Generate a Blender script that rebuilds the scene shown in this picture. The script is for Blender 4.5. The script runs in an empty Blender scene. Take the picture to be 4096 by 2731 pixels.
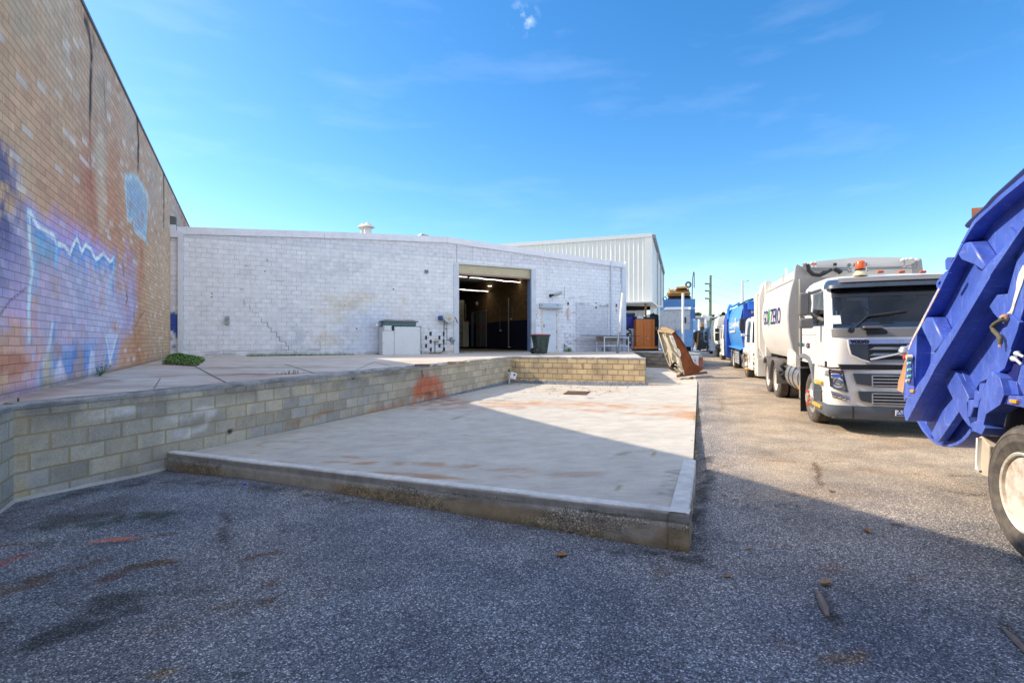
import bpy,bmesh,math,random
import numpy as np
from mathutils import Vector,Matrix,Euler
random.seed(7);rng=np.random.default_rng(7)
sc=bpy.context.scene
COL=sc.collection
# ------------------------------------------------------------------ camera geometry (used to lay things out in the world)
F=2039.3;CX=2048.0;CY=1365.5;CH=1.7
CAM=Vector((0,0,CH))
def ray(nx,ny):return Vector(((nx-CX)/F,1.0,-(ny-CY)/F))
def at_Y(nx,ny,Y):return CAM+ray(nx,ny)*Y
def at_z(nx,ny,z):
 d=ray(nx,ny);return CAM+d*((z-CH)/d.z)
def at_plane(nx,ny,P,n):
 d=ray(nx,ny);n=Vector(n);return CAM+d*((Vector(P)-CAM).dot(n)/d.dot(n))
def zz(ox,oy,s):return lambda x,y:(ox+x/s,oy+y/s)
def D(x,y):return(x*1.7415,y*1.7415)
def clamp(x,a,b):return max(a,min(b,x))
def ground_plane(X,Y):return-.1+.012*clamp(X,-8,16)+.012*clamp(Y,-5,38)
def on_ground(nx,ny):
 d=ray(nx,ny);t=5.0
 for _ in range(40):
  p=CAM+d*t;t=(ground_plane(p.x,p.y)-CH)/d.z
 return CAM+d*t
def deck_z(Y):return.985+.0058*(clamp(Y,0,36)-5.75)
def on_deck(nx,ny):
 d=ray(nx,ny);t=20.0
 for _ in range(60):
  t=.5*t+.5*(deck_z(t)-CH)/d.z
 return CAM+d*t
 # ------------------------------------------------------------------ colour
def lin(c):c/=255.;return c/12.92 if c<=.04045 else((c+.055)/1.055)**2.4
def S(r,g,b,k=1.0):return(min(lin(r)*k,.92),min(lin(g)*k,.92),min(lin(b)*k,.92))
def S4(r,g,b,k=1.0):return S(r,g,b,k)+(1.0,)
# ------------------------------------------------------------------ node helpers
class NT:
 def __init__(s,name):
  s.m=bpy.data.materials.new(name);s.m.use_nodes=True
  s.t=s.m.node_tree;s.t.nodes.clear()
  s.out=s.n('ShaderNodeOutputMaterial')
 def n(s,typ,**kw):
  nd=s.t.nodes.new(typ)
  for k,v in kw.items():setattr(nd,k,v)
  return nd
 def l(s,a,b):s.t.links.new(a,b)
 def setv(s,sock,v):
  if hasattr(v,'is_linked')or isinstance(v,bpy.types.NodeSocket):s.l(v,sock)
  else:sock.default_value=v
 def uv(s):return s.n('ShaderNodeUVMap').outputs[0]
 def obj(s):return s.n('ShaderNodeTexCoord').outputs['Object']
 def pos(s):return s.n('ShaderNodeNewGeometry').outputs['Position']
 def attr(s,name):return s.n('ShaderNodeAttribute',attribute_name=name).outputs['Color']
 def mapp(s,v,scale=(1,1,1),loc=(0,0,0)):
  m=s.n('ShaderNodeMapping');s.l(v,m.inputs[0]);m.inputs['Scale'].default_value=scale;m.inputs['Location'].default_value=loc
  return m.outputs[0]
 def noise(s,v,scale,det=4,rough=.6,col=False):
  n=s.n('ShaderNodeTexNoise');s.l(v,n.inputs['Vector']);n.inputs['Scale'].default_value=scale
  n.inputs['Detail'].default_value=det;n.inputs['Roughness'].default_value=rough
  return n.outputs['Color' if col else 'Fac']
 def vor(s,v,scale,feature='F1',rnd=1.0):
  n=s.n('ShaderNodeTexVoronoi',feature=feature);s.l(v,n.inputs['Vector']);n.inputs['Scale'].default_value=scale
  n.inputs['Randomness'].default_value=rnd
  return n
 def ramp(s,f,stops,interp='LINEAR'):
  r=s.n('ShaderNodeValToRGB');s.l(f,r.inputs[0]);e=r.color_ramp.elements;r.color_ramp.interpolation=interp
  while len(e)<len(stops):e.new(.5)
  for i,(p,c)in enumerate(stops):
   e[i].position=p;e[i].color=c if len(c)==4 else tuple(c)+(1,)
  return r.outputs[0]
 def rng(s,f,a,b,c,d):
  r=s.n('ShaderNodeMapRange');s.l(f,r.inputs[0])
  for i,v in enumerate((a,b,c,d)):r.inputs[i+1].default_value=v
  return r.outputs[0]
 def mix(s,f,a,b,mode='MIX'):
  m=s.n('ShaderNodeMix',data_type='RGBA',blend_type=mode)
  s.setv(m.inputs[0],f)
  for sock,v in((m.inputs[6],a),(m.inputs[7],b)):
   if isinstance(v,tuple)and len(v)==3:v=v+(1,)
   s.setv(sock,v)
  return m.outputs[2]
 def math(s,op,a,b=0.0):
  m=s.n('ShaderNodeMath',operation=op);s.setv(m.inputs[0],a);s.setv(m.inputs[1],b);return m.outputs[0]
 def bump(s,h,strength=.3,dist=.01,prev=None):
  b=s.n('ShaderNodeBump');s.l(h,b.inputs['Height']);b.inputs['Strength'].default_value=strength;b.inputs['Distance'].default_value=dist
  if prev is not None:s.l(prev,b.inputs['Normal'])
  return b.outputs[0]
 def bsdf(s,col,rough=.7,metal=0.0,normal=None,spec=.5,coat=0.0,**kw):
  p=s.n('ShaderNodeBsdfPrincipled')
  if isinstance(col,tuple)and len(col)==3:col=col+(1,)
  s.setv(p.inputs['Base Color'],col);s.setv(p.inputs['Roughness'],rough);s.setv(p.inputs['Metallic'],metal)
  p.inputs['Specular IOR Level'].default_value=spec
  if coat:p.inputs['Coat Weight'].default_value=coat;p.inputs['Coat Roughness'].default_value=.12
  if normal is not None:s.l(normal,p.inputs['Normal'])
  for k,v in kw.items():s.setv(p.inputs[k.replace('_',' ')],v)
  s.l(p.outputs[0],s.out.inputs[0]);return s.m
MATS={}
def paint(name,col,rough=.45,metal=0.0,var=.12,scale=3.0,dirt=None,amt=.35,dscale=1.2,bump=0.0,coat=0.0,spec=.5,lo=.52,hi=.72,streak=False):
 """painted or plain surface: tone variation, optional dirt blotches (or vertical streaks), fine bump"""
 if name in MATS:return MATS[name]
 t=NT(name);p=t.pos()
 n=t.noise(p,scale,5,.65)
 c0=tuple(x*(1-var)for x in col);c1=tuple(min(x*(1+var),.95)for x in col)
 c=t.mix(t.rng(n,.3,.7,0,1),c0,c1)
 rg=t.rng(n,.3,.7,max(rough-.08,.05),min(rough+.1,1))
 if dirt:
  v=t.mapp(p,(6,6,.5))if streak else p
  d=t.rng(t.noise(v,dscale,6,.7),lo,hi,0,amt);c=t.mix(d,c,dirt)
 nm=t.bump(t.noise(p,scale*14,3,.6),bump,.004)if bump else None
 MATS[name]=t.bsdf(c,rg,metal,nm,spec,coat)
 return MATS[name]
def emis(name,col,st):
 t=NT(name);e=t.n('ShaderNodeEmission');e.inputs[0].default_value=tuple(col)+(1,);e.inputs[1].default_value=st
 t.l(e.outputs[0],t.out.inputs[0]);return t.m
def glass(name,tint=(.02,.03,.05),alpha=.25,rough=.03):
 t=NT(name)
 tr=t.n('ShaderNodeBsdfTransparent');tr.inputs[0].default_value=tuple(tint)+(1,)
 gl=t.n('ShaderNodeBsdfGlossy');gl.inputs['Roughness'].default_value=rough;gl.inputs[0].default_value=(.9,.95,1,1)
 fr=t.n('ShaderNodeFresnel');fr.inputs[0].default_value=1.5
 mx=t.n('ShaderNodeMixShader');t.l(fr.outputs[0],mx.inputs[0]);t.l(tr.outputs[0],mx.inputs[1]);t.l(gl.outputs[0],mx.inputs[2])
 t.l(mx.outputs[0],t.out.inputs[0]);return t.m
 # ------------------------------------------------------------------ mesh builder
WM={}
def props(o,label=None,cat=None,group=None,kind=None):
 if label:o['label']=label
 if cat:o['category']=cat
 if group:o['group']=group
 if kind:o['kind']=kind
 return o
def thing(name,label,cat,M=None,group=None):
 o=bpy.data.objects.new(name,None);COL.objects.link(o)
 if M is None:M=Matrix()
 if isinstance(M,Vector):M=Matrix.Translation(M)
 if M.determinant()<0:M=Matrix.Translation(M.translation)
 o.matrix_basis=M;WM[o.name]=M.copy();o.empty_display_size=.3
 return props(o,label,cat,group)
class MB:
 def __init__(s,M=None):s.v=[];s.f=[];s.mi=[];s.M=M;s.gr=[];s.cut=None
 def add(s,vs,fs,mi=0,M=None):
  s.gr.append((len(s.v),len(s.f)));b=len(s.v);T=M if M is not None else s.M
  for p in vs:
   p=Vector(p);s.v.append(T@p if T is not None else p)
  for f in fs:s.f.append(tuple(b+i for i in f));s.mi.append(mi)
  return s
 def box(s,x0,x1,y0,y1,z0,z1,mi=0,M=None):
  vs=[(x,y,z)for z in(z0,z1)for y in(y0,y1)for x in(x0,x1)]
  return s.add(vs,[(0,2,3,1),(4,5,7,6),(0,1,5,4),(2,6,7,3),(0,4,6,2),(1,3,7,5)],mi,M)
 def prism(s,poly,vec,mi=0,M=None):
  n=len(poly);a=[Vector(p)for p in poly];vec=Vector(vec)
  vs=a+[p+vec for p in a]
  fs=[tuple(range(n)),tuple(range(2*n-1,n-1,-1))]+[(i,(i+1)%n,n+(i+1)%n,n+i)for i in range(n)]
  return s.add(vs,fs,mi,M)
 def hull2(s,A,B,mi=0,M=None):
  """solid between two matching outlines"""
  n=len(A)
  fs=[tuple(range(n)),tuple(range(2*n-1,n-1,-1))]+[(i,(i+1)%n,n+(i+1)%n,n+i)for i in range(n)]
  return s.add(list(A)+list(B),fs,mi,M)
 def tube(s,pts,r,n=8,mi=0,M=None):
  pts=[Vector(p)for p in pts];rs=r if isinstance(r,(list,tuple))else[r]*len(pts)
  vs=[];up=None
  for i,p in enumerate(pts):
   t=(pts[min(i+1,len(pts)-1)]-pts[max(i-1,0)]).normalized()
   if up is None:up=Vector((0,0,1))if abs(t.z)<.9 else Vector((1,0,0))
   a=t.cross(up)
   if a.length<1e-4:a=t.cross(Vector((1,.3,0)))
   a.normalize();b=a.cross(t).normalized();up=b
   for k in range(n):
    w=2*math.pi*k/n;vs.append(p+(a*math.cos(w)+b*math.sin(w))*rs[i])
  fs=[]
  for i in range(len(pts)-1):
   for k in range(n):
    fs.append((i*n+k,i*n+(k+1)%n,(i+1)*n+(k+1)%n,(i+1)*n+k))
  fs.append(tuple(range(n-1,-1,-1)));fs.append(tuple((len(pts)-1)*n+k for k in range(n)))
  return s.add(vs,fs,mi,M)
 def cyl(s,p0,p1,r0,r1=None,n=20,mi=0,M=None):return s.tube([p0,p1],[r0,r0 if r1 is None else r1],n,mi,M)
 def lathe(s,prof,o,axis,n=32,mi=0,M=None,closed=False):
  o=Vector(o);ax=Vector(axis).normalized();a=ax.orthogonal().normalized();b=ax.cross(a)
  vs=[]
  for(r,h)in prof:
   for k in range(n):
    w=2*math.pi*k/n;vs.append(o+ax*h+(a*math.cos(w)+b*math.sin(w))*max(r,1e-4))
  fs=[];m=len(prof)
  for i in range(m if closed else m-1):
   j=(i+1)%m
   for k in range(n):fs.append((i*n+k,i*n+(k+1)%n,j*n+(k+1)%n,j*n+k))
  if not closed:
   fs.append(tuple(range(n-1,-1,-1)));fs.append(tuple((m-1)*n+k for k in range(n)))
  return s.add(vs,fs,mi,M)
 def grid(s,P,mi=0):
  """P: array (a,b,3) of world points"""
  a,b=P.shape[:2]
  idx=np.arange(a*b).reshape(a,b)
  q=np.stack([idx[:-1,:-1],idx[1:,:-1],idx[1:,1:],idx[:-1,1:]],-1).reshape(-1,4)
  return s.add([Vector(p)for p in P.reshape(-1,3)],[tuple(int(i)for i in f)for f in q],mi,Matrix())
 def sep(s):
  if s.cut is None:s.cut=[]
  s.cut.append(len(s.gr));return s
 def build_each(s,name,mats,parent,**kw):
  """one object for every solid added (or for every run of solids opened by sep())"""
  st=s.cut if s.cut is not None else list(range(len(s.gr)));out=[]
  for i,a in enumerate(st):
   v0,f0=s.gr[a];v1,f1=s.gr[st[i+1]]if i+1<len(st)else(len(s.v),len(s.f))
   m=MB();m.v=s.v[v0:v1];m.f=[tuple(k-v0 for k in f)for f in s.f[f0:f1]];m.mi=s.mi[f0:f1];out.append(m.build(name,mats,parent,**kw))
  return out
 def build(s,name,mats,parent=None,label=None,cat=None,group=None,kind=None,bevel=0,seg=2,smooth=35,recalc=True,origin=None):
  me=bpy.data.meshes.new(name)
  if parent is not None:T=WM[parent.name].copy()
  else:
   if origin is None:
    xs=[p.x for p in s.v];ys=[p.y for p in s.v];zs=[p.z for p in s.v]
    origin=Vector(((min(xs)+max(xs))/2,(min(ys)+max(ys))/2,min(zs)))
   T=Matrix.Translation(origin)
  I=T.inverted()
  me.from_pydata([tuple(I@p)for p in s.v],[],s.f)
  if not isinstance(mats,(list,tuple)):mats=[mats]
  for m in mats:me.materials.append(m)
  me.polygons.foreach_set('material_index',s.mi)
  if recalc:
   bm=bmesh.new();bm.from_mesh(me);bmesh.ops.recalc_face_normals(bm,faces=bm.faces);bm.to_mesh(me);bm.free()
   # metric uv from world position: horizontal faces (x, y), upright faces (run along the wall, height)
  uvl=me.uv_layers.new(name='UVMap')
  n=len(me.loops);uv=np.zeros((n,2));V=np.array([tuple(p)for p in s.v])
  lv=np.zeros(n,int);me.loops.foreach_get('vertex_index',lv)
  me.update()
  pn=np.zeros(len(me.polygons)*3);me.polygons.foreach_get('normal',pn);pn=pn.reshape(-1,3)
  R=np.array(T.to_3x3());pn=pn@R.T
  tot=np.zeros(len(me.polygons),int);me.polygons.foreach_get('loop_total',tot)
  ln=np.repeat(pn,tot,axis=0);P=V[lv]
  horiz=np.abs(ln[:,2])>.75
  hn=np.linalg.norm(ln[:,:2],axis=1)+1e-9
  tx=-ln[:,1]/hn;ty=ln[:,0]/hn
  uv[:,0]=np.where(horiz,P[:,0],P[:,0]*tx+P[:,1]*ty)
  uv[:,1]=np.where(horiz,P[:,1],P[:,2])
  uvl.data.foreach_set('uv',uv.reshape(-1))
  if smooth:
   me.polygons.foreach_set('use_smooth',[True]*len(me.polygons));me.set_sharp_from_angle(angle=math.radians(smooth))
  o=bpy.data.objects.new(name,me);COL.objects.link(o)
  if parent is not None:o.parent=parent
  else:o.matrix_basis=T
  WM[o.name]=T
  if bevel:
   md=o.modifiers.new('edge','BEVEL');md.width=bevel;md.segments=seg;md.limit_method='ANGLE';md.angle_limit=math.radians(40)
  return props(o,label,cat,group,kind)
def vcol(o,cols,name='tint'):
 a=o.data.color_attributes.new(name,'FLOAT_COLOR','POINT')
 c=np.ones((len(o.data.vertices),4),np.float32);c[:len(cols),:3]=np.clip(cols,0,.92)
 a.data.foreach_set('color',c.reshape(-1))
def children(o):return[c for c in COL.objects if c.parent==o]
def copy_tree(o,parent=None):
 c=o.copy();COL.objects.link(c)
 if parent is not None:c.parent=parent
 for ch in children(o):copy_tree(ch,c)
 return c
def text_mesh(body,size,M,extrude=.004,bold=0.0,sx=1.0,shear=0.0,spacing=1.0,align='LEFT'):
 """returns (verts, faces) of lettering in the plane given by M (x right, y up)"""
 cu=bpy.data.curves.new('lettering','FONT');cu.body=body;cu.size=size;cu.extrude=extrude;cu.offset=bold
 cu.align_x=align;cu.space_character=spacing;cu.shear=shear;cu.resolution_u=3
 o=bpy.data.objects.new('lettering',cu);COL.objects.link(o)
 dg=bpy.context.evaluated_depsgraph_get();dg.update()
 me=bpy.data.meshes.new_from_object(o.evaluated_get(dg))
 vs=[M@Vector((v.co.x*sx,v.co.y,v.co.z))for v in me.vertices];fs=[tuple(p.vertices)for p in me.polygons]
 bpy.data.objects.remove(o);bpy.data.curves.remove(cu);bpy.data.meshes.remove(me)
 return vs,fs
 # ------------------------------------------------------------------ numpy painting
def vnoise(x,y,seed=0):
 r=np.random.default_rng(seed).random((64,64))
 xi=np.floor(x).astype(int);yi=np.floor(y).astype(int);fx=x-xi;fy=y-yi
 fx=fx*fx*(3-2*fx);fy=fy*fy*(3-2*fy)
 g=lambda a,b:r[a%64,b%64]
 return(g(xi,yi)*(1-fx)+g(xi+1,yi)*fx)*(1-fy)+(g(xi,yi+1)*(1-fx)+g(xi+1,yi+1)*fx)*fy
def fbm(x,y,seed=0,o=4):
 t=0;a=.5;n=0
 for i in range(o):t=t+a*vnoise(x*2**i,y*2**i,seed+i);n+=a;a*=.55
 return t/n
class Canvas:
 def __init__(s,U,V,base):
  s.U=U;s.V=V;s.c=np.tile(np.array(base,float),(len(U),1))if np.ndim(base)==1 else np.array(base,float)
  s.wx=0;s.wy=0
 def warp(s,scale,amp,seed=3):
  s.wx=(fbm(s.U*scale,s.V*scale,seed)-.5)*2*amp;s.wy=(fbm(s.U*scale,s.V*scale,seed+9)-.5)*2*amp
 def over(s,m,col,alpha=1.0):
  m=(np.clip(m,0,1)*alpha)[:,None];s.c=s.c*(1-m)+np.array(col)[None,:]*m
 def blob(s,cx,cy,rx,ry,col,alpha=1.0,ang=0.0,soft=.5,tex=0.0,seed=5,ts=4):
  ca,sa=math.cos(ang),math.sin(ang);dx=s.U+s.wx-cx;dy=s.V+s.wy-cy
  a=(dx*ca+dy*sa)/rx;b=(-dx*sa+dy*ca)/ry
  m=np.clip((1+soft-np.sqrt(a*a+b*b))/(soft*1.0+1e-6),0,1)
  if tex:m=m*np.clip((fbm(s.U*ts,s.V*ts,seed)-tex)*5,0,1)
  s.over(m,col,alpha)
 def stroke(s,pts,w,col,alpha=1.0,soft=.6,tex=0.0,seed=11,ts=6):
  d=np.full(len(s.U),1e9)
  for(x0,y0),(x1,y1)in zip(pts[:-1],pts[1:]):
   vx,vy=x1-x0,y1-y0;L=vx*vx+vy*vy+1e-9
   t=np.clip(((s.U+s.wx-x0)*vx+(s.V+s.wy-y0)*vy)/L,0,1)
   d=np.minimum(d,np.hypot(s.U+s.wx-x0-t*vx,s.V+s.wy-y0-t*vy))
  m=np.clip((w*(1+soft)-d)/(w*soft*2+1e-6),0,1)
  if tex:m=m*np.clip((fbm(s.U*ts,s.V*ts,seed)-tex)*5,0,1)
  s.over(m,col,alpha)
 def poly(s,pts,col,alpha=1.0,soft=.05,tex=0.0,seed=21,ts=5):
  x=s.U+s.wx;y=s.V+s.wy;ins=np.zeros(len(x),bool);d=np.full(len(x),1e9);n=len(pts)
  for i in range(n):
   (x0,y0),(x1,y1)=pts[i],pts[(i+1)%n]
   c=((y0>y)!=(y1>y))&(x<(x1-x0)*(y-y0)/(y1-y0+1e-12)+x0);ins^=c
   vx,vy=x1-x0,y1-y0;t=np.clip(((x-x0)*vx+(y-y0)*vy)/(vx*vx+vy*vy+1e-9),0,1)
   d=np.minimum(d,np.hypot(x-x0-t*vx,y-y0-t*vy))
  sd=np.where(ins,d,-d);m=np.clip(sd/soft*.5+.5,0,1)
  if tex:m=m*np.clip((fbm(x*ts,y*ts,seed)-tex)*5,0,1)
  s.over(m,col,alpha)
def idw(U,V,pts,cols,p=2.4):
 w=np.zeros(len(U));c=np.zeros((len(U),3))
 for(x,y),k in zip(pts,cols):
  ww=1/(((U-x)**2+(V-y)**2)**(p/2)+1e-4);w+=ww;c+=ww[:,None]*np.array(k)[None,:]
 return c/w[:,None]
 # ================================================================== LIGHT, SKY, CAMERA
SUN_AZ,SUN_EL=math.radians(167),math.radians(36.5)
SUN=Vector((math.cos(SUN_EL)*math.cos(SUN_AZ),math.cos(SUN_EL)*math.sin(SUN_AZ),math.sin(SUN_EL)))
w=bpy.data.worlds.new("World");sc.world=w;w.use_nodes=True
nt=w.node_tree;nt.nodes.clear()
wo=nt.nodes.new('ShaderNodeOutputWorld');bg=nt.nodes.new('ShaderNodeBackground')
sky=nt.nodes.new('ShaderNodeTexSky');sky.sky_type='NISHITA';sky.sun_disc=False
sky.sun_elevation=SUN_EL;sky.sun_rotation=math.atan2(SUN.x,SUN.y);sky.air_density=1.0;sky.dust_density=.5;sky.ozone_density=2.5;sky.altitude=0
bg.inputs[1].default_value=SKY_STRENGTH=.15
tc=nt.nodes.new('ShaderNodeTexCoord')
# faint high cloud, by direction on the sky dome
mp=nt.nodes.new('ShaderNodeMapping');mp.inputs['Scale'].default_value=(1.5,2.2,7.0);mp.inputs['Rotation'].default_value=(.25,.3,.2)
nt.links.new(tc.outputs['Generated'],mp.inputs[0])
no=nt.nodes.new('ShaderNodeTexNoise');no.inputs['Scale'].default_value=2.2;no.inputs['Detail'].default_value=7;no.inputs['Roughness'].default_value=.55
nt.links.new(mp.outputs[0],no.inputs['Vector'])
mr=nt.nodes.new('ShaderNodeMapRange');nt.links.new(no.outputs['Fac'],mr.inputs[0])
for i,v in enumerate((.52,.80,0.0,.055)):mr.inputs[i+1].default_value=v
# one small puff
cd=ray(*D(1203,44)).normalized()
vm=nt.nodes.new('ShaderNodeVectorMath');vm.operation='SUBTRACT';nt.links.new(tc.outputs['Generated'],vm.inputs[0]);vm.inputs[1].default_value=cd
n2=nt.nodes.new('ShaderNodeTexNoise');n2.inputs['Scale'].default_value=55;n2.inputs['Detail'].default_value=5;nt.links.new(tc.outputs['Generated'],n2.inputs['Vector'])
vl=nt.nodes.new('ShaderNodeVectorMath');vl.operation='LENGTH';nt.links.new(vm.outputs[0],vl.inputs[0])
m1=nt.nodes.new('ShaderNodeMapRange');nt.links.new(vl.outputs['Value'],m1.inputs[0])
for i,v in enumerate((.0,.030,.36,0.0)):m1.inputs[i+1].default_value=v
m2=nt.nodes.new('ShaderNodeMapRange');nt.links.new(n2.outputs['Fac'],m2.inputs[0])
for i,v in enumerate((.47,.72,0.0,1.0)):m2.inputs[i+1].default_value=v
mm=nt.nodes.new('ShaderNodeMath');mm.operation='MULTIPLY';nt.links.new(m1.outputs[0],mm.inputs[0]);nt.links.new(m2.outputs[0],mm.inputs[1])
mx=nt.nodes.new('ShaderNodeMath');mx.operation='MAXIMUM'; # unseen thin cloud overhead and behind the viewpoint, added to brighten the shade
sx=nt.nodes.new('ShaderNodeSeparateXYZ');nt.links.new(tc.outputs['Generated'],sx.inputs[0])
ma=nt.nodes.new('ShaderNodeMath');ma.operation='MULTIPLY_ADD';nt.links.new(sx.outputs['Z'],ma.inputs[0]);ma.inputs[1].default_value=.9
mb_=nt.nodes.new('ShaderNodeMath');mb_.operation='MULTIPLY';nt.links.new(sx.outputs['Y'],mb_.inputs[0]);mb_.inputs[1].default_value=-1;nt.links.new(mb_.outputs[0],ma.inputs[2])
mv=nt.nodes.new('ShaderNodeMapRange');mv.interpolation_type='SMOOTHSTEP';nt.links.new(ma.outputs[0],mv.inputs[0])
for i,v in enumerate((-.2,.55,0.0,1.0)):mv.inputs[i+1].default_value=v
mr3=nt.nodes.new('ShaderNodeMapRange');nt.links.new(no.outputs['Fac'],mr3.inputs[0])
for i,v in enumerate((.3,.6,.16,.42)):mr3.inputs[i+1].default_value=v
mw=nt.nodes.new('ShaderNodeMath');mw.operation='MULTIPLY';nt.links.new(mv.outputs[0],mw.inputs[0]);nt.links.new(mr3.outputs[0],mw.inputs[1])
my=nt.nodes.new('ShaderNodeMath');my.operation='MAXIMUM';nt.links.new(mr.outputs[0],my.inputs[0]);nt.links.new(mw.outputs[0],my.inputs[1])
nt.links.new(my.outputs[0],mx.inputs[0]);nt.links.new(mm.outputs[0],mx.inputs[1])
hs=nt.nodes.new('ShaderNodeHueSaturation');hs.inputs['Saturation'].default_value=1.34;hs.inputs['Value'].default_value=1.0
nt.links.new(sky.outputs[0],hs.inputs['Color'])
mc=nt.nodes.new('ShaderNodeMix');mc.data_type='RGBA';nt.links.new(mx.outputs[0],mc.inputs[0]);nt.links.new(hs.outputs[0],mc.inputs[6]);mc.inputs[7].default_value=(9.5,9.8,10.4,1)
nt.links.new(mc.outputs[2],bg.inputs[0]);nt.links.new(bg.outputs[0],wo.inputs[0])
sl=bpy.data.lights.new('sun','SUN');sl.energy=3.7;sl.angle=math.radians(.5);sl.color=(1,.88,.70)
so=bpy.data.objects.new('sun',sl);COL.objects.link(so);so.rotation_euler=(-SUN).to_track_quat('-Z','Y').to_euler();so.location=(-20,5,30)
cam=bpy.data.cameras.new('camera');co=bpy.data.objects.new('camera',cam);COL.objects.link(co);sc.camera=co
co.location=CAM;co.rotation_euler=(math.pi/2,0,0);cam.sensor_width=36;cam.lens=F*36/4096;cam.clip_end=2000;cam.clip_start=.05
sc.view_settings.view_transform='Standard';sc.view_settings.look='None';sc.view_settings.exposure=EXPOSURE=.8;sc.view_settings.gamma=1
sc.cycles.max_bounces=8;sc.cycles.diffuse_bounces=4;sc.cycles.glossy_bounces=4;sc.cycles.transparent_max_bounces=12
sc.cycles.use_denoising=True
# ================================================================== LINES OF THE PLACE
BW=lambda Y:-.526*Y-2.93 # face of the tall brick wall
RWX=lambda Y:-5.62+.3685*(Y-5.75) # face of the long retaining wall
FL=(-5.0,7.4);FR=(1.46,4.2);C1=(0.0,21.0);E1=(4.96,19.0);BR=(6.65,18.3)
PIER=(9.3,25.6);W2=(7.05,29.5)
SLAB=[FL,FR,BR,C1]
APRON=[E1,BR,(9.0,25.2),W2]
def sdist(poly,x,y):
 ins=np.zeros(x.shape,bool);d=np.full(x.shape,1e9);n=len(poly)
 for i in range(n):
  (x0,y0),(x1,y1)=poly[i],poly[(i+1)%n]
  c=((y0>y)!=(y1>y))&(x<(x1-x0)*(y-y0)/(y1-y0+1e-12)+x0);ins^=c
  vx,vy=x1-x0,y1-y0;t=np.clip(((x-x0)*vx+(y-y0)*vy)/(vx*vx+vy*vy),0,1)
  d=np.minimum(d,np.hypot(x-x0-t*vx,y-y0-t*vy))
 return np.where(ins,d,-d)
def gz(X,Y):
 z=-.1+.012*np.clip(X,-8,16)+.012*np.clip(Y,-5,38)
 z=z-.085*np.exp(-((X+4.9)**2+(Y-7.3)**2)/1.6)
 s=np.maximum(sdist(SLAB,X,Y),sdist(APRON,X,Y))
 z=z-np.clip(s*1.6,0,.34)-np.where((X>2)&(Y>5.5)&(Y<19),.05*np.exp(-(s/.10)**2),0)
 return z
 # ------------------------------------------------------------------ ground
def asphalt():
 t=NT('asphalt');p=t.pos();base=t.attr('tint')
 v=t.vor(p,105.0);v2=t.vor(p,190.0)
 sp=t.n('ShaderNodeSeparateColor');t.l(v.outputs['Color'],sp.inputs[0])
 stone=t.ramp(sp.outputs[0],[(0,(.28,.29,.32)),(.35,(.62,.62,.63)),(.7,(1.0,.98,.95)),(.9,(1.75,1.68,1.55)),(1,(3.2,3.0,2.7))])
 sp2=t.n('ShaderNodeSeparateColor');t.l(v2.outputs['Color'],sp2.inputs[0])
 fine=t.ramp(sp2.outputs[1],[(0,(.6,.6,.6)),(.6,(1,1,1)),(1,(1.7,1.65,1.6))])
 sb=t.n('ShaderNodeSeparateColor');t.l(base,sb.inputs[0]);c=t.mix(t.rng(sb.outputs[0],.36,.56,1.0,.42),base,t.mix(1.0,base,stone,'MULTIPLY'));c=t.mix(.6,c,t.mix(1.0,c,fine,'MULTIPLY'))  # stone contrast weakened in the tan lane, imitating flat sunlit asphalt
 gap=t.rng(v.outputs['Distance'],.35,.75,1,.35);c=t.mix(1.0,c,t.mix(gap,(.3,.3,.3),(1,1,1)),'MULTIPLY')
 blot=t.rng(t.noise(p,1.1,6,.65),.3,.7,.72,1.25);c=t.mix(1.0,c,t.mix(t.rng(t.noise(p,1.1,6,.65),.3,.7,0,1),(.58,.60,.64),(1.28,1.25,1.2)),'MULTIPLY')
 h=t.math('ADD',t.math('MULTIPLY',v.outputs['Distance'],-1.0),t.math('MULTIPLY',t.noise(p,30,4),.6))
 nm=t.bump(h,.75,.012)
 return t.bsdf(c,.82,0,nm,.35)
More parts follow.
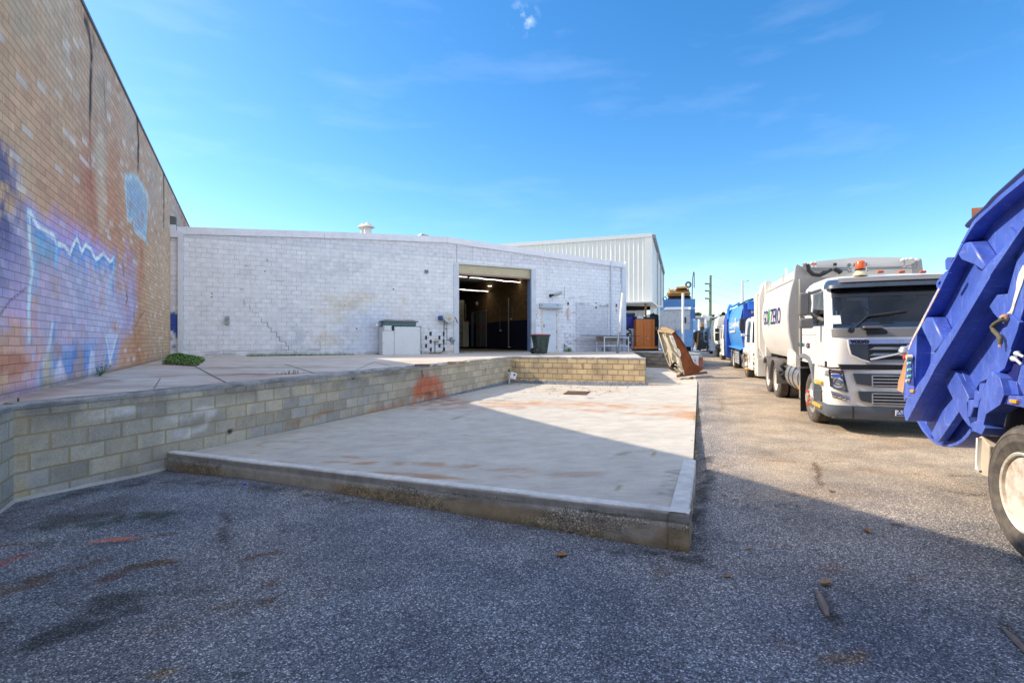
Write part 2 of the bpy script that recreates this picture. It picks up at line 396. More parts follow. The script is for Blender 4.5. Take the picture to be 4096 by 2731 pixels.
def build_ground():
 xs=np.concatenate([np.geomspace(300,9.6,26)[:-1]*-1,np.arange(-9.5,-5.6,.1),np.arange(-5.5,5.5,.05),np.arange(5.55,10.5,.1),np.geomspace(10.6,400,28)])
 ys=np.concatenate([-np.geomspace(60,2,10)[:-1],np.arange(-2,1.6,.4),np.arange(1.6,7.5,.045),np.arange(7.55,20.5,.1),np.arange(20.6,34,.2),np.geomspace(34.3,900,30)])
 X,Y=np.meshgrid(xs,ys,indexing='ij');Z=gz(X,Y)
 P=np.stack([X,Y,Z],-1)
 U,V=X.reshape(-1),Y.reshape(-1)
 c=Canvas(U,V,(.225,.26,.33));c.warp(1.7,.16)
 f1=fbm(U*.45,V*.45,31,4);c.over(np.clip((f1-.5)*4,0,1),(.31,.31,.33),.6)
 # worn driving lane on the right, painted sunlit tan over the shade-blue base
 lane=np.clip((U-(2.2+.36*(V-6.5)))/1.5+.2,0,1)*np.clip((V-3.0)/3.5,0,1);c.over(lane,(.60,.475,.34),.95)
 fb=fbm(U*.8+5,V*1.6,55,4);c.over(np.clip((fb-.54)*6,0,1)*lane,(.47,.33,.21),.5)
 zA=zz(0,1900,1.68);zB=zz(2500,1700,1.4737)
 G=lambda f,*pts:[tuple(on_ground(*f(x,y)).xy)for x,y in pts]
 blk=(.035,.035,.04);brn=(.17,.115,.075);red=(.30,.10,.08)
 c.stroke(G(zA,(-60,300),(100,225),(300,160),(620,90),(980,20)),.16,blk,.8,.9,.42)
 c.stroke(G(zA,(980,15),(1250,10),(1560,60),(1900,95),(2352,170)),.10,blk,.75,.9,.4)
 c.blob(*G(zA,(640,300))[0],.55,.22,(.035,.055,.03),.85,.2,.5,.4)
 c.blob(*G(zA,(250,260))[0],.7,.4,(.14,.125,.15),.6,.3,.6,.4)
 c.stroke(G(zA,(590,460),(720,440),(900,425),(1050,402)),.022,(.85,.22,.10),1,.8,.30,3,9)
 c.stroke(G(zA,(1040,405),(1200,382)),.035,(.13,.06,.045),.8,.8)
 c.stroke(G(zA,(560,560),(600,470),(760,455),(900,440)),.04,blk,.7,.8,.4)
 c.blob(*G(zA,(140,550))[0],.17,.11,(.42,.14,.13),.9,.3,.4,.3)
 c.blob(*G(zA,(290,590))[0],.14,.07,(.40,.15,.12),.8,.3,.4,.35)
 c.blob(*G(zA,(230,620))[0],.42,.16,brn,.85,.3,.4,.36);c.blob(*G(zA,(60,440))[0],.25,.1,brn,.7,.3,.4,.36)
 c.blob(*G(zA,(40,730))[0],.2,.13,brn,.75,.3,.4,.3);c.blob(*G(zA,(400,440))[0],.16,.16,(.14,.11,.07),.6,0,.5,.4)
 c.stroke(G(zA,(1535,245),(1530,340),(1525,450)),.03,(.085,.05,.045),.85,.7,.34)
 c.stroke(G(zA,(1540,170),(1520,490)),.012,blk,.6,.8)
 c.blob(*G(zA,(1050,605))[0],.17,.06,(.12,.085,.045),.85,.35,.4,.3);c.blob(*G(zA,(800,680))[0],.09,.05,(.2,.1,.08),.8,.3,.4)
 c.blob(*G(zA,(1180,570))[0],.06,.04,(.2,.1,.08),.7,.3,.4);c.blob(*G(zA,(1720,535))[0],.17,.035,(.2,.1,.075),.7,.45,.4)
 c.blob(*G(zA,(2050,350))[0],.10,.06,(.17,.08,.07),.7,.3,.5,.35)
 c.blob(*G(zA,(1790,850))[0],.05,.05,(.15,.10,.07),.75,.3,.5);c.blob(*G(zA,(1770,730))[0],.04,.06,(.15,.09,.07),.6,.3,.5)
 c.blob(*G(zA,(1030,1340))[0],.13,.05,(.30,.22,.12),.8,.3,.5,.35);c.blob(*G(zA,(1350,960))[0],.3,.05,(.24,.17,.13),.5,.45,.6,.4)
 c.blob(*G(zA,(2080,830))[0],.2,.06,(.24,.16,.11),.5,.4,.6,.4);c.blob(*G(zA,(1480,890))[0],.14,.05,(.25,.19,.12),.6,.3,.5,.4)
 c.blob(*G(zA,(450,930))[0],.62,.14,(.06,.06,.065),.8,.42,.5,.3);c.blob(*G(zA,(120,1130))[0],.42,.09,(.055,.055,.06),.8,.42,.5,.32)
 c.stroke(G(zA,(140,850),(420,800),(720,755)),.02,blk,.6,.9,.36);c.stroke(G(zA,(560,1060),(700,1000),(900,880)),.02,blk,.5,.9,.36)
 for a,b in(((2000,1330),(2080,1340)),((1750,1320),(1450,1350)),((2110,900),(2220,870)),((1900,300),(1935,410)),((2120,340),(2150,430)),((1390,215),(1180,150))):
  c.stroke(G(zA,a,b),.012,blk,.6,.8,.35)
 for(x,y,rx,ry,cc,al)in((880,715,.10,.07,(.3,.18,.08),.8),(1270,1320,.13,.06,(.27,.17,.08),.7),(1000,1200,.25,.08,(.2,.14,.11),.5),(1200,855,.07,.05,(.26,.15,.12),.6),(980,530,.16,.05,(.22,.17,.13),.6),(1620,600,.06,.04,(.12,.08,.07),.7),(300,880,.16,.06,(.24,.17,.11),.5),(1850,930,.18,.05,(.22,.14,.11),.5)):
  c.blob(*G(zB,(x,y))[0],rx,ry,cc,al,.3,.5,.36)
 for pts in(((440,330),(720,480),(1040,460)),((560,640),(740,740)),((1080,740),(1160,800)),((560,860),(640,905)),((1770,1095),(1800,1120)),((640,590),(780,600)),((980,400),(1060,500))):
  c.stroke(G(zB,*pts),.014,blk,.7,.8,.36)
 c.stroke(G(zB,(1085,215),(1115,290),(1150,360)),.025,(.22,.12,.06),.85,.6);c.stroke(G(zB,(800,205),(1040,215),(1290,215)),.03,(.3,.17,.11),.6,.8,.4)
 c.stroke(G(zB,(1130,980),(1190,1140)),.02,(.06,.05,.05),.8,.7);c.stroke(G(zB,(2230,1190),(2352,1340)),.025,(.07,.06,.06),.8,.7)
 c.blob(*G(zB,(1900,290))[0],.6,.06,(.33,.24,.16),.6,-.2,.5,.4);c.blob(*G(zB,(2050,400))[0],.35,.03,(.15,.11,.08),.6,-.3,.5,.4)
 c.stroke(G(zB,(440,800),(455,560),(470,330),(490,180)),.07,blk,.8,.8,.36);c.stroke(G(zB,(0,745),(200,780),(375,805)),.05,blk,.85,.8,.38)
 zC=zz(1900,1400,1.8445);c.stroke(G(zC,(1790,350),(1845,470)),.05,(.35,.28,.19),.7,.7)
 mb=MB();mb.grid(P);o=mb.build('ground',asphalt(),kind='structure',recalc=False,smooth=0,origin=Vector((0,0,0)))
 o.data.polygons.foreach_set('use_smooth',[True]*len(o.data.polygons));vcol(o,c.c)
build_ground()
# ------------------------------------------------------------------ concrete
def concrete(name,streak=(1,1,1),rough_amt=.4,agg=0.0,grain=1.0,sk=1.0):
 t=NT(name);p=t.pos();base=t.attr('tint')
 n1=t.noise(p,2.3,7,.68);n2=t.noise(t.mapp(p,streak),6,6,.7);n3=t.noise(p,70,3,.7)
 c=t.mix(1.0,base,t.mix(t.rng(n1,.3,.7,0,1),(.84,.84,.84),(1.13,1.12,1.10)),'MULTIPLY')
 c=t.mix(1.0,c,t.mix(t.rng(n2,.32,.68,0,1),(1-.2*sk,1-.21*sk,1-.22*sk),(1+.14*sk,)*3),'MULTIPLY')
 c=t.mix(1.0,c,t.mix(t.rng(n3,.3,.7,0,1),(1-.14*grain,)*3,(1+.10*grain,)*3),'MULTIPLY')
 pit=t.rng(t.vor(p,26).outputs['Distance'],.03,.09,.55,1)
 c=t.mix(.35,c,t.mix(1.0,c,t.mix(pit,(.3,.3,.3),(1,1,1)),'MULTIPLY'))
 h=t.math('ADD',t.math('MULTIPLY',n3,.5),n2);nm=t.bump(h,rough_amt,.008)
 if agg:
  a=t.attr('agg');v=t.vor(p,36,'DISTANCE_TO_EDGE');vc=t.vor(p,36)
  sp=t.n('ShaderNodeSeparateColor');t.l(vc.outputs['Color'],sp.inputs[0])
  e=t.rng(v.outputs['Distance'],.0,.09,0,1)
  st=t.mix(1.0,c,t.mix(sp.outputs[0],(.85,.84,.82),(1.55,1.52,1.46)),'MULTIPLY');st=t.mix(e,(.09,.08,.065),st)
  c=t.mix(a,c,st);hh=t.math('MULTIPLY',e,a);nm=t.bump(hh,.9,.02,nm)
 return t.bsdf(c,.8,0,nm,.3)
CONC_SLAB=concrete('slab_concrete',(.5,3.0,1),.3,sk=.5)
CONC_DECK=concrete('deck_concrete',(.35,2.2,1),.35)
CONC_KERB=concrete('kerb_concrete',(1,1,1),.5,1.0)
JOINT=paint('joint_dark',(.15,.125,.105),.9,var=.3)
def lerp2(a,b,t):return np.array(a)+(np.array(b)-np.array(a))*t
def slab_z(s,t):
 Y=4.2+14.1*t
 R=np.interp(Y,[4.2,6.7,12.6,15,18.3],[.20,.135,.125,.14,.20]);L=.03*(1-t)
 p=1+3.4*np.clip(t/.35,0,1)**2*(3-2*np.clip(t/.35,0,1))*.999
 return L+(R-L)*s**p
def build_slab():
 ns,ntt=150,300
 s,t=np.meshgrid(np.linspace(0,1,ns),np.linspace(0,1,ntt),indexing='ij')
 A=np.array(FL)[None,None,:]*(1-s[...,None])+np.array(FR)[None,None,:]*s[...,None]
 B=np.array(C1)[None,None,:]*(1-s[...,None])+np.array(BR)[None,None,:]*s[...,None]
 XY=A*(1-t[...,None])+B*t[...,None];Z=slab_z(s,t)
 X,Y=XY[...,0],XY[...,1];Z=Z+.006*(fbm(X*.7,Y*.7,77)-.5)*2
 P=np.stack([X,Y,Z],-1);U,V=X.reshape(-1),Y.reshape(-1)
 c=Canvas(U,V,(.50,.465,.41));c.warp(1.3,.12)
 f=fbm(U*.5,V*.5,8);c.over(np.clip((f-.5)*4,0,1),(.55,.51,.45),.7)
 f=fbm(U*1.6+3,V*3.4-U*1.2,14);c.over(np.clip((f-.55)*5,0,1),(.45,.385,.32),.55)
 zS=zz(1000,1350,1.96);zT=zz(1900,1400,1.8445)
 SP=lambda f,*pts:[tuple(at_z(*f(x,y),.06).xy)for x,y in pts]
 rust=(.42,.25,.15);brown=(.37,.215,.14)
 def ring(cx,cy,rx,ry,w,al,a0=0,a1=6.28):
  pts=[(cx+rx*math.cos(a),cy+ry*math.sin(a))for a in np.linspace(a0,a1,26)]
  c.stroke(SP(zS,*pts),w,rust,al,.8,.40,4,5)
 ring(255,828,190,34,.035,.9);ring(300,955,85,18,.035,.85);ring(1420,775,55,10,.03,.6)
 c.wx=c.wx*.5
 for(x,y,rx,ry,al)in((800,935,.35,.05,.5),(930,1000,.42,.06,.6),(740,985,.3,.05,.4),(1300,1115,.5,.07,.6),(1500,1140,.3,.04,.5),(1650,1020,.5,.08,.45),(1850,1045,.7,.10,.35),(1150,1000,.3,.05,.4),(420,800,.35,.04,.4),(30,900,.1,.04,.5)):
  c.blob(*SP(zS,(x,y))[0],rx,ry*1.3,rust,min(1,al*1.5),-.25,.6,.36,6,4)
 c.blob(*SP(zS,(1240,610))[0],.5,.10,(.28,.31,.33),.5,-.1,.6,.36)
 c.blob(*SP(zS,(1560,500))[0],1.2,.5,brown,.75,.3,.6,.36);c.blob(*SP(zS,(1760,540))[0],1.5,.35,brown,.6,.15,.6,.38)
 c.blob(*SP(zS,(1480,470))[0],.6,.5,(.36,.16,.10),.7,.3,.6,.34)
 c.stroke(SP(zS,(1600,625),(1740,570)),.05,(.27,.23,.21),.6,.7,.3)
 # orange-brown tide band across the low end
 c.stroke(SP(zT,(230,385),(520,375),(800,385),(1100,410),(1400,430),(1600,480),(1700,530)),.42,(.47,.25,.12),.85,.8,.34,19,3)
 c.stroke(SP(zT,(560,405),(900,440),(1250,470),(1650,520)),.22,(.44,.235,.12),.7,.8,.40,23,3)
 c.stroke(SP(zT,(0,330),(500,345),(1000,385),(1500,402),(1690,425)),.03,(.20,.16,.12),.55,.7,.36)
 c.blob(*SP(zT,(700,290))[0],1.5,.8,(.50,.37,.25),.6,0,.6,.36)
 for(x,y)in((560,275),(600,290),(860,345),(690,255),(1000,300)):c.blob(*SP(zT,(x,y))[0],.10,.08,(.10,.075,.05),.7,0,.6)
 c.blob(*SP(zT,(600,960))[0],.5,.13,(.38,.24,.17),.5,.1,.6,.36);c.blob(*SP(zT,(1080,780))[0],.12,.05,(.30,.21,.12),.6,.6,.6)
 c.stroke(SP(zT,(1305,755),(1315,820)),.018,(.28,.20,.10),.8);c.stroke(SP(zT,(890,740),(850,790)),.008,(.15,.14,.13),.7)
 c.stroke(SP(zT,(1090,1060),(1070,1125)),.012,(.28,.22,.13),.8);c.stroke(SP(zT,(1060,500),(1150,525)),.02,(.3,.25,.18),.6)
 # scuffed black patch by the right kerb
 for k in range(26):
  y=935+k*9.5;x0=1440-4*k+rng.random()*60
  c.stroke(SP(zT,(x0,y),(1560-k*2.6,y+3)),.012+.012*rng.random(),(.10,.095,.085),.55,.9,.38,k,9)
 for k in range(60):
  x,y=-4+9*rng.random(),6+12*rng.random();a=rng.random()*6;l=.1+.3*rng.random()
  c.stroke([(x,y),(x+l*math.cos(a),y+l*math.sin(a))],.006,(.22,.21,.2),.5)
 mb=MB();mb.grid(P)
 # exposed right edge of the slab, down into the crevice
 edge=P[-1,:,:];low=edge.copy();low[:,2]=-.35
 mb.grid(np.stack([edge,low],0));nv=len(mb.v)
 o=mb.build('concrete_slab',CONC_SLAB,kind='structure',recalc=False,origin=Vector((0,0,0)))
 cc=np.vstack([c.c,np.tile([.28,.24,.2],(nv-len(c.c),1))]);vcol(o,cc)
build_slab()
def build_kerb():
# front upstand with exposed aggregate, then the short return along the right edge
 def run(p0,p1,z0,z1,wid,n,zb0,zb1,side,taper=None):
  p0=np.array(p0);p1=np.array(p1);d=(p1-p0)/np.linalg.norm(p1-p0);nrm=np.array([d[1],-d[0]])*side
  L=np.linalg.norm(p1-p0);tt=np.linspace(0,1,n)
  prof=[(0,0.0),(0,-.03),(0.0,.02)]
  rows=[]
  hs=np.concatenate([np.linspace(0,1,26)])
  for t in tt:
   b=p0+(p1-p0)*t;zt=z0+(z1-z0)*t;zb=zb0+(zb1-zb0)*t
   r=[]
   for h in hs:r.append((b[0],b[1],zb+(zt-.018-zb)*h))
   q=b-nrm*.012;r.append((q[0],q[1],zt-.004));q=b-nrm*.03;r.append((q[0],q[1],zt))
   q=b-nrm*(wid-.03);r.append((q[0],q[1],zt));q=b-nrm*(wid-.01);r.append((q[0],q[1],zt-.006))
   q=b-nrm*wid;r.append((q[0],q[1],zt-.03));r.append((q[0],q[1],zb))
   rows.append(r)
  P=np.array(rows);S_=np.tile((tt*L)[:,None],(1,P.shape[1]));Z=P[...,2]
  top=(z0+(z1-z0)*tt)[:,None]
  rel=(top-Z)
  ag=np.clip((fbm(S_*1.3,Z*3+4,41)-.52)*6+(rel-.15)*3+(S_/7.2)*.8,0,1)*.8*np.clip((rel-.055)/.03,0,1)
  ag[:,26:]=0
  bul=(fbm(S_*9,Z*9,42,5)-.5)*.05*ag+(fbm(S_*1.5,Z*2,43)-.5)*.02
  bul[:,26:]=0;bul+=np.where((rel>.1)&(rel<.11),-.012,0)
  P[:,:26,0]+=nrm[0]*bul[:,:26];P[:,:26,1]+=nrm[1]*bul[:,:26]
  U,V=S_.reshape(-1),Z.reshape(-1)
  c=Canvas(U,V,(.56,.545,.52));c.warp(3,.05)
  R=rel.reshape(-1)
  c.over(np.clip((R-.01)/.02,0,1)*np.clip((.10-R)/.02,0,1),(.30,.295,.28),.8)
  c.over(np.clip((R-.10)/.03,0,1),(.46,.42,.355),.85)
  f=fbm(U*1.1,V*2.5,47);c.over(np.clip((f-.5)*6,0,1)*np.clip((R-.12)/.04,0,1),(.40,.30,.17),.75)
  c.over(np.clip((R-.24)/.05,0,1),(.28,.22,.12),.6)
  m=np.zeros(len(U));m=(np.arange(P.shape[1])[None,:]>=26).repeat(n,0).reshape(-1).astype(float);c.over(m,(.62,.61,.59),.85)
  return P,c.c,ag.reshape(-1)
 mb=MB();cs=[];ags=[]
 for args in((FL,FR,.10,.285,.15,260,-.40,-.25,1),(FR,(2.44,6.75),.285,.135,.17,110,-.25,-.25,1)):
  P,c,a=run(*args);mb.grid(P);cs.append(c);ags.append(a)
  # end cap faces
 o=mb.build('slab_kerb',CONC_KERB,kind='structure',recalc=True,origin=Vector((0,0,0)));vcol(o,np.vstack(cs))
 a=o.data.attributes.new('agg','FLOAT_COLOR','POINT');arr=np.ones((len(o.data.vertices),4),np.float32);arr[:,:3]=np.concatenate(ags)[:,None];a.data.foreach_set('color',arr.reshape(-1))
build_kerb()
def build_apron():
 n=40;a,b=np.meshgrid(np.linspace(0,1,n),np.linspace(0,1,n),indexing='ij')
 q=[np.array(p)for p in APRON]
 XY=(q[0]*(1-a[...,None])+q[1]*a[...,None])*(1-b[...,None])+(q[3]*(1-a[...,None])+q[2]*a[...,None])*b[...,None]
 X,Y=XY[...,0],XY[...,1];zl=.045+(.30-.045)*b;zr=.19+(.30-.19)*b
 Z=zl+(zr-zl)*a
 c=Canvas(X.reshape(-1),Y.reshape(-1),(.56,.50,.42));f=fbm(c.U*1.2,c.V*.6,3);c.over(np.clip((f-.5)*5,0,1),(.42,.30,.20),.5)
 mb=MB();mb.grid(np.stack([X,Y,Z],-1));o=mb.build('concrete_apron',CONC_SLAB,kind='structure',recalc=False,origin=Vector((0,0,0)));vcol(o,c.c)
 mb=MB();p0=Vector((E1[0]+.02,E1[1]-.35,0));d=(Vector(BR)-Vector(E1)).normalized()
 mb.prism([Vector((E1[0]+.1,E1[1]-.12,-.1)),Vector((E1[0]+1.15,E1[1]-.5,-.1)),Vector((E1[0]+1.22,E1[1]-.34,-.1)),Vector((E1[0]+.17,E1[1]+.06,-.1))],(0,0,.25))
 mb.build('concrete_step',paint('step_concrete',(.42,.37,.30),.85,var=.15,scale=5,bump=.3),kind='structure',bevel=.02)
build_apron()
# ------------------------------------------------------------------ deck behind the retaining walls
def build_deck():
 st=.12;xs=np.arange(-17.5,12,st);ys=np.arange(.8,38,st)
 X,Y=np.meshgrid(xs,ys,indexing='ij')
 # right-hand limits of the deck: the two retaining walls, the free-standing end wall, then the second retaining wall
 def inside(x,y):
  m=(x>BW(y)-.6)&(y<20.4+.51*(x+13.52)+20)
  lim=np.where(y<5.75,-5.62-.55*(y-5.75),RWX(y))-.1
  a=(y<21)&(x<lim)
  wl=E1[0]+(W2[0]-E1[0])*(y-E1[1])/(W2[1]-E1[1])
  b=(y>=21-.4*np.clip(x,0,5))&(x<wl)&(x>-.15)
  cx=W2[0]+(PIER[0]-W2[0])*(W2[1]-y)/(W2[1]-PIER[1])
  d=(x>=W2[0]-.3)&(x<=PIER[0]+(y-PIER[1])*.334+.2)&((W2[1]-y)/(W2[1]-PIER[1])<(x-W2[0])/(PIER[0]-W2[0])-.02)
  e=(y>=21)&(x<0)
  return m&(a|b|d|e)
 m=inside(X,Y);Z=.985+.0058*(np.clip(Y,0,36)-5.75)+.008*(fbm(X*.5,Y*.5,71)-.5)
 idx=-np.ones(X.shape,int);q=m[:-1,:-1]&m[1:,:-1]&m[1:,1:]&m[:-1,1:]
 use=np.zeros(X.shape,bool);use[:-1,:-1]|=q;use[1:,:-1]|=q;use[1:,1:]|=q;use[:-1,1:]|=q
 idx[use]=np.arange(use.sum());ii,jj=np.nonzero(q)
 fs=np.stack([idx[ii,jj],idx[ii+1,jj],idx[ii+1,jj+1],idx[ii,jj+1]],-1)
 V3=np.stack([X[use],Y[use],Z[use]],-1)
 c=Canvas(V3[:,0],V3[:,1],(.60,.54,.48));c.warp(1.0,.2)
 f=fbm(c.U*.4,c.V*.9,5);c.over(np.clip((f-.48)*4,0,1),(.55,.51,.46),.7)
 f=fbm(c.U*.6+9,c.V*1.6,6);c.over(np.clip((f-.52)*5,0,1),(.48,.32,.23),.5)
 f=fbm(c.U*.3,c.V*2.6,61);c.over(np.clip((f-.56)*6,0,1),(.30,.255,.21),.5)
 DK=lambda f,*pts:[tuple(on_deck(*f(x,y)).xy)for x,y in pts]
 zP=zz(0,1400,1.96);zQ=zz(660,1350,3.92)
 red=(.30,.115,.075)
 c.stroke(DK(zQ,(1150,560),(1600,575),(2100,560),(2700,540),(3500,500)),.22,red,.85,.8,.34)
 c.stroke(DK(zQ,(680,555),(1000,560),(1500,572)),.06,(.10,.08,.065),.8,.8,.3)
 c.stroke(DK(zQ,(1000,590),(1600,590),(2300,600)),.09,(.14,.10,.08),.5,.8,.4)
 c.blob(*DK(zQ,(1500,460))[0],1.4,.5,(.36,.22,.14),.6,.4,.6,.36);c.blob(*DK(zQ,(560,600))[0],.8,.3,(.36,.23,.14),.6,.4,.6,.36)
 c.stroke(DK(zP,(60,395),(350,330),(700,240)),.22,(.33,.185,.145),.65,.8,.32);c.stroke(DK(zP,(480,320),(560,300),(900,230)),.12,(.31,.165,.12),.6,.8,.36)
 c.stroke(DK(zP,(800,215),(950,260)),.06,(.28,.14,.10),.5,.8,.3)
 c.blob(-3.0,15.6,1.0,1.2,(.50,.43,.34),.5,.3,.6)
 mb=MB();mb.add([Vector(p)for p in V3],[tuple(int(i)for i in f)for f in fs]);nd=len(mb.v)
 def joint(pts,w):
  pts=[Vector((*p,deck_z(p[1])+.009))for p in pts]
  for a,b in zip(pts[:-1],pts[1:]):
   d=(b-a);nn=Vector((-d.y,d.x,0)).normalized()*w;mb.add([a-nn,b-nn,b+nn,a+nn],[(0,1,2,3)],1)
 joint(DK(zQ,(470,452),(680,565),(960,712)),.012);joint(DK(zQ,(1880,418),(2340,560)),.011)
 joint(DK(zP,(1258,222),(1205,308)),.006);joint(DK(zz(1300,850,2.413),(300,1520),(480,1440),(640,1490)),.008);joint(DK(zQ,(500,455),(1100,440),(1250,432),(2350,405)),.008)
 joint(DK(zz(1760,1280,5.88),(2190,790),(2360,850)),.012)
 o=mb.build('concrete_deck',[CONC_DECK,JOINT],kind='structure',recalc=False,origin=Vector((0,0,0)));vcol(o,c.c)
build_deck()
# ================================================================== WALLS
def block_mat(name,bw,bh,var=(.86,1.14),joint=.5,jw=.010,use_attr=True,base=(.4,.38,.34),depth=.5,jmod=0.0,rough=.85,grain=.16,off=(0,0)):
 t=NT(name);uv=t.mapp(t.uv(),(1,1,1),(off[0],off[1],0));p=t.pos()
 wob=t.noise(uv,3.0,3,.5,col=True)
 vv=t.n('ShaderNodeVectorMath',operation='MULTIPLY_ADD');t.l(wob,vv.inputs[0]);vv.inputs[1].default_value=(.012,.012,0);t.l(uv,vv.inputs[2])
 b=t.n('ShaderNodeTexBrick');t.l(vv.outputs[0],b.inputs['Vector']);b.inputs['Scale'].default_value=1;b.inputs['Brick Width'].default_value=bw;b.inputs['Row Height'].default_value=bh
 b.inputs['Mortar Size'].default_value=jw;b.inputs['Mortar Smooth'].default_value=.35;b.inputs['Bias'].default_value=0
 b.inputs['Color1'].default_value=(var[0],)*3+(1,);b.inputs['Color2'].default_value=(var[1],)*3+(1,);b.inputs['Mortar'].default_value=(1,1,1,1)
 c=t.attr('tint')if use_attr else t.mix(0.0,base,base)
 c0=c
 c=t.mix(1.0,c,b.outputs['Color'],'MULTIPLY')
 n1=t.noise(p,40,4,.7);n2=t.noise(p,4,6,.7)
 c=t.mix(1.0,c,t.mix(t.rng(n1,.3,.7,0,1),(1-grain,)*3,(1+grain,)*3),'MULTIPLY')
 c=t.mix(1.0,c,t.mix(t.rng(n2,.3,.7,0,1),(.86,.86,.86),(1.1,1.1,1.1)),'MULTIPLY')
 jf=b.outputs['Fac']
 if jmod:jf=t.math('MULTIPLY',jf,t.rng(t.noise(p,1.7,5,.7),.38,.62,1-jmod,1))
 jc=t.mix(1.0,c0,(joint,)*3 if not isinstance(joint,tuple)else joint,'MULTIPLY');c=t.mix(jf,c,jc)
 h=t.math('SUBTRACT',t.math('MULTIPLY',n1,.25),b.outputs['Fac'])
 return t.bsdf(c,rough,0,t.bump(h,depth,.012),.25)
 # ------------------------------------------------------------------ tall brick warehouse on the left, with graffiti
def build_brick_building():
 nB=Vector((.885,.4655,0));dB=Vector((-.4655,.885,0));P0=Vector((BW(0),0,0))
 def UV(nx,ny):
  p=at_plane(nx,ny,P0,nB);return((p-P0).dot(dB),p.z)
 us=np.concatenate([np.arange(-16,4.2,.6),np.arange(4.2,13.5,.034),np.arange(13.5,18,.06),np.arange(18,27,.12),np.arange(27,44,.6)])
 zs=np.concatenate([np.arange(.2,.9,.3),np.arange(.9,5.4,.036),np.arange(5.4,7.79,.1),[7.80]])
 U,V=np.meshgrid(us,zs,indexing='ij')
 P=np.stack([P0.x+dB.x*U,P0.y+dB.y*U,V],-1)
 k=1.12
 smp=[((50,50),(186,160,128)),((150,100),(190,168,140)),((60,200),(206,158,114)),((150,300),(196,156,116)),((205,420),(190,122,88)),((235,200),(180,156,134)),
 ((300,300),(184,160,140)),((350,420),(186,162,140)),((250,480),(204,140,98)),((50,400),(206,164,122)),((225,350),(190,165,138)),((300,450),(200,150,108)),((215,520),(202,138,98)),
 ((120,480),(206,152,110)),((170,540),(205,142,100)),((300,600),(200,138,92)),((345,600),(206,162,120)),((350,700),(206,166,124)),((380,650),(206,172,134)),((330,560),(200,150,110)),
 ((380,780),(206,166,122)),((320,810),(206,140,86)),((20,830),(222,180,112)),((20,890),(222,172,110)),((280,830),(212,150,105)),((405,470),(186,160,140)),((100,900),(216,170,130)),((20,320),(205,160,118)),((10,120),(200,158,116))]
 pts=[UV(*D(*q[0]))for q in smp];cols=[S(*q[1],k)for q in smp]
 u,v=U.reshape(-1),V.reshape(-1)
 c=Canvas(u,v,idw(u,v,pts,cols));zg=zz(0,600,1.5675);z0=zz(0,0,1.7425)
 G=lambda*q:[UV(*zg(x,y))for x,y in q];G0=lambda*q:[UV(*z0(x,y))for x,y in q]
 # single pale and dark bricks, laid on the same bond as the material
 bw,bh=.38,.118
 row=np.floor(v/bh);colb=np.floor((u+(row%2)*bw*.5)/bw)
 hsh=np.abs(np.sin(row*127.1+colb*311.7)*43758.5453)%1
 c.over((hsh>.93).astype(float),S(212,196,184,k),.65);c.over((hsh<.06).astype(float),S(176,118,86,k),.35)
 c.over(((hsh>.5)&(hsh<.62)).astype(float),S(205,150,106,k),.3)
 c.warp(2.2,.05)
 # black run-off streaks under the parapet
 blk=(.03,.03,.032)
 c.stroke(G0((590,130),(620,230),(640,400),(630,600),(628,780)),.085,blk,1,.7,.26,2,3);c.stroke(G0((560,60),(610,180),(650,290)),.15,blk,.85,.9,.42,3,4)
 c.stroke(G0((628,780),(630,1100),(632,1300)),.05,(.12,.06,.045),.75,.9,.35,4,3);c.stroke(G0((735,430),(722,560),(740,900)),.03,(.06,.055,.05),.75,.9,.38)
 c.stroke(G0((955,820),(965,1000),(962,1160)),.13,blk,1,.6,.2);c.stroke(G0((962,1160),(960,1250)),.05,(.15,.13,.12),.6)
 c.stroke(G0((1140,1190),(1142,1400),(1140,1568)),.14,blk,.95,.7,.28);c.stroke(G0((20,1250),(60,1400)),.02,(.16,.12,.11),.6)
 # red-brown streak fields and pale scrubbed columns
 c.stroke(G((575,-60),(565,200),(580,330),(600,520)),.22,S(188,108,76,k),.6,.9,.36);c.stroke(G((640,20),(640,420)),.35,S(206,180,148,k),.6,.6)
 c.stroke(G((700,60),(730,330),(760,620)),.5,S(202,132,84,k),.55,.7,.3);c.stroke(G((890,560),(890,750),(870,860)),.3,S(198,112,70,k),.7,.7,.32)
 c.stroke(G((850,1180),(870,1330)),.25,S(202,118,66,k),.6,.8,.36);c.stroke(G((910,960),(915,1200)),.3,S(214,158,106,k),.6,.8)
 for x,y in((1140,380),(1155,430),(1120,350),(1165,455)):c.blob(*G((x,y))[0],.7,.35,S(160,90,70,k),.6,.2,.5,.44,x,3)
 # graffiti: lavender cloud, halo, blue letters
 lav=S(188,176,206,k);lav2=S(180,160,212,k);pink=S(206,172,198,k);ice=S(204,222,240,k);blu=S(92,160,222,k);teal=S(112,178,208,k);deep=S(66,120,200,k)
 c.warp(1.3,.12)
 c.poly(G((-200,330),(40,380),(150,440),(260,450),(360,480),(470,560),(600,640),(730,740),(830,850),(850,960),(825,1100),(760,1200),(740,1330),(560,1430),(230,1500),(110,1420),(120,1220),(-200,1180)),lav,.82,.22,.22,15,2)
 c.poly(G((-200,330),(60,360),(100,560),(170,760),(180,1050),(60,1000),(-200,950)),S(170,158,196,k),.7,.2,.3)
 c.blob(*G((130,1330))[0],.55,.7,S(214,168,214,k),.75,0,.6,.3);c.blob(*G((40,420))[0],.5,.7,S(110,112,160,k),.65,0,.6,.36);c.blob(*G((0,250))[0],.3,.5,S(60,70,120,k),.6,0,.6,.36)
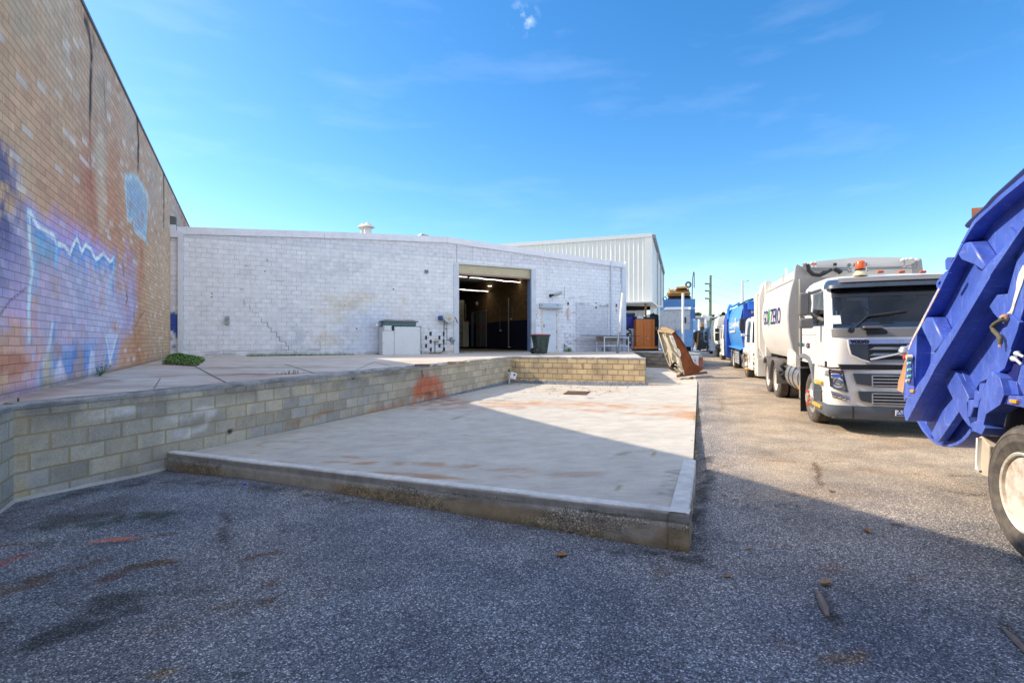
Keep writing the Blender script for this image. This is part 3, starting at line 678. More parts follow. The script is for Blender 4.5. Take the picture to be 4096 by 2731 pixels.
 c.blob(*G((400,1000))[0],1.8,.8,pink,.45,0,.6,.4,33,2);c.blob(*G((620,950))[0],1.6,.9,S(196,196,220,k),.5,0,.6,.36,34,2)
 c.blob(*G((470,900))[0],.9,.5,S(150,160,190,k),.45,0,.6,.4,36,3);c.blob(*G((800,850))[0],1.0,.9,S(176,160,206,k),.5,0,.6,.3,37,2)
 top=[(178,395),(197,398),(235,480),(300,520),(340,545),(357,600),(375,590),(405,600),(440,650),(462,590),(482,553),(500,600),(512,640),(540,592),(570,625),(600,685),(630,665),(652,650),(690,705),(716,672)]
 c.warp(3,.02)
 c.stroke(G((350,470),(420,520),(470,545),(540,580),(610,640)),.22,S(178,140,216,k),.75,.9,.3);c.stroke(G(*[(x,y-20)for x,y in top]),.13,S(190,160,220,k),.6,.9)
 c.poly(G((185,430),(205,470),(300,560),(345,590),(350,720),(330,700),(250,690),(195,690)),teal,.8,.08,.2,3,3)
 c.stroke(G(*[(x+6,y+26)for x,y in top]),.11,blu,.75,.8,.22,4,3);c.stroke(G((300,560),(340,640),(330,720),(230,690)),.12,S(150,150,170,k),.5,.9)
 for x0,y0,y1,ww in((480,580,700,.11),(520,620,760,.09),(560,620,700,.1),(620,690,830,.06),(650,680,760,.1),(700,720,900,.07),(590,700,760,.06)):c.stroke(G((x0,y0),(x0+12,y1)),ww,blu,.7,.8,.25)
 c.stroke(G(*[(x+3,y+12)for x,y in top]),.05,S(70,150,222,k),.9,.35);c.stroke(G(*top),.042,S(236,246,252,k),1,.3);c.stroke(G((716,672),(712,740),(695,850),(690,895)),.05,S(120,200,232,k),.85,.7)
 c.stroke(G((178,395),(182,520),(190,640),(205,730),(190,830),(180,1000),(182,1190)),.055,S(206,232,244,k),.95,.35,.2);c.stroke(G((215,700),(230,770),(215,900)),.06,S(120,190,226,k),.6,.8,.3)
 c.stroke(G((357,600),(352,720)),.06,S(110,190,236,k),.85);c.stroke(G((330,1090),(315,1200),(290,1320),(270,1340)),.05,S(214,228,242,k),.85);c.stroke(G((345,1090),(335,1180)),.06,blu,.7,.8)
 c.poly(G((300,1250),(420,1230),(560,1210),(740,1190),(720,1330),(600,1400),(420,1440),(260,1470),(240,1400)),blu,.8,.15,.3,8,2)
 c.poly(G((390,1230),(530,1230),(560,1400),(430,1420)),deep,.6,.15,.36,9,3)
 c.poly(G((378,1290),(400,1360),(425,1445),(320,1468)),S(226,208,216,k),.9,.05);c.poly(G((570,1240),(590,1300),(606,1410),(552,1420),(560,1330)),S(224,216,226,k),.85,.05)
 c.poly(G((240,1380),(250,1480),(222,1480)),S(220,224,234,k),.8,.05);c.poly(G((660,1150),(735,1140),(690,1340)),S(206,206,230,k),.8,.05);c.stroke(G((665,1180),(690,1330),(735,1160)),.05,S(228,228,240,k),.8)
 c.blob(*G((490,1330))[0],.3,.25,S(206,156,100,k),.6,0,.6,.36);c.blob(*G((300,1400))[0],.2,.3,S(214,184,96,k),.6,0,.6,.34);c.blob(*G((360,1260))[0],.2,.12,S(206,150,110,k),.5)
 c.blob(*G((60,1270))[0],.9,.35,S(220,156,90,k),.75,0,.6,.3);c.blob(*G((60,1345))[0],.5,.12,S(196,112,70,k),.7,0,.5,.3)
 c.stroke(G((790,905),(800,930),(790,955)),.04,S(90,80,120,k),.7);c.stroke(G((850,960),(838,1040),(850,1110),(880,1040),(910,1010),(915,1070)),.025,S(96,84,92,k),.6);c.stroke(G((840,1100),(850,1175)),.02,S(96,84,92,k),.6);c.stroke(G((770,720),(775,780)),.05,S(70,70,110,k),.6)
 c.stroke(G((0,1030),(60,950),(170,860)),.012,S(90,70,90,k),.7)
 # blue tag high on the wall
 tag=[(785,165),(805,175),(828,158),(870,190),(905,255),(928,300),(922,420),(915,520),(908,560),(880,520),(850,512),(832,440),(800,430),(790,300)]
 c.poly(G(*tag),S(150,182,206,k),.8,.06,.22,6,3);c.poly(G((800,200),(860,220),(900,290),(890,380),(830,380)),S(120,170,210,k),.5,.1,.4,9,3)
 c.stroke(G(*tag,tag[0]),.07,S(176,216,228,k),.8,.8,.22);c.stroke(G((905,450),(918,580)),.07,S(120,200,224,k),.85)
 for x in(810,838,866,892):c.stroke(G((x,200),(x+8,470)),.05,S(110,160,200,k),.45,.9,.4,x)
 # darker foot of the wall
 c.over(np.clip((1.16-v)/.10,0,1),(.20,.17,.14),.55)
 lum=c.c@np.array([.3,.55,.15]);c.c=(c.c*.80+lum[:,None]*.20)*np.array([1.04,1.06,1.07])
 t=block_mat('brown_brick',bw,bh,(.90,1.10),(.62,.57,.53),.0075,depth=.55,grain=.12)
 root=thing('brick_building','tall tan brick warehouse wall with faded blue and lilac graffiti at the left','building',Vector((BW(8),8,0)))
 mb=MB();mb.grid(P);o=mb.build('wall',t,root,recalc=False);vcol(o,c.c)
 back=paint('brick_plain',(.42,.30,.20),.9,var=.15)
 mb=MB();a=P0+dB*-16-nB*.02;b=P0+dB*44-nB*.02
 mb.prism([a,b,b-nB*9,a-nB*9],(0,0,7.78));mb.build('building_core',back,root)
 mb=MB();a=P0+dB*-16+nB*.03;b=P0+dB*44+nB*.03;zt=Vector((0,0,7.80))
 mb.prism([a+zt,b+zt,b-nB*.4+zt,a-nB*.4+zt],(0,0,.06));mb.build('coping',paint('coping_metal',(.16,.16,.16),.5,.4),root)
build_brick_building()
# ================================================================== RETAINING WALLS
def shift_uv(o,fn):
 me=o.data;n=len(me.loops);lv=np.zeros(n,int);me.loops.foreach_get('vertex_index',lv)
 co=np.zeros(len(me.vertices)*3);me.vertices.foreach_get('co',co);co=co.reshape(-1,3)
 T=np.array(WM[o.name]);Wd=co@T[:3,:3].T+T[:3,3]
 uv=np.zeros(n*2);uvl=me.uv_layers[0].data;uvl.foreach_get('uv',uv);uv=uv.reshape(-1,2)
 uv=fn(uv,Wd[lv]);uvl.foreach_set('uv',uv.reshape(-1))
ROUGHCAP=None
def build_retaining():
 global ROUGHCAP
 nR=Vector((1,-.3685,0)).normalized();dR=Vector((.3685,1,0)).normalized();A=Vector((-5.62,5.75,0));L=(Vector((0,21,0))-A).length
 root=thing('retaining_wall','long grey concrete block retaining wall with rough cement coping and a red paint splash','wall',Vector((-3,13,0)))
 us=np.arange(0,L+.02,.045);zs=np.linspace(-.45,1.0,34)
 U,Hh=np.meshgrid(us,zs,indexing='ij');slope=.0058*dR.y
 Z=np.where(Hh>-.2,Hh*0+Hh,Hh);Z=np.where(Hh>0,Hh*(.925+slope*U)/1.0,Hh)
 P=np.stack([A.x+dR.x*U,A.y+dR.y*U,Z],-1)
 u,v=U.reshape(-1),(Z-slope*U).reshape(-1)
 c=Canvas(u,v,(.40,.375,.31));c.warp(2,.06)
 def R(f,*pts):
  out=[]
  for x,y in pts:
   p=at_plane(*f(x,y),A,nR);q=(p-A).dot(dR);out.append((q,p.z-slope*q))
  return out
 zA=zz(0,1580,3.1357);zB=zz(0,1400,1.96);zC=zz(1000,1350,1.96)
 f=fbm(u*.9,v*1.4,12);c.over(np.clip((f-.48)*4,0,1),(.46,.40,.29),.7)
 bi=np.floor(v/.21);bj=np.floor((u+(bi%2)*.2)/.4);h=np.abs(np.sin(bi*91.7+bj*47.3)*43758.5)%1
 c.over(np.clip((fbm(u*5,v*6,17)-.5)*6,0,1),(.30,.285,.25),.45);c.over((h<.25).astype(float),(.345,.345,.335),.6);c.over((h>.8).astype(float),(.50,.44,.33),.5);c.over(((h>.45)&(h<.56)).astype(float),(.30,.275,.235),.6)
 c.over(np.clip((v-.62)/.25,0,1)*np.clip((fbm(u*2,v*2,5)-.42)*5,0,1),(.15,.145,.14),.6)
 c.over(np.clip((u-7)/6,0,1),(.52,.43,.29),.5)
 eff=(.62,.60,.56)
 c.blob(*R(zA,(1320,240))[0],.35,.05,eff,.8,0,.6,.34);c.blob(*R(zB,(1610,480))[0],.18,.07,eff,.9,0,.6,.3);c.stroke(R(zB,(1400,640),(1520,630),(1600,590),(1610,540)),.05,eff,.9,.6,.32)
 c.blob(*R(zB,(1480,510))[0],.25,.05,eff,.6,0,.6,.36);c.stroke(R(zB,(1430,670),(1490,665)),.03,eff,.5)
 c.stroke(R(zA,(238,210),(240,400)),.07,(.42,.36,.24),.9);c.stroke(R(zA,(240,650),(240,840)),.07,(.42,.36,.24),.9);c.stroke(R(zA,(240,1090),(240,1290)),.07,(.42,.36,.24),.9)
 c.over(np.clip((.06-v)/.06,0,1),(.55,.53,.49),.0)
 c.blob(*R(zB,(1800,650))[0],.05,.03,(.02,.02,.02),.95)
 red=(.46,.13,.065)
 c.poly(R(zC,(1330,300),(1390,290),(1420,310),(1470,300),(1480,340),(1510,390),(1490,410),(1550,440),(1540,470),(1290,525),(1285,400),(1310,340)),red,.9,.14,.3,3,4)
 c.blob(*R(zC,(1390,400))[0],.8,.2,(.50,.16,.08),.6,0,.6,.3);c.blob(*R(zC,(1380,450))[0],.30,.07,(.16,.12,.09),.85,0,.5,.3);c.stroke(R(zC,(1345,265),(1350,300)),.04,(.05,.04,.04),.8)
 c.blob(*R(zC,(1150,540))[0],1.2,.10,(.40,.19,.09),.5,0,.6,.36);c.stroke(R(zC,(300,690),(430,650),(640,570)),.04,(.42,.21,.09),.6,.8,.34)
 c.stroke(R(zC,(1845,235),(1845,260)),.03,(.05,.05,.05),.8);c.blob(*R(zC,(808,323))[0],.03,.03,(.02,.02,.02),.9)
 c.over(np.clip((v-.89)/.03,0,1)*np.clip((u-.2)/.1,0,1),(.42,.38,.29),.4)
 t=block_mat('grey_block',.4,.21,(.84,1.14),(.86,.78,.60),.014,depth=.8,grain=.16,off=(0,.005))
 mb=MB();mb.grid(P);nv=len(mb.v)
 # the short near leg, turning towards the camera
 e=Vector((-3.0,1.0,0));dn=(e-A).normalized();Ln=(e-A).length
 us2=np.arange(0,Ln,.08);U2,H2=np.meshgrid(us2,zs,indexing='ij');Z2=np.where(H2>0,H2*.925,H2)
 mb.grid(np.stack([A.x+dn.x*U2,A.y+dn.y*U2,Z2],-1))
 o=mb.build('block_wall',t,root,recalc=False)
 c2=Canvas(U2.reshape(-1),Z2.reshape(-1),(.37,.35,.29));c2.over(np.clip((fbm(c2.U*2,c2.V*2,9)-.48)*5,0,1),(.30,.295,.27),.7)
 vcol(o,np.vstack([c.c,c2.c]))
 shift_uv(o,lambda uv,W:np.stack([uv[:,0],W[:,2]-.0058*np.clip(W[:,1]-5.75,0,99)],-1))
 # cement coping with crumbled, chipped edge
 cap=concrete('coping_cement',(1,1,1),.9,0,2.2);ROUGHCAP=cap
 def coping(p0,d,nrm,L,z0,slope,name,chips,n=220,wid=.30,parent=root):
  tt=np.linspace(0,L,n);rows=[]
  for q in tt:
   b=p0+d*q;zt=z0+slope*q;j=(fbm(np.array([q*3.0]),np.array([1.3]),6)[0]-.5)
   k=1.0
   for(a0,a1,kk)in chips:
    if a0<q<a1:k=kk
   fr=.012+.02*j-.05*(1-k);th=.07*k
   jz=(fbm(np.array([q*5.0]),np.array([7.3]),8)[0]-.5)*.018
   f0=b+nrm*fr;f1=b+nrm*(fr-.025);bk=b-nrm*wid
   rows.append([tuple(f0+Vector((0,0,zt-.07))),tuple(f0+Vector((0,0,zt-.07+th*.6+jz*.3))),tuple(f1+Vector((0,0,zt-.07+th+jz))),tuple(b-nrm*(wid*.5)+Vector((0,0,zt-.07+th+jz+.004))),tuple(bk+Vector((0,0,zt-.06+.035)))])
  P=np.array(rows);mb=MB();mb.grid(P);o=mb.build(name,cap,parent,recalc=False)
  U=np.repeat(tt,5);V=np.tile(np.arange(5)*.06,n);c=Canvas(U,V,(.33,.33,.325));f=fbm(U*3,V*14,16);c.over(np.clip((f-.5)*6,0,1),(.16,.16,.16),.8);c.over(np.clip((U-9.5)/3,0,1),(.46,.40,.30),.7)
  vcol(o,c.c);return o
 coping(A,dR,nR,L-.02,.998,.0058*dR.y,'coping',[(5.35,5.55,.25),(8.2,9.1,.55),(9.1,9.7,.3),(10.0,10.8,.4),(11.6,12.2,.3),(13.6,14.1,.6)])
 nn=Vector((-dn.y,dn.x,0));nn=nn if nn.x>0 else-nn
 coping(A,dn,nn,Ln,.998,0,'coping',[],60)
 # pale footing skirt at the asphalt
 ft=paint('footing_cement',(.40,.385,.35),.9,var=.2,scale=6,bump=.4)
 mb=MB()
 def skirt(p0,d,nrm,L):
  tt=np.linspace(0,L,40);rows=[]
  for q in tt:
   b=p0+d*q;g=float(gz(np.array([b.x]),np.array([b.y]))[0])+.012+.03*(fbm(np.array([q*2.2]),np.array([2.0]),4)[0]-.35)
   rows.append([tuple(b+nrm*.012+Vector((0,0,g+.02))),tuple(b+nrm*.022+Vector((0,0,g))),tuple(b+nrm*.06+Vector((0,0,g-.3)))])
  mb.grid(np.array(rows))
 skirt(A,dR,nR,1.72);skirt(A,dn,nn,Ln);mb.build('footing',ft,root,recalc=False)
 # ---- free-standing sunlit end wall
 root2=thing('retaining_wall','sunlit tan block wall closing the far end of the sunken slab','wall',Vector((2.5,20,0)))
 c1=Vector((0,21,0));e1=Vector((E1[0],E1[1],0));dE=(e1-c1).normalized();nE=Vector((dE.y,-dE.x,0));LE=(e1-c1).length
 us=np.arange(0,LE+.03,.05);us[-1]=LE;zs=np.linspace(-.2,1.025,26);U,Z=np.meshgrid(us,zs,indexing='ij')
 c=Canvas(U.reshape(-1),Z.reshape(-1),(.60,.455,.27));c.warp(2,.05)
 bi=np.floor(c.V/.21);bj=np.floor((c.U+(bi%2)*.2)/.4);h=np.abs(np.sin(bi*51.7+bj*87.3)*43758.5)%1
 c.over((h<.25).astype(float),(.50,.39,.25),.6);c.over((h>.8).astype(float),(.70,.55,.34),.6);c.over(np.clip((fbm(c.U*2,c.V*3,4)-.52)*6,0,1),(.30,.24,.17),.5)
 c.over(np.clip((.10-c.V)/.12,0,1),(.36,.22,.13),.6);zE=zz(2020,1400,3.92)
 pl=lambda x,y:((lambda p:((p-c1).dot(dE),p.z))(at_plane(*zE(x,y),c1,nE)))
 c.stroke([pl(1222,222),pl(1228,295)],.03,(.26,.12,.07),.9)
 mb=MB();mb.grid(np.stack([c1.x+dE.x*U,c1.y+dE.y*U,Z],-1));nv=len(mb.v)
 q=[c1+nE*-.003,e1+nE*-.003,e1-nE*.2,c1-nE*.2];mb.prism([p+Vector((0,0,-.2))for p in q],(0,0,1.225))
 te=block_mat('tan_block',.4,.21,(.90,1.10),(.62,.52,.38),.018,depth=1.1,grain=.2,off=(.1,-.008))
 o=mb.build('block_wall',te,root2,recalc=False);vcol(o,np.vstack([c.c,np.tile([.42,.35,.25],(len(mb.v)-nv,1))]))
 coping(c1+dE*-.02,dE,nE,LE+.04,1.095,.0,'coping',[(2.3,2.5,.7),(3.4,3.7,.8)],120,.24,root2)
 # ---- second retaining wall, shaded, carrying the deck behind
 root3=thing('retaining_wall','dark shaded block wall under the edge of the far deck, behind the rusty steel chute','wall',Vector((8,27.5,0)))
 a=Vector((W2[0]-.9,W2[1]+.98,0));b=Vector((PIER[0]-.1,PIER[1]+.1,0));d=(b-a).normalized();n=Vector((d.y,-d.x,0));L3=(b-a).length
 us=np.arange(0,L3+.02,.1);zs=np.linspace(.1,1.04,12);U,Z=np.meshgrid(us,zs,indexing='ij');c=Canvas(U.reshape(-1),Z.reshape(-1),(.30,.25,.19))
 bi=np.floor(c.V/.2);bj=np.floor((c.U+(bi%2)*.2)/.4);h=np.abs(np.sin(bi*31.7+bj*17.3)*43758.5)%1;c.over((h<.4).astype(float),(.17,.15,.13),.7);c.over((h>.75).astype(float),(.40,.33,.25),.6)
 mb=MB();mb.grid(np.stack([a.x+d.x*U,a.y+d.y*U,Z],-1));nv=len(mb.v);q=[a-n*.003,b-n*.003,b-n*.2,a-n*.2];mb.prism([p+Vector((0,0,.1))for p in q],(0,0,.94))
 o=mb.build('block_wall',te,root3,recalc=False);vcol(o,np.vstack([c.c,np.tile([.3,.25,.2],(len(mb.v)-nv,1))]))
 mb=MB();q=[a+n*.02,b+n*.02,b-n*.3,a-n*.3];mb.prism([p+Vector((0,0,1.041))for p in q],(0,0,.07));mb.build('coping',paint('deck_edge',(.36,.34,.31),.9,var=.25,scale=5,bump=.5),root3,bevel=.01)
 mb=MB();mb.prism([Vector((PIER[0]-.1,PIER[1]+.1,.1)),Vector((PIER[0]+2.0,PIER[1]+6,.1)),Vector((PIER[0]+1.8,PIER[1]+6,.1)),Vector((PIER[0]-.3,PIER[1]+.1,.1))],(0,0,.95));mb.build('return_wall',paint('plain_block',(.30,.27,.22),.9,var=.2),root3)
 tim=paint('weathered_timber',(.22,.15,.09),.85,var=.3,scale=8,bump=.4)
 mb=MB();g=lambda p,z:Vector((p.x,p.y,z));mb.tube([g(a+d*.8+n*.15,.36),g(a+d*(L3-.9)+n*.16,.31)],.06,4);mb.build('timber_beam',tim,None,'long brown timber beam lying along the foot of the shaded block wall','timber beam')
build_retaining()
# ================================================================== WHITE BLOCK WORKSHOP
WA=Vector((-13.52,20.4,0));dW=Vector((.8909,.4543,0));nW=Vector((.4543,-.8909,0))
def WUV(nx,ny,off=0.0):
 p=at_plane(nx,ny,WA+nW*off,nW);return((p-WA).dot(dW),p.z)
def WP(u,z,off=0.0):return WA+dW*u+nW*off+Vector((0,0,z))
def WX(f,x,y,off=0.0):u,z=WUV(*f(x,y),off);return WP(u,z,off)
Z3=zz(600,850,2.4125);Z4=zz(1300,850,2.413);Z5=zz(1750,900,2.85);Z6=zz(2050,900,2.412);ZC=zz(1480,1230,6.533);ZB=zz(2120,1180,6.03);ZD=zz(1840,1080,7.127)
WM_WALL=WM_B=None
ROOT_W=thing('white_workshop','long white painted block workshop with low gable fascia and open roller door','building',WP(11,1.05))
def build_white():
 root=ROOT_W
 uO0,zO0=WUV(*Z5(243,450));uO1,zO1=WUV(*Z5(1072,500));zO=(zO0+zO1)/2
 uD0,zD=WUV(*Z6(290,822));uD1,_=WUV(*Z6(428,822));U1=WUV(*D(1435,700))[0]
 holes=[]
 for x0,y0,x1,y1 in((1550,630,1612,738),(1438,738,1490,840),(1556,840,1614,942),(1438,948,1492,1050),(1560,1048,1614,1152),(1784,735,1840,838),(1785,946,1842,1042),(1900,630,1950,735),(1902,838,1952,930),(1905,1040,1960,1140)):
  a=WUV(*ZC(x0,y0));b=WUV(*ZC(x1,y1));holes.append((a[0],b[0],b[1],a[1]))
 zB_=.8;ZT=5.88
 us=sorted(set(list(np.arange(-.25,U1,.085))+[U1,uO0,uO1]+[q for h in holes for q in h[:2]]));zs=sorted(set(list(np.arange(zB_,ZT,.085))+[ZT,zO]+[q for h in holes for q in h[2:]]))
 us=np.array(us);zs=np.array(zs)
 U,V=np.meshgrid(us,zs,indexing='ij');idx=np.arange(U.size).reshape(U.shape)
 cu=(us[:-1]+us[1:])/2;cz=(zs[:-1]+zs[1:])/2;CU,CZ=np.meshgrid(cu,cz,indexing='ij')
 keep=~((CU>uO0)&(CU<uO1)&(CZ<zO))
 for h in holes:keep&=~((CU>h[0])&(CU<h[1])&(CZ>h[2])&(CZ<h[3]))
 ii,jj=np.nonzero(keep)
 fs=np.stack([idx[ii,jj],idx[ii+1,jj],idx[ii+1,jj+1],idx[ii,jj+1]],-1)
 mb=MB();mb.add([WP(a,b)for a,b in zip(U.reshape(-1),V.reshape(-1))],[tuple(int(k)for k in f)for f in fs])
 u,v=U.reshape(-1),V.reshape(-1)
 c=Canvas(u,v,(.80,.79,.785));c.warp(1.5,.12)
 f=fbm(u*.5,v*.7,2);c.over(np.clip((f-.5)*4,0,1),(.75,.74,.75),.6);f=fbm(u*1.2,v*1.5,22);c.over(np.clip((f-.56)*6,0,1),(.66,.655,.68),.45)
 c.over(np.clip((5-u)/4,0,1),(.86,.80,.81),.55);c.over(np.clip((u-15)/4,0,1),(.80,.82,.85),.5)
 W=lambda f,*p:[WUV(*f(x,y))for x,y in p]
 gry=(.58,.58,.62)
 for(x,y,rx,ry)in((1680,575,.5,.25),(1850,480,.7,.4),(1500,550,.5,.3),(1500,1290,.9,.3),(1350,1180,.5,.3),(1450,1210,.6,.2),(1300,900,.4,.2)):c.blob(*W(Z3,(x,y))[0],rx,ry,gry,.55,0,.6,.42,x%17,3)
 for(x,y,rx,ry)in((150,490,.8,.35),(450,330,.7,.3),(660,390,.9,.3),(240,540,.5,.2)):c.blob(*W(Z4,(x,y))[0],rx,ry,gry,.45,0,.6,.42,x%19,3)
 ylw=(.68,.58,.42);rst=(.40,.20,.10)
 for(x,y,rx,ry,al)in((140,920,.8,.5,.45),(300,880,.5,.5,.35),(120,1170,.9,.5,.45),(400,820,.4,.2,.4),(750,890,.15,.5,.4),(90,1200,.6,.08,.5)):c.blob(*W(Z4,(x,y))[0],rx,ry,ylw,al,0,.6,.38,x%13,3)
 blue=(.50,.62,.86);c.blob(*W(Z4,(430,1190))[0],1.0,.9,blue,.35,0,.9)
 c.over(np.clip((1.30-v)/.12,0,1)*np.clip((fbm(u*2.5,v*5,44)-.42)*5,0,1),(.42,.40,.38),.7)
 c.over(np.clip((1.22-v)/.05,0,1)*np.clip((u-12.2)/.1,0,1)*np.clip((15.4-u)/.1,0,1),rst,.5)
 c.blob(*W(ZC,(1660,1200))[0],.35,.10,(.10,.08,.07),.8,0,.6,.38);c.blob(*W(ZC,(1700,840))[0],.22,.12,ylw,.7,0,.5,.34);c.blob(*W(ZC,(2000,1200))[0],.9,.14,(.62,.47,.33),.6,0,.6,.34)
 for q in range(9):c.stroke(W(ZC,(2115+q*12,885),(2115+q*12,925+(q%3)*22)),.012,(.50,.24,.10),.75)
 c.blob(*W(ZC,(2160,1000))[0],.2,.25,(.66,.52,.38),.5,0,.6,.34)
 for(x,y0,y1,ww)in((915,250,370,.06),(905,370,560,.045),(2080,290,360,.05),(2085,360,440,.04),(1140,1210,1320,.03)):c.stroke(W(ZB,(x,y0),(x+5,y1)),ww,(.40,.17,.07),.8,.9,.3,int(x)%7,6)
 c.blob(*W(ZB,(930,470))[0],.10,.35,(.60,.42,.28),.5,0,.6,.3);c.blob(*W(ZB,(480,60))[0],.08,.12,(.55,.36,.22),.6,0,.6,.3)
 # bricked-up opening with grimier joints
 a=W(ZB,(1105,225),(1880,240),(1880,1360),(1115,1380));c.poly(a,(.63,.62,.66),.7,.03);c.stroke(W(ZB,(1640,235),(1750,240),(1870,235)),.06,(.10,.10,.10),.85,.9,.34,5,7);c.stroke(W(ZB,(1110,222),(1640,232)),.02,(.12,.12,.12),.7,.8,.36)
 c.blob(*W(ZB,(1780,1340))[0],.45,.16,(.12,.12,.13),.8,0,.6,.38);c.blob(*W(ZB,(1340,1200))[0],.10,.07,(.80,.78,.70),.8);c.stroke(W(ZB,(1250,1335),(1400,1260)),.03,(.80,.80,.80),.7)
 for(x,y,rx,ry)in((860,930,.4,.07),(950,980,.5,.06),(780,1080,.5,.06),(1010,1090,.35,.07),(1000,1150,.3,.06),(760,415,.25,.05),(1030,410,.2,.05),(900,760,.5,.05),(190,690,.12,.12),(130,290,.2,.2)):c.blob(*W(ZB,(x,y))[0],rx,ry,(.30,.30,.34),.6,0,.6,.46,x%11,9)
 # blue paint in the recess by the downpipe
 dpu=WUV(*Z3(262,700))[0];zb=WUV(*Z3(230,960))[1]
 m=((u<dpu+.02)).astype(float);drip=zb-.55-.9*fbm(u*9,u*0,3)**2*1.6
 c.over(m*np.clip((zb+.06*np.sin(u*40)-v)/.05,0,1)*np.clip((v-drip)/.05,0,1),(.02,.07,.36),.95)
 for q in range(6):c.stroke([(dpu-.42+q*.075,2.0),(dpu-.42+q*.075,1.1+(q*37%5)*.06)],.016,(.03,.09,.42),.9)
 crack=paint('crack_dark',(.14,.13,.13),.95)
 t=block_mat('white_block',.4,.198,(.965,1.03),(.56,.56,.60),.0105,depth=.45,jmod=.75,rough=.7,grain=.07,off=(.05,.02))
 nv=len(mb.v)
 def strip(pts,wd,off=.004):
  wd*=.68
  for(a,b)in zip(pts[:-1],pts[1:]):
   (u0,z0),(u1,z1)=a,b;du,dz=u1-u0,z1-z0;l=math.hypot(du,dz)+1e-6;px,pz=-dz/l*wd,du/l*wd;ex_,ez_=du/l*wd,dz/l*wd
   mb.add([WP(u0-ex_+px,z0-ez_+pz,off),WP(u0-ex_-px,z0-ez_-pz,off),WP(u1+ex_-px,z1+ez_-pz,off),WP(u1+ex_+px,z1+ez_+pz,off)],[(0,1,2,3)],1)
 for pts,wd in((((907,835),(907,880)),.012),(((963,885),(963,925)),.012),(((990,930),(990,970),(1050,970),(1050,1010)),.006),(((1078,1020),(1078,1062),(1135,1062)),.010),(((1135,1062),(1138,1108),(1167,1110),(1168,1153),(1222,1155),(1223,1198),(1250,1200),(1252,1243),(1308,1245),(1312,1287),(1337,1288),(1338,1325)),.014),
 (((500,1345),(700,1338),(1000,1333),(1330,1328),(1395,1330),(1395,1370),(1420,1372)),.009),(((910,513),(950,515)),.012),(((870,740),(905,742)),.012),(((1160,655),(1300,663)),.007),(((1515,1153),(1525,1153)),.012),(((1520,1325),(1640,1325),(1640,1365)),.008),(((1640,1240),(1640,1280)),.008)):
  strip(W(Z3,*pts),wd)
 for pts,wd in((((218,225),(220,440)),.016),(((220,440),(1080,500)),.010),(((838,345),(838,455)),.012),(((395,255),(395,430)),.007),(((985,350),(1045,355),(1045,390),(985,388),(985,350)),.008),(((1045,435),(1060,440)),.01),(((530,430),(530,455)),.012)):strip(W(Z5,*pts),wd)
 for pts,wd in((((500,595),(500,705)),.016),(((470,805),(480,800),(482,762),(515,762),(515,730),(545,728),(545,700),(690,695)),.011),(((1045,420),(1040,560),(1010,560)),.014),(((945,540),(915,540)),.006),(((612,765),(612,1220)),.007),(((918,765),(918,1000)),.007),(((950,1080),(950,1215)),.010)):strip(W(Z6,*pts),wd)
 for y in(320,390,470,555,635,718,800,880,962,1043,1125,1205,1290):strip(W(ZB,(1115,y-8),(1875,y+(8 if y<900 else-2))),.006)
 # bolt holes, pits
 for f,x,y,r in((Z3,1133,463,.05),(Z3,1109,567,.05),(Z3,835,448,.03),(Z3,597,780,.045),(Z3,596,816,.05),(Z3,909,886,.035),(Z3,1562,934,.04),(Z3,1880,897,.03),(Z4,1060,404,.035),(Z4,660,741,.07),(Z4,305,1120,.06),(Z4,192,896,.04),(Z4,1113,709,.02),(Z4,997,996,.03),(Z4,1003,1128,.03),(Z4,955,895,.03),(Z5,395,310,.03),(Z5,525,290,.03),(Z5,32,695,.025),(ZC,1540,565,.05),(ZC,1978,562,.05),(ZC,1520,790,.04),(ZC,1520,1010,.035),(ZC,1530,220,.04),(ZB,665,598,.05),(Z6,435,915,.03)):
  q=WUV(*f(x,y));mb.add([WP(q[0]+r*.6*math.cos(k*.785),q[1]+r*.6*math.sin(k*.785),.005)for k in range(8)],[tuple(range(8))],1)
  # upper wall under the fascia
 low=[Z3(325,210),Z3(1900,255),Z4(1185,293),Z5(220,220),Z5(1425,395),Z6(1060,410)];LB=[(-.25,WUV(*low[0])[1]-.02)]+[WUV(*q)for q in low]+[(U1,WUV(*low[-1])[1]-.02)]
 n0=len(mb.v)
 for(a,b)in zip(LB[:-1],LB[1:]):mb.add([WP(a[0],ZT),WP(b[0],ZT),WP(b[0],b[1]+.05),WP(a[0],a[1]+.05)],[(0,1,2,3)])
 o=mb.build('front_wall',[t,crack],root,recalc=False);vcol(o,np.vstack([c.c,np.tile([.72,.71,.73],(len(mb.v)-nv,1))]))
 # dark blockwork cavity behind the vents, reveals of the door opening
 dark=paint('dark_reveal',(.10,.095,.09),.9,var=.2);whp=paint('white_masonry',(.66,.66,.68),.75,var=.1,scale=3)
 mb=MB()
 for h in holes:mb.hull2([WP(h[0],h[2],-.001),WP(h[1],h[2],-.001),WP(h[1],h[3],-.001),WP(h[0],h[3],-.001)],[WP(h[0],h[2],-.16),WP(h[1],h[2],-.16),WP(h[1],h[3],-.16),WP(h[0],h[3],-.16)])
 for m in mb.build_each('vent_recess',paint('vent_dark',(.22,.22,.22),.9,var=.3),root,recalc=False):bm=bmesh.new();bm.from_mesh(m.data);bm.faces.ensure_lookup_table();bmesh.ops.delete(bm,geom=[bm.faces[0]],context='FACES_ONLY');bm.to_mesh(m.data);bm.free()
 # fascia in three lengths
 top=[Z3(255,135),Z3(1930,192),Z4(1185,235),Z5(1425,330),Z6(1090,365)];TB=[(U,z)for U,z in[WUV(*q,.06)for q in top]]
 fz=lambda arr,u:float(np.interp(u,[a[0]for a in arr],[a[1]for a in arr]))
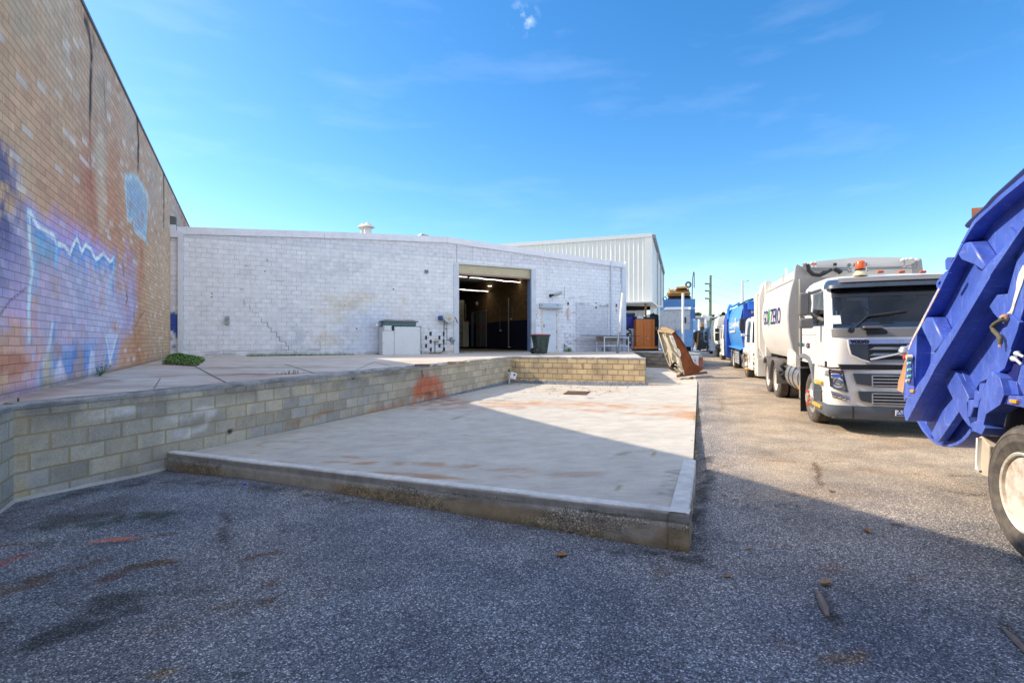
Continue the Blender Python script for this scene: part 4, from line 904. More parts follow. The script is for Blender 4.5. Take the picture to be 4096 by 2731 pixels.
 fas=paint('fascia_white',(.78,.76,.78),.55,var=.05,scale=2,dirt=(.40,.38,.40),amt=.35,dscale=2.5);fasm=fas
 cuts=[WUV(*Z3(262,150),.06)[0],WUV(*Z3(1683,200),.06)[0],WUV(*Z4(1185,250),.06)[0],WUV(*Z5(1222,330),.06)[0],WUV(*Z6(1075,380),.06)[0]]
 for a,b in zip(cuts[:-1],cuts[1:]):
  us_=np.linspace(a+.006,b-.006,14);mb=MB();lo=[fz(LB,q)for q in us_];hi=[fz(TB,q)for q in us_]
  A_=[WP(q,l,.06)for q,l in zip(us_,lo)]+[WP(q,h_,.06)for q,h_ in zip(us_[::-1],hi[::-1])];B_=[p-nW*.055 for p in A_]
  mb.hull2(A_,B_);mb.build('fascia',fas,root)
  mb=MB()
  # roof sheet and side walls
 rf=paint('roof_steel',(.45,.45,.46),.4,.6);rb=20.0;mb=MB()
 pk=fz(TB,cuts[2]);q=[(cuts[0],fz(TB,cuts[0])),(cuts[2],pk),(cuts[4],fz(TB,cuts[4]))]
 for(a,b)in zip(q[:-1],q[1:]):mb.hull2([WP(a[0],a[1]-.05,.0),WP(b[0],b[1]-.05,.0),WP(b[0],b[1]-.09,.0),WP(a[0],a[1]-.09,0)],[WP(a[0],a[1]-.05,-rb),WP(b[0],b[1]-.05,-rb),WP(b[0],b[1]-.09,-rb),WP(a[0],a[1]-.09,-rb)])
 mb.build('roof',rf,root)
 mb=MB();mb.prism([WP(U1,.8,-.004),WP(U1-.2,.8,-.004),WP(U1-.2,.8,-rb),WP(U1,.8,-rb)],(0,0,fz(TB,cuts[4])-.95));mb.prism([WP(-.25,.8,-.004),WP(-.05,.8,-.004),WP(-.05,.8,-rb),WP(-.25,.8,-rb)],(0,0,5.1));mb.build_each('side_wall',whp,root)
 # roller door: side guides, drum hood, half-open curtain
 jam=paint('door_guide',(.56,.58,.62),.5,.2,dirt=(.30,.18,.10),amt=.4);mb=MB()
 zb0=deck_z(25)-.02
 for a,b in((uO0-.28,uO0),(uO1-.02,uO1+.26)):
  mb.prism([WP(a,zb0,.03),WP(b,zb0,.03),WP(b,zb0,-.10),WP(a,zb0,-.10)],(0,0,zO-zb0))
 jmb=mb;mb=MB();mb.prism([WP(uO1-.03,zb0,-.11),WP(uO1+.01,zb0,-.11),WP(uO1+.01,zb0,-.42),WP(uO1-.03,zb0,-.42)],(0,0,zO-zb0));mb.prism([WP(uO0-.02,zb0,-.11),WP(uO0+.02,zb0,-.11),WP(uO0+.02,zb0,-.42),WP(uO0-.02,zb0,-.42)],(0,0,zO-zb0));gmb=mb
 zc=(WUV(*Z5(243,562),-.12)[1]+WUV(*Z5(1018,598),-.12)[1])/2
 mb=MB();nq=60;prof=[(zc+.03+(zO+.05-zc-.03)*k/nq,-.12+.028*math.sin(k/nq*2*math.pi*8.5))for k in range(nq+1)]
 mb.grid(np.array([[tuple(WP(uu,z,o_))for z,o_ in prof]for uu in(uO0+.005,uO1-.025)]));rd=mb.build('roller_door',paint('curtain_cream',(.74,.67,.50),.5,var=.06,dirt=(.45,.33,.2),amt=.3),root,label='half open cream roller door',recalc=False);jmb.build_each('door_jamb',jam,rd);gmb.build_each('guide',paint('guide_blue',(.20,.30,.48),.5,.2,dirt=(.4,.3,.25),amt=.4),rd)
 mb=MB();mb.prism([WP(uO0+.005,zc-.05,-.09),WP(uO1-.025,zc-.05,-.09),WP(uO1-.025,zc-.05,-.15),WP(uO0+.005,zc-.05,-.15)],(0,0,.085));mb.build('bottom_bar',paint('bar_brown',(.34,.22,.17),.6),rd)
 mb=MB();mb.prism([WP(uO0-.3,zO,.02),WP(uO1+.3,zO,.02),WP(uO1+.3,zO,-.2),WP(uO0-.3,zO,-.2)],(0,0,.06));mb.build('lintel',whp,root)
 # interior
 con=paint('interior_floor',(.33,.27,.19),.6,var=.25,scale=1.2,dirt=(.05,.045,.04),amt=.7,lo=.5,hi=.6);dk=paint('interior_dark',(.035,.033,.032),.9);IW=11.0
 ua,ub=uO0-3.5,18.22;zf=1.16
 mb=MB();mb.prism([WP(ua,zf-.2,-.11),WP(ub,zf-.2,-.11),WP(ub,zf-.2,-16),WP(ua,zf-.2,-16)],(0,0,.2));mb.build('interior_floor',con,root)
 # back wall sits across the room, running away to the left
 bA=WP(18,0,-15.9);bB=WP(18,0,-.25);bd=(bB-bA).normalized();bn=Vector((bd.y,-bd.x,0))
 tanw=block_mat('inner_tan_block',.4,.2,(.85,1.15),(.55,.5,.45),.01,False,(.24,.145,.06),.5);navy=paint('navy_paint',(.012,.014,.045),.6)
 zs0=zf+1.9
 mb=MB();mb.prism([bA,bB,bB-bn*.2,bA-bn*.2],(0,0,3.1));
 for i in range(len(mb.v)):mb.v[i]=mb.v[i]+Vector((0,0,zs0))
 mb.build('inner_wall_upper',tanw,root)
 mb=MB();mb.prism([bA+Vector((0,0,zf)),bB+Vector((0,0,zf)),bB-bn*.2+Vector((0,0,zf)),bA-bn*.2+Vector((0,0,zf))],(0,0,1.9));mb.build('inner_wall_lower',navy,root)
 bp=lambda x,y,off=.05:at_plane(*Z5(x,y),bA+bn*off,bn)
 zf=1.16
 dg=paint('grey_door',(.22,.21,.20),.5,var=.15,scale=4)
 mb=MB()
 for x0,x1,y0 in((436,488,990),(493,550,975)):
  q=[bp(x0,1386),bp(x1,1386),bp(x1,y0-2),bp(x0,y0+8)];mb.prism(q,-bn*.04)
 dls=mb.build_each('door_leaf',dg,root);dd=dls[0]
 mb=MB();mb.prism([bp(398,1000,.09),bp(555,985,.09),bp(555,966,.09),bp(398,990,.09)],-bn*.08);mb.prism([bp(551,1388,.09),bp(556,1388,.09),bp(556,975,.09),bp(551,975,.09)],-bn*.05);mb.build('door_frame',paint('steel_grey',(.40,.40,.40),.4,.4),dd)
 mb=MB()
 for x in(436,514):mb.prism([bp(x,1180,.06),bp(x+34,1178,.06),bp(x+34,1158,.06),bp(x,1160,.06)],-bn*.012)
 mb.build_each('red_sign',paint('sign_red',(.72,.02,.03),.5),dd)
 gp=paint('galv_pipe',(.45,.44,.42),.4,.5);mb=MB();mb.tube([bp(810,830,.3),bp(810,1395,.3)],.045,10);mb.tube([bp(712,900,.1),bp(712,1200,.1)],.02,6);mb.tube([bp(850,920,.1),bp(852,1065,.1)],.02,6);mb.build_each('conduit',gp,root)
 mb=MB();
 for x,y in((712,1203),(832,1069)):mb.prism([bp(x-8,y+7,.12),bp(x+8,y+7,.12),bp(x+8,y-7,.12),bp(x-8,y-7,.12)],-bn*.06)
 mb.prism([bp(800,1396,.3),bp(820,1396,.3),bp(812,1386,.3),bp(803,1386,.3)],-bn*.1);mb.build_each('switch_box',paint('switch_white',(.8,.8,.78),.5),root)
 # lit left stub walls and pale board
 mb=MB();q=lambda x,y,o_:at_plane(*Z5(x,y),WP(0,0,-o_),nW)
 mb.prism([q(244,1386,9.5),q(305,1386,9.5),q(305,855,9.5),q(244,855,9.5)],-nW*.2);mb.build('stub_wall',block_mat('stub_block',.4,.2,(.8,1.2),(.55,.55,.5),.01,False,(.30,.27,.20),.5),root)
 mb=MB();mb.prism([q(290,1386,9.3),q(356,1386,9.3),q(356,1098,9.3),q(290,1100,9.3)],-nW*.03);mb.build('pale_board',paint('board_pale',(.42,.38,.28),.7),root)
 mb=MB();mb.prism([q(385,1386,10.5),q(412,1386,10.5),q(412,1000,10.5),q(385,1000,10.5)],-nW*.03);mb.build('side_panel',paint('panel_blue',(.05,.08,.12),.6),root)
 mb=MB();mb.tube([q(321,900,9.25),q(321,1225,9.25)],.02,6);mb.prism([q(438,912,10),q(463,912,10),q(463,875,10),q(438,875,10)],-nW*.03);mb.build_each('fitting',paint('fit_grey',(.35,.34,.32),.6),root)
 # skylight strips in the roof and reflector lamps
 em=emis('skylight_glow',(1,.95,.85),1.8)
 def zr(x,y,zc_):return at_z(*ZD(x,y),zc_)
 mb=MB();zc1=5.45
 for x0,x1,yy in((-60,92,195),(285,567,228),(757,1020,277),(1222,1530,327),(1735,1880,372),(130,160,203),(595,632,249),(682,736,262),(1052,1090,292),(1142,1200,306),(1565,1600,343),(1660,1708,357)):
  a,b=zr(x0,yy-7+0,zc1),zr(x1,yy+7,zc1);d=(b-a);d.z=0;n_=Vector((-d.y,d.x,0)).normalized()*.11;mb.prism([a-n_,b-n_,b+n_,a+n_],(0,0,.02))
 for x0,x1,yy in((5,120,556),(80,345,575),(358,425,590),(455,550,597),(590,750,602),(780,875,622)):
  a,b=zr(x0,yy-5,5.3),zr(x1,yy+5,5.3);d=b-a;d.z=0;n_=Vector((-d.y,d.x,0)).normalized()*.16;mb.prism([a-n_,b-n_,b+n_,a+n_],(0,0,.02))
 a,b=zr(795,466,5.2),zr(905,466,5.2);n_=Vector((0,.08,0));mb.prism([a-n_,b-n_,b+n_,a+n_],(0,0,.04));mb.build_each('skylight',em,root)
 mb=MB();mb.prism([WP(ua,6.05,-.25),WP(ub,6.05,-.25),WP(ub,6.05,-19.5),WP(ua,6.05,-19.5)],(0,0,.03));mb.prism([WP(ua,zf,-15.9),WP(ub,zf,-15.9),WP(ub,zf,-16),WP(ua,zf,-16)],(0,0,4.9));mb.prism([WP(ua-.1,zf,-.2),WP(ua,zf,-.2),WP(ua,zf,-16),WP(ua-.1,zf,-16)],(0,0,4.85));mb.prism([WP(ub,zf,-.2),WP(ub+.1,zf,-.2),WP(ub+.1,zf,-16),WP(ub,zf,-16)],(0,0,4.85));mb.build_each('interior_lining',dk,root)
 # personnel door with shutter hood
 dp=paint('door_white',(.66,.69,.73),.5,var=.05);zt=zD
 zb1=deck_z(27.5)+.0;mb=MB();mb.prism([WP(uD0+.05,zb1+.05,.012),WP(uD1-.04,zb1+.05,.012),WP(uD1-.04,zt,.012),WP(uD0+.05,zt,.012)],-nW*.04);dr=mb.build('door',dp,root)
 mb=MB()
 for a,b,c0,d0 in((uD0-.06,uD0+.045,zb1+.02,zt+.05),(uD1-.035,uD1+.07,zb1+.02,zt+.05),(uD0+.045,uD1-.035,zt+.003,zt+.05),(uD0-.06,uD1+.07,zb1-.02,zb1+.05)):mb.prism([WP(a,c0,.03),WP(b,c0,.03),WP(b,d0,.03),WP(a,d0,.03)],-nW*.028)
 mb.build('frame',paint('frame_cream',(.68,.64,.56),.55,dirt=(.35,.25,.18),amt=.4),dr)
 mb=MB()
 for y in(480,885,1250):z_=WUV(*ZB(636,y))[1];mb.prism([WP(uD1-.045,z_-.05,.034),WP(uD1-.02,z_-.05,.034),WP(uD1-.02,z_+.05,.034),WP(uD1-.045,z_+.05,.034)],-nW*.02)
 z_=WUV(*ZB(320,740))[1];mb.prism([WP(uD0+.06,z_-.09,.03),WP(uD0+.10,z_-.09,.03),WP(uD0+.10,z_+.09,.03),WP(uD0+.06,z_+.09,.03)],-nW*.02);mb.build_each('hinge',paint('dark_steel',(.07,.07,.08),.5,.5),dr)
 mb=MB()
 M=Matrix.Translation(WP(*WUV(*ZB(380,610)),.0135))@Matrix(((dW.x,0,nW.x,0),(dW.y,0,nW.y,0),(0,1,0,0),(0,0,0,1)))
 for i,tx in enumerate(('FREE','from','N. TRUCKS','x  HERE  x')):mb.add(*text_mesh(tx,.20-.03*(i>0),M@Matrix.Translation((0,-.28*i,0)),.001,-.006))
 mb.build('scrawl',paint('marker_grey',(.36,.39,.44),.8),dr)
 hd=paint('hood_grey',(.42,.45,.50),.45,.2,var=.06);a0,a1=WUV(*ZB(222,195)),WUV(*ZB(730,340));zh0,zh1=a0[1],a1[1]
 mb=MB();pr=[(.003,zh0),(.10,zh0+.01),(.12,zh0-.19),(.13,zh0-.20),(.30,zh1+.03),(.29,zh1),(.003,zh1)]
 mb.hull2([WP(a0[0],z,o_)for o_,z in pr],[WP(a1[0],z,o_)for o_,z in pr]);hdo=mb.build('shutter_hood',hd,root,bevel=.006)
 mb=MB()
 for x in(288,664):q_=WUV(*ZB(x,240),.12);mb.cyl(WP(q_[0],q_[1],.115),WP(q_[0],q_[1],.135),.03,n=10)
 mb.build_each('bolt',paint('dark_steel',(0,0,0)),hdo)
 # downpipes
 dpm=paint('downpipe_white',(.70,.69,.72),.5,var=.05,dirt=(.42,.40,.42),amt=.3);mb=MB()
 u0,z0=WUV(*Z3(268,235),.12);u1=WUV(*Z3(320,235),.12)[0]
 mb.prism([WP(u0,deck_z(20.5),.14),WP(u1,deck_z(20.5),.14),WP(u1,deck_z(20.5),.03),WP(u0,deck_z(20.5),.03)],(0,0,z0-deck_z(20.5)+.15))
 for yy in(365,800,925):z_=WUV(*Z3(290,yy),.14)[1];mb.prism([WP(u0-.02,z_-.02,.146),WP(u1+.02,z_-.02,.146),WP(u1+.02,z_+.03,.146),WP(u0-.02,z_+.03,.146)],-nW*.12)
 ra,rb_=WUV(*Z3(192,115),.14),WUV(*Z3(248,180),.14);zt_=ra[1]
 mb.hull2([WP(ra[0],rb_[1]-.25,.14),WP(rb_[0],rb_[1]-.12,.14),WP(rb_[0],zt_,.14),WP(ra[0],zt_,.14)],[WP(ra[0],rb_[1]-.25,.0),WP(rb_[0],rb_[1]-.12,.0),WP(rb_[0],zt_,.0),WP(ra[0],zt_,.0)])
 mb.hull2([WP(ra[0]+.01,rb_[1]-.25,.15),WP(u0+.01,z0-.02,.15),WP(u1,z0+.22,.15),WP(rb_[0]-.05,rb_[1]+.05,.15)],[WP(ra[0]+.01,rb_[1]-.25,.01),WP(u0+.01,z0-.02,.01),WP(u1,z0+.22,.01),WP(rb_[0]-.05,rb_[1]+.05,.01)])
 dp_=mb.build('downpipe',dpm,root)
 mb=MB();mb.hull2([WP(ra[0],zt_+.003,.14),WP(rb_[0],zt_+.003,.14),WP(rb_[0],zt_+.32,.14),WP(ra[0],zt_+.34,.14)],[WP(ra[0],zt_+.003,-.2),WP(rb_[0],zt_+.003,-.2),WP(rb_[0],zt_+.32,-.2),WP(ra[0],zt_+.34,-.2)]);mb.build('rain_head',paint('rain_head_dark',(.12,.13,.12),.7),dp_)
 mb=MB();zk=deck_z(30);pts=[WUV(*Z6(1040,415)),WUV(*Z6(1090,380))]
 ua_,ub_=WUV(*Z6(1050,600))[0],U1+.02;mb.prism([WP(ua_,zk,.10),WP(ub_,zk,.10),WP(ub_,zk,.004),WP(ua_,zk,.004)],(0,0,WUV(*Z6(1060,420))[1]-zk));mb.build('downpipe',paint('pipe_bluish',(.62,.65,.72),.5,var=.05),root)
 mb=MB();zg=WUV(*Z6(1085,385),.2)[1];mb.hull2([WP(U1-.28,zg-.18,.16),WP(U1+.02,zg+.02,.16),WP(U1+.02,zg+.2,.16),WP(U1-.05,zg+.22,.16)],[WP(U1-.28,zg-.18,.065),WP(U1+.02,zg+.02,.065),WP(U1+.02,zg+.2,.065),WP(U1-.05,zg+.22,.065)]);mb.build('gutter_end',fasm,root)
 # slim conduit up the wall and the vent pipe above the fascia
 mb=MB();cx_=WUV(*Z6(945,700))[0];zt_=WUV(*Z6(947,248),.1)[1];mb.tube([WP(cx_,zk,.09),WP(cx_,zt_,.09)],.045,10)
 for yy in(460,640,1000):z_=WUV(*Z6(945,yy))[1];mb.cyl(WP(cx_,z_,.09),WP(cx_,z_+.06,.09),.056,n=10)
 mb.build('vent_pipe',paint('pipe_bluish',(0,0,0)),root)
 # wall sockets left by old fixings
 rs=paint('rusted_socket',(.09,.04,.025),.9,var=.4,scale=9);mb=MB()
 for x0,y0,x1,y1 in((885,165,945,250),(1568,168,1612,215),(1562,270,1618,335),(2055,205,2105,295)):
  mb.sep();a,b=WUV(*ZB(x0,y0)),WUV(*ZB(x1,y1));w_=.022
  for(p,q_,r,s_)in((a[0],b[0],a[1]-w_,a[1]),(a[0],b[0],b[1],b[1]+w_),(a[0],a[0]+w_,b[1]+w_,a[1]-w_),(b[0]-w_,b[0],b[1]+w_,a[1]-w_)):mb.prism([WP(p,r,.02),WP(q_,r,.02),WP(q_,s_,.02),WP(p,s_,.02)],-nW*.018)
  mb.prism([WP(a[0]+w_,b[1]+w_,.008),WP(b[0]-w_,b[1]+w_,.008),WP(b[0]-w_,a[1]-w_,.008),WP(a[0]+w_,a[1]-w_,.008)],-nW*.006,1)
 mb.build_each('fixing_socket',[whp,rs],root)
build_white()
# ================================================================== FIXTURES ON AND AROUND THE WORKSHOP
def frame_W(u,z,off=0.0):
 """local axes on the white wall: x along the wall, y out of the wall, z up"""
 return Matrix.Translation(WP(u,z,off))@Matrix(((dW.x,nW.x,0,0),(dW.y,nW.y,0,0),(0,0,1,0),(0,0,0,1)))
galv=paint('galvanised',(.46,.47,.48),.38,.6,var=.12,scale=6)
blackp=paint('black_plastic',(.018,.018,.02),.45,var=.2,scale=6)
rub=paint('rubber',(.03,.029,.028),.8,var=.25,scale=8,dirt=(.20,.16,.12),amt=.6,dscale=2.2,lo=.48,hi=.62)
rubn=paint('tyre_dusty',(.075,.066,.06),.85,var=.22,scale=6,dirt=(.24,.19,.14),amt=.55,dscale=11,lo=.40,hi=.70,bump=.2)
whitep=paint('white_paint',(.74,.73,.70),.4,var=.05,scale=3,dirt=(.42,.36,.28),amt=.25)
def build_fixtures():
# mushroom cowls on the roof
 zR=zz(1400,860,6.533);cream=paint('cowl_cream',(.66,.62,.56),.5,var=.06,dirt=(.42,.28,.2),amt=.35)
 for(cx,by,tx,ty,half,bw,back,lab)in((462,480,460,197,178,96,1.2,'front mushroom shaped metal roof vent standing above the white fascia'),(345,470,375,215,150,66,2.6,'rear mushroom roof vent half hidden behind the front vent')):
  p=at_plane(*zR(cx,by),WA-nW*back,nW);sc_=p.y/F/6.533;top=at_Y(*zR(cx,ty),p.y).z;eave=at_Y(*zR(cx,330 if back<2 else 340),p.y).z
  R=thing('roof_vent',lab,'roof vent',Vector((p.x,p.y,p.z-.3)),'mushroom vents on the workshop roof')
  mb=MB();mb.cyl((p.x,p.y,p.z-.35),(p.x,p.y,eave+.04),bw*sc_,n=28);mb.build('shaft',cream,R)
  mb=MB();r=half*sc_;mb.lathe([(r,0),(r*1.01,.02),(r*.8,(top-eave)*.3),(.05,top-eave),(.03,top-eave),(r*.75,.05),(r*.97,-.005)],(p.x,p.y,eave),(0,0,1),36);mb.build('cap',paint('cowl_cap',(.62,.55,.46),.55,var=.08,dirt=(.34,.2,.13),amt=.5),R)
  mb=MB()
  for k in range(6):a=k*1.05+.3;mb.cyl((p.x+bw*sc_*math.cos(a),p.y+bw*sc_*math.sin(a),eave-.05),(p.x+r*.8*math.cos(a),p.y+r*.8*math.sin(a),eave+.03),.012,n=6)
  mb.build_each('stay',galv,R)
 p=at_plane(*zR(1960,540),WA-nW*1.5,nW);Mf=frame_W(*((p-WA).dot(dW),p.z),-1.5);mb=MB(Mf);k=p.y/F/6.533
 mb.box(-100*k,-92*k,-1.2,0,-.25,46*k);mb.box(104*k,112*k,-1.2,0,-.25,16*k);mb.hull2([(-100*k,0,46*k),(112*k,0,14*k),(112*k,0,26*k),(-100*k,0,58*k)],[(-100*k,-1.2,46*k),(112*k,-1.2,14*k),(112*k,-1.2,26*k),(-100*k,-1.2,58*k)]);mb.box(-140*k,-98*k,-1.2,0,-.25,20*k)
 mb.build('roof_hatch',whitep,None,'small raised white hatch frame on the roof, right of the two vents','roof hatch')
 # floodlight
 u,z=WUV(*Z6(385,675),.1);R=thing('wall_light','weathered bulkhead light on an arm above the white side door','light',WP(u,z,0))
 mb=MB();a=WP(u-.05,z-.02,.0);b=WP(u+.05,z+.0,.25);mb.cyl(a,b,.055,.075,14);mb.cyl(WP(u-.08,z-.04,-.0),WP(u-.08,z-.04,.03),.09,n=14);mb.build('base',paint('light_base',(.04,.04,.045),.5),R)
 mb=MB();d=(WP(u+.5,z+.16,.55)-b).normalized();mb.tube([b-d*.05,b+d*.05,b+d*.25,b+d*.40,b+d*.46],[.07,.105,.105,.085,.03],18);mb.build('lens',paint('light_lens',(.42,.42,.41),.25,var=.25,scale=14),R)
 # isolator box, socket, vent grille, small camera box
 def box_on(name,lab,cat,f,x0,y0,x1,y1,dep,m,extra=None):
  a,b=WUV(*f(x0,y0),dep),WUV(*f(x1,y1),dep);Mx=frame_W((a[0]+b[0])/2,b[1]);R=thing(name,lab,cat,Mx);w,h=(b[0]-a[0])/2,a[1]-b[1]
  mb=MB(Mx);mb.box(-w,w,.002,dep,0,h);mb.build('case',m,R,bevel=.008);return R,Mx,w,h
 R,Mx,w,h=box_on('switch_box','grey metal isolator box with rust stain below, left of the roller door','switch box',ZC,2106,775,2220,890,.12,paint('iso_grey',(.20,.24,.30),.45,.3,var=.1))
 mb=MB(Mx);mb.box(-.03,.10,.12,.16,.09,.22);mb.cyl((.02,.12,.2),(.02,.17,.2),.04,n=12);mb.build('handle',paint('iso_handle',(.45,.48,.52),.4,.3),R)
 mb=MB();q=WUV(*ZC(2010,835));q2=WUV(*ZC(2106,835));mb.tube([WP(q[0],q[1],.03),WP(q2[0],q2[1],.03)],.014,6);q3,q4=WUV(*ZC(2000,380)),WUV(*ZC(2008,900));mb.tube([WP(q3[0],q3[1],.03),WP(q4[0],q4[1],.03),WP(q4[0]-.05,q4[1]-.09,.03),WP(q4[0]-.6,q4[1]-.1,.03)],.012,6);mb.build('cable',paint('cable_grey',(.16,.16,.17),.6),R)
 R,Mx,w,h=box_on('power_socket','grey two part outdoor power socket on the plain left stretch of white wall','socket',Z3,730,1000,765,1082,.10,paint('socket_grey',(.25,.27,.26),.5,var=.15))
 mb=MB(Mx);mb.cyl((0,.10,h*.68),(0,.125,h*.68),.085,n=18);mb.box(-.09,.09,.10,.16,.03,h*.34);mb.build('cover',paint('socket_lid',(.34,.37,.36),.45,var=.2),R);mb=MB(Mx);mb.box(-.03,.03,.125,.14,h*.66,h*.7);mb.build('dial',blackp,R)
 R,Mx,w,h=box_on('wall_vent','small square vent fitting high on the white wall left of the door','vent',Z4,962,550,998,588,.05,paint('vent_frame',(.40,.40,.42),.6,var=.2))
 mb=MB(Mx)
 for k in range(4):mb.box(-w+.03+k*w*.45,-w+.05+k*w*.45,.05,.06,.03,h-.03)
 mb.build('grille',paint('dark_metal',(.08,.08,.09),.5,.5),R)
 # tap by the breeze holes
 mb=MB();a,b=WUV(*ZC(1692,890)),WUV(*ZC(1692,1250));mb.tube([WP(a[0],b[1],.04),WP(a[0],a[1],.04)],.018,8);mb.tube([WP(a[0]-.08,a[1],.05),WP(a[0]+.20,a[1],.05)],.022,8);mb.build('water_pipe',paint('pipe_grimy',(.16,.14,.12),.7),None,'grimy thin water pipe with tap rising beside the breeze holes','pipe')
 # standpipe right of the side door
 mb=MB();a,b=WUV(*ZB(805,1380)),WUV(*ZB(815,1215));mb.tube([WP(a[0],a[1],.07),WP(b[0],b[1],.07)],.02,8);mb.tube([WP(b[0]-.03,b[1]+.02,.07),WP(b[0]+.12,b[1]-.03,.14)],.02,8);mb.tube([WP(a[0]+.14,a[1],.05),WP(a[0]+.14,b[1]-.08,.05),WP(b[0]+.06,b[1]-.02,.07)],.012,6);mb.cyl(WP(b[0],b[1]+.02,.07),WP(b[0],b[1]+.10,.07),.03,n=8);mb.build('garden_tap',paint('tap_dark',(.14,.14,.16),.5,.3),None,'low dark tap standing against the white wall right of the side door','tap')
 # hose reel
 u0,z0=WUV(*ZC(2040,275),.3);R=thing('hose_reel','pale grey enclosed hose reel on the white wall beside the roller door','hose reel',frame_W(u0,z0-.4));M=frame_W(u0,z0,0)
 prof=[(-.30,.12),(-.33,.02),(-.20,-.14),(.02,-.27),(.12,-.27),(.24,-.20),(.30,-.06),(.30,.06),(.27,.15),(.20,.22),(.02,.24),(-.10,.24),(-.22,.19)]
 case=paint('reel_case',(.55,.54,.52),.45,var=.05);mb=MB(M);A_=[(x,.18,zz_)for x,zz_ in prof];B_=[(x,.42,zz_)for x,zz_ in prof];mb.hull2(A_,B_);mb.build('case',case,R,bevel=.035,seg=3)
 mb=MB(M);mb.box(-.42,-.30,.0,.40,-.10,.10);mb.box(-.30,-.1,.0,.20,-.08,.08);mb.build('bracket',paint('reel_blue',(.02,.05,.20),.5),R,bevel=.01)
 mb=MB(M);mb.prism([(-.09,.4205,.02),(.12,.4205,.02),(.10,.4205,-.10),(.0,.4205,-.14),(-.06,.4205,-.10)],(0,.004,0));mb.build('badge',paint('badge_gold',(.55,.42,.16),.5),R)
 mb=MB(M);mb.tube([(-.30,.4215,.06),(-.05,.4215,-.08),(.14,.4215,-.26)],.006,5);mb.build('seam',paint('dark_metal',(0,0,0)),R)
 hose=paint('hose_black',(.03,.032,.03),.55);mb=MB(M);gz_=deck_z(25)-z0+.02
 mb.tube([(.30,.3,.08),(.36,.3,.06),(.44,.3,-.08),(.50,.3,-.22)],[.018,.018,.022,.024],8);mb.tube([(-.17,.3,-.16),(-.20,.28,-.3),(-.205,.26,-.9),(-.20,.25,gz_+.5),(-.21,.25,gz_+.25),(-.28,.28,gz_+.06),(-.5,.30,gz_),(-.8,.32,gz_),(-1.0,.30,gz_)],.02,8);mb.build('hose',hose,R)
 # no-entry sign
 u0,z0=WUV(*ZB(66,352),.012);u1,z1=WUV(*ZB(195,575),.012);M=frame_W(u0,z1,.006);W_,H_=u1-u0,z0-z1;R=thing('no_entry_sign','white no entry sign with a red struck-out walking figure beside the roller door','sign',M)
 mb=MB(M);mb.box(0,W_,0,.008,0,H_);mb.build('panel',paint('sign_white',(.80,.79,.78),.4),R);sr=paint('sign_ring',(.50,.02,.05),.5);sb=paint('sign_black',(.02,.02,.025),.5)
 cx,cz,r=W_*.47,H_*.66,W_*.43
 T=lambda x,z:(x,.0115,z)
 mb=MB(M);mb.lathe([(r,0),(r,.004),(r*.84,.004),(r*.84,0)],(cx,.008,cz),(0,1,0),40,closed=True)
 a=r*.88;c_=.7071;w_=r*.06;mb.prism([T(cx-a*c_-w_,cz+a*c_-w_),T(cx-a*c_+w_,cz+a*c_+w_),T(cx+a*c_+w_,cz-a*c_+w_),T(cx+a*c_-w_,cz-a*c_-w_)],(0,.002,0));mb.build('ring',sr,R)
 mb=MB(M)
 def limb(x0,z0_,x1,z1_,w):d=Vector((x1-x0,z1_-z0_)).normalized()*w;mb.prism([(cx+x0*r-d.y,.0085,cz+z0_*r+d.x),(cx+x0*r+d.y,.0085,cz+z0_*r-d.x),(cx+x1*r+d.y,.0085,cz+z1_*r-d.x),(cx+x1*r-d.y,.0085,cz+z1_*r+d.x)],(0,.0015,0))
 mb.prism([(cx+.09*r*math.cos(k*.6283),.0085,cz+.55*r+.11*r*math.sin(k*.6283))for k in range(10)],(0,.0015,0));limb(0,.42,-.02,-.08,r*.13);limb(.0,-.02,.18,-.62,r*.07);limb(-.04,-.02,-.20,-.60,r*.07);limb(-.05,.38,-.26,.02,r*.05);limb(.05,.38,.26,.05,r*.05)
 MT=M@Matrix(((1,0,0,0),(0,0,-1,.0085),(0,1,0,0),(0,0,0,1)))
 mb.build('figure',sb,R);mb=MB();mb.add(*text_mesh('NO ENTRY',W_*.17,M@Matrix(((1,0,0,W_*.06),(0,0,1,.009),(0,1,0,H_*.235),(0,0,0,1))),.001,.002));mb.add(*text_mesh('AUTHORISED',W_*.13,M@Matrix(((1,0,0,W_*.06),(0,0,1,.009),(0,1,0,H_*.13),(0,0,0,1))),.001));mb.add(*text_mesh('PERSONNEL ONLY',W_*.105,M@Matrix(((1,0,0,W_*.05),(0,0,1,.009),(0,1,0,H_*.05),(0,0,0,1))),.001));mb.build('wording',sb,R)
build_fixtures()
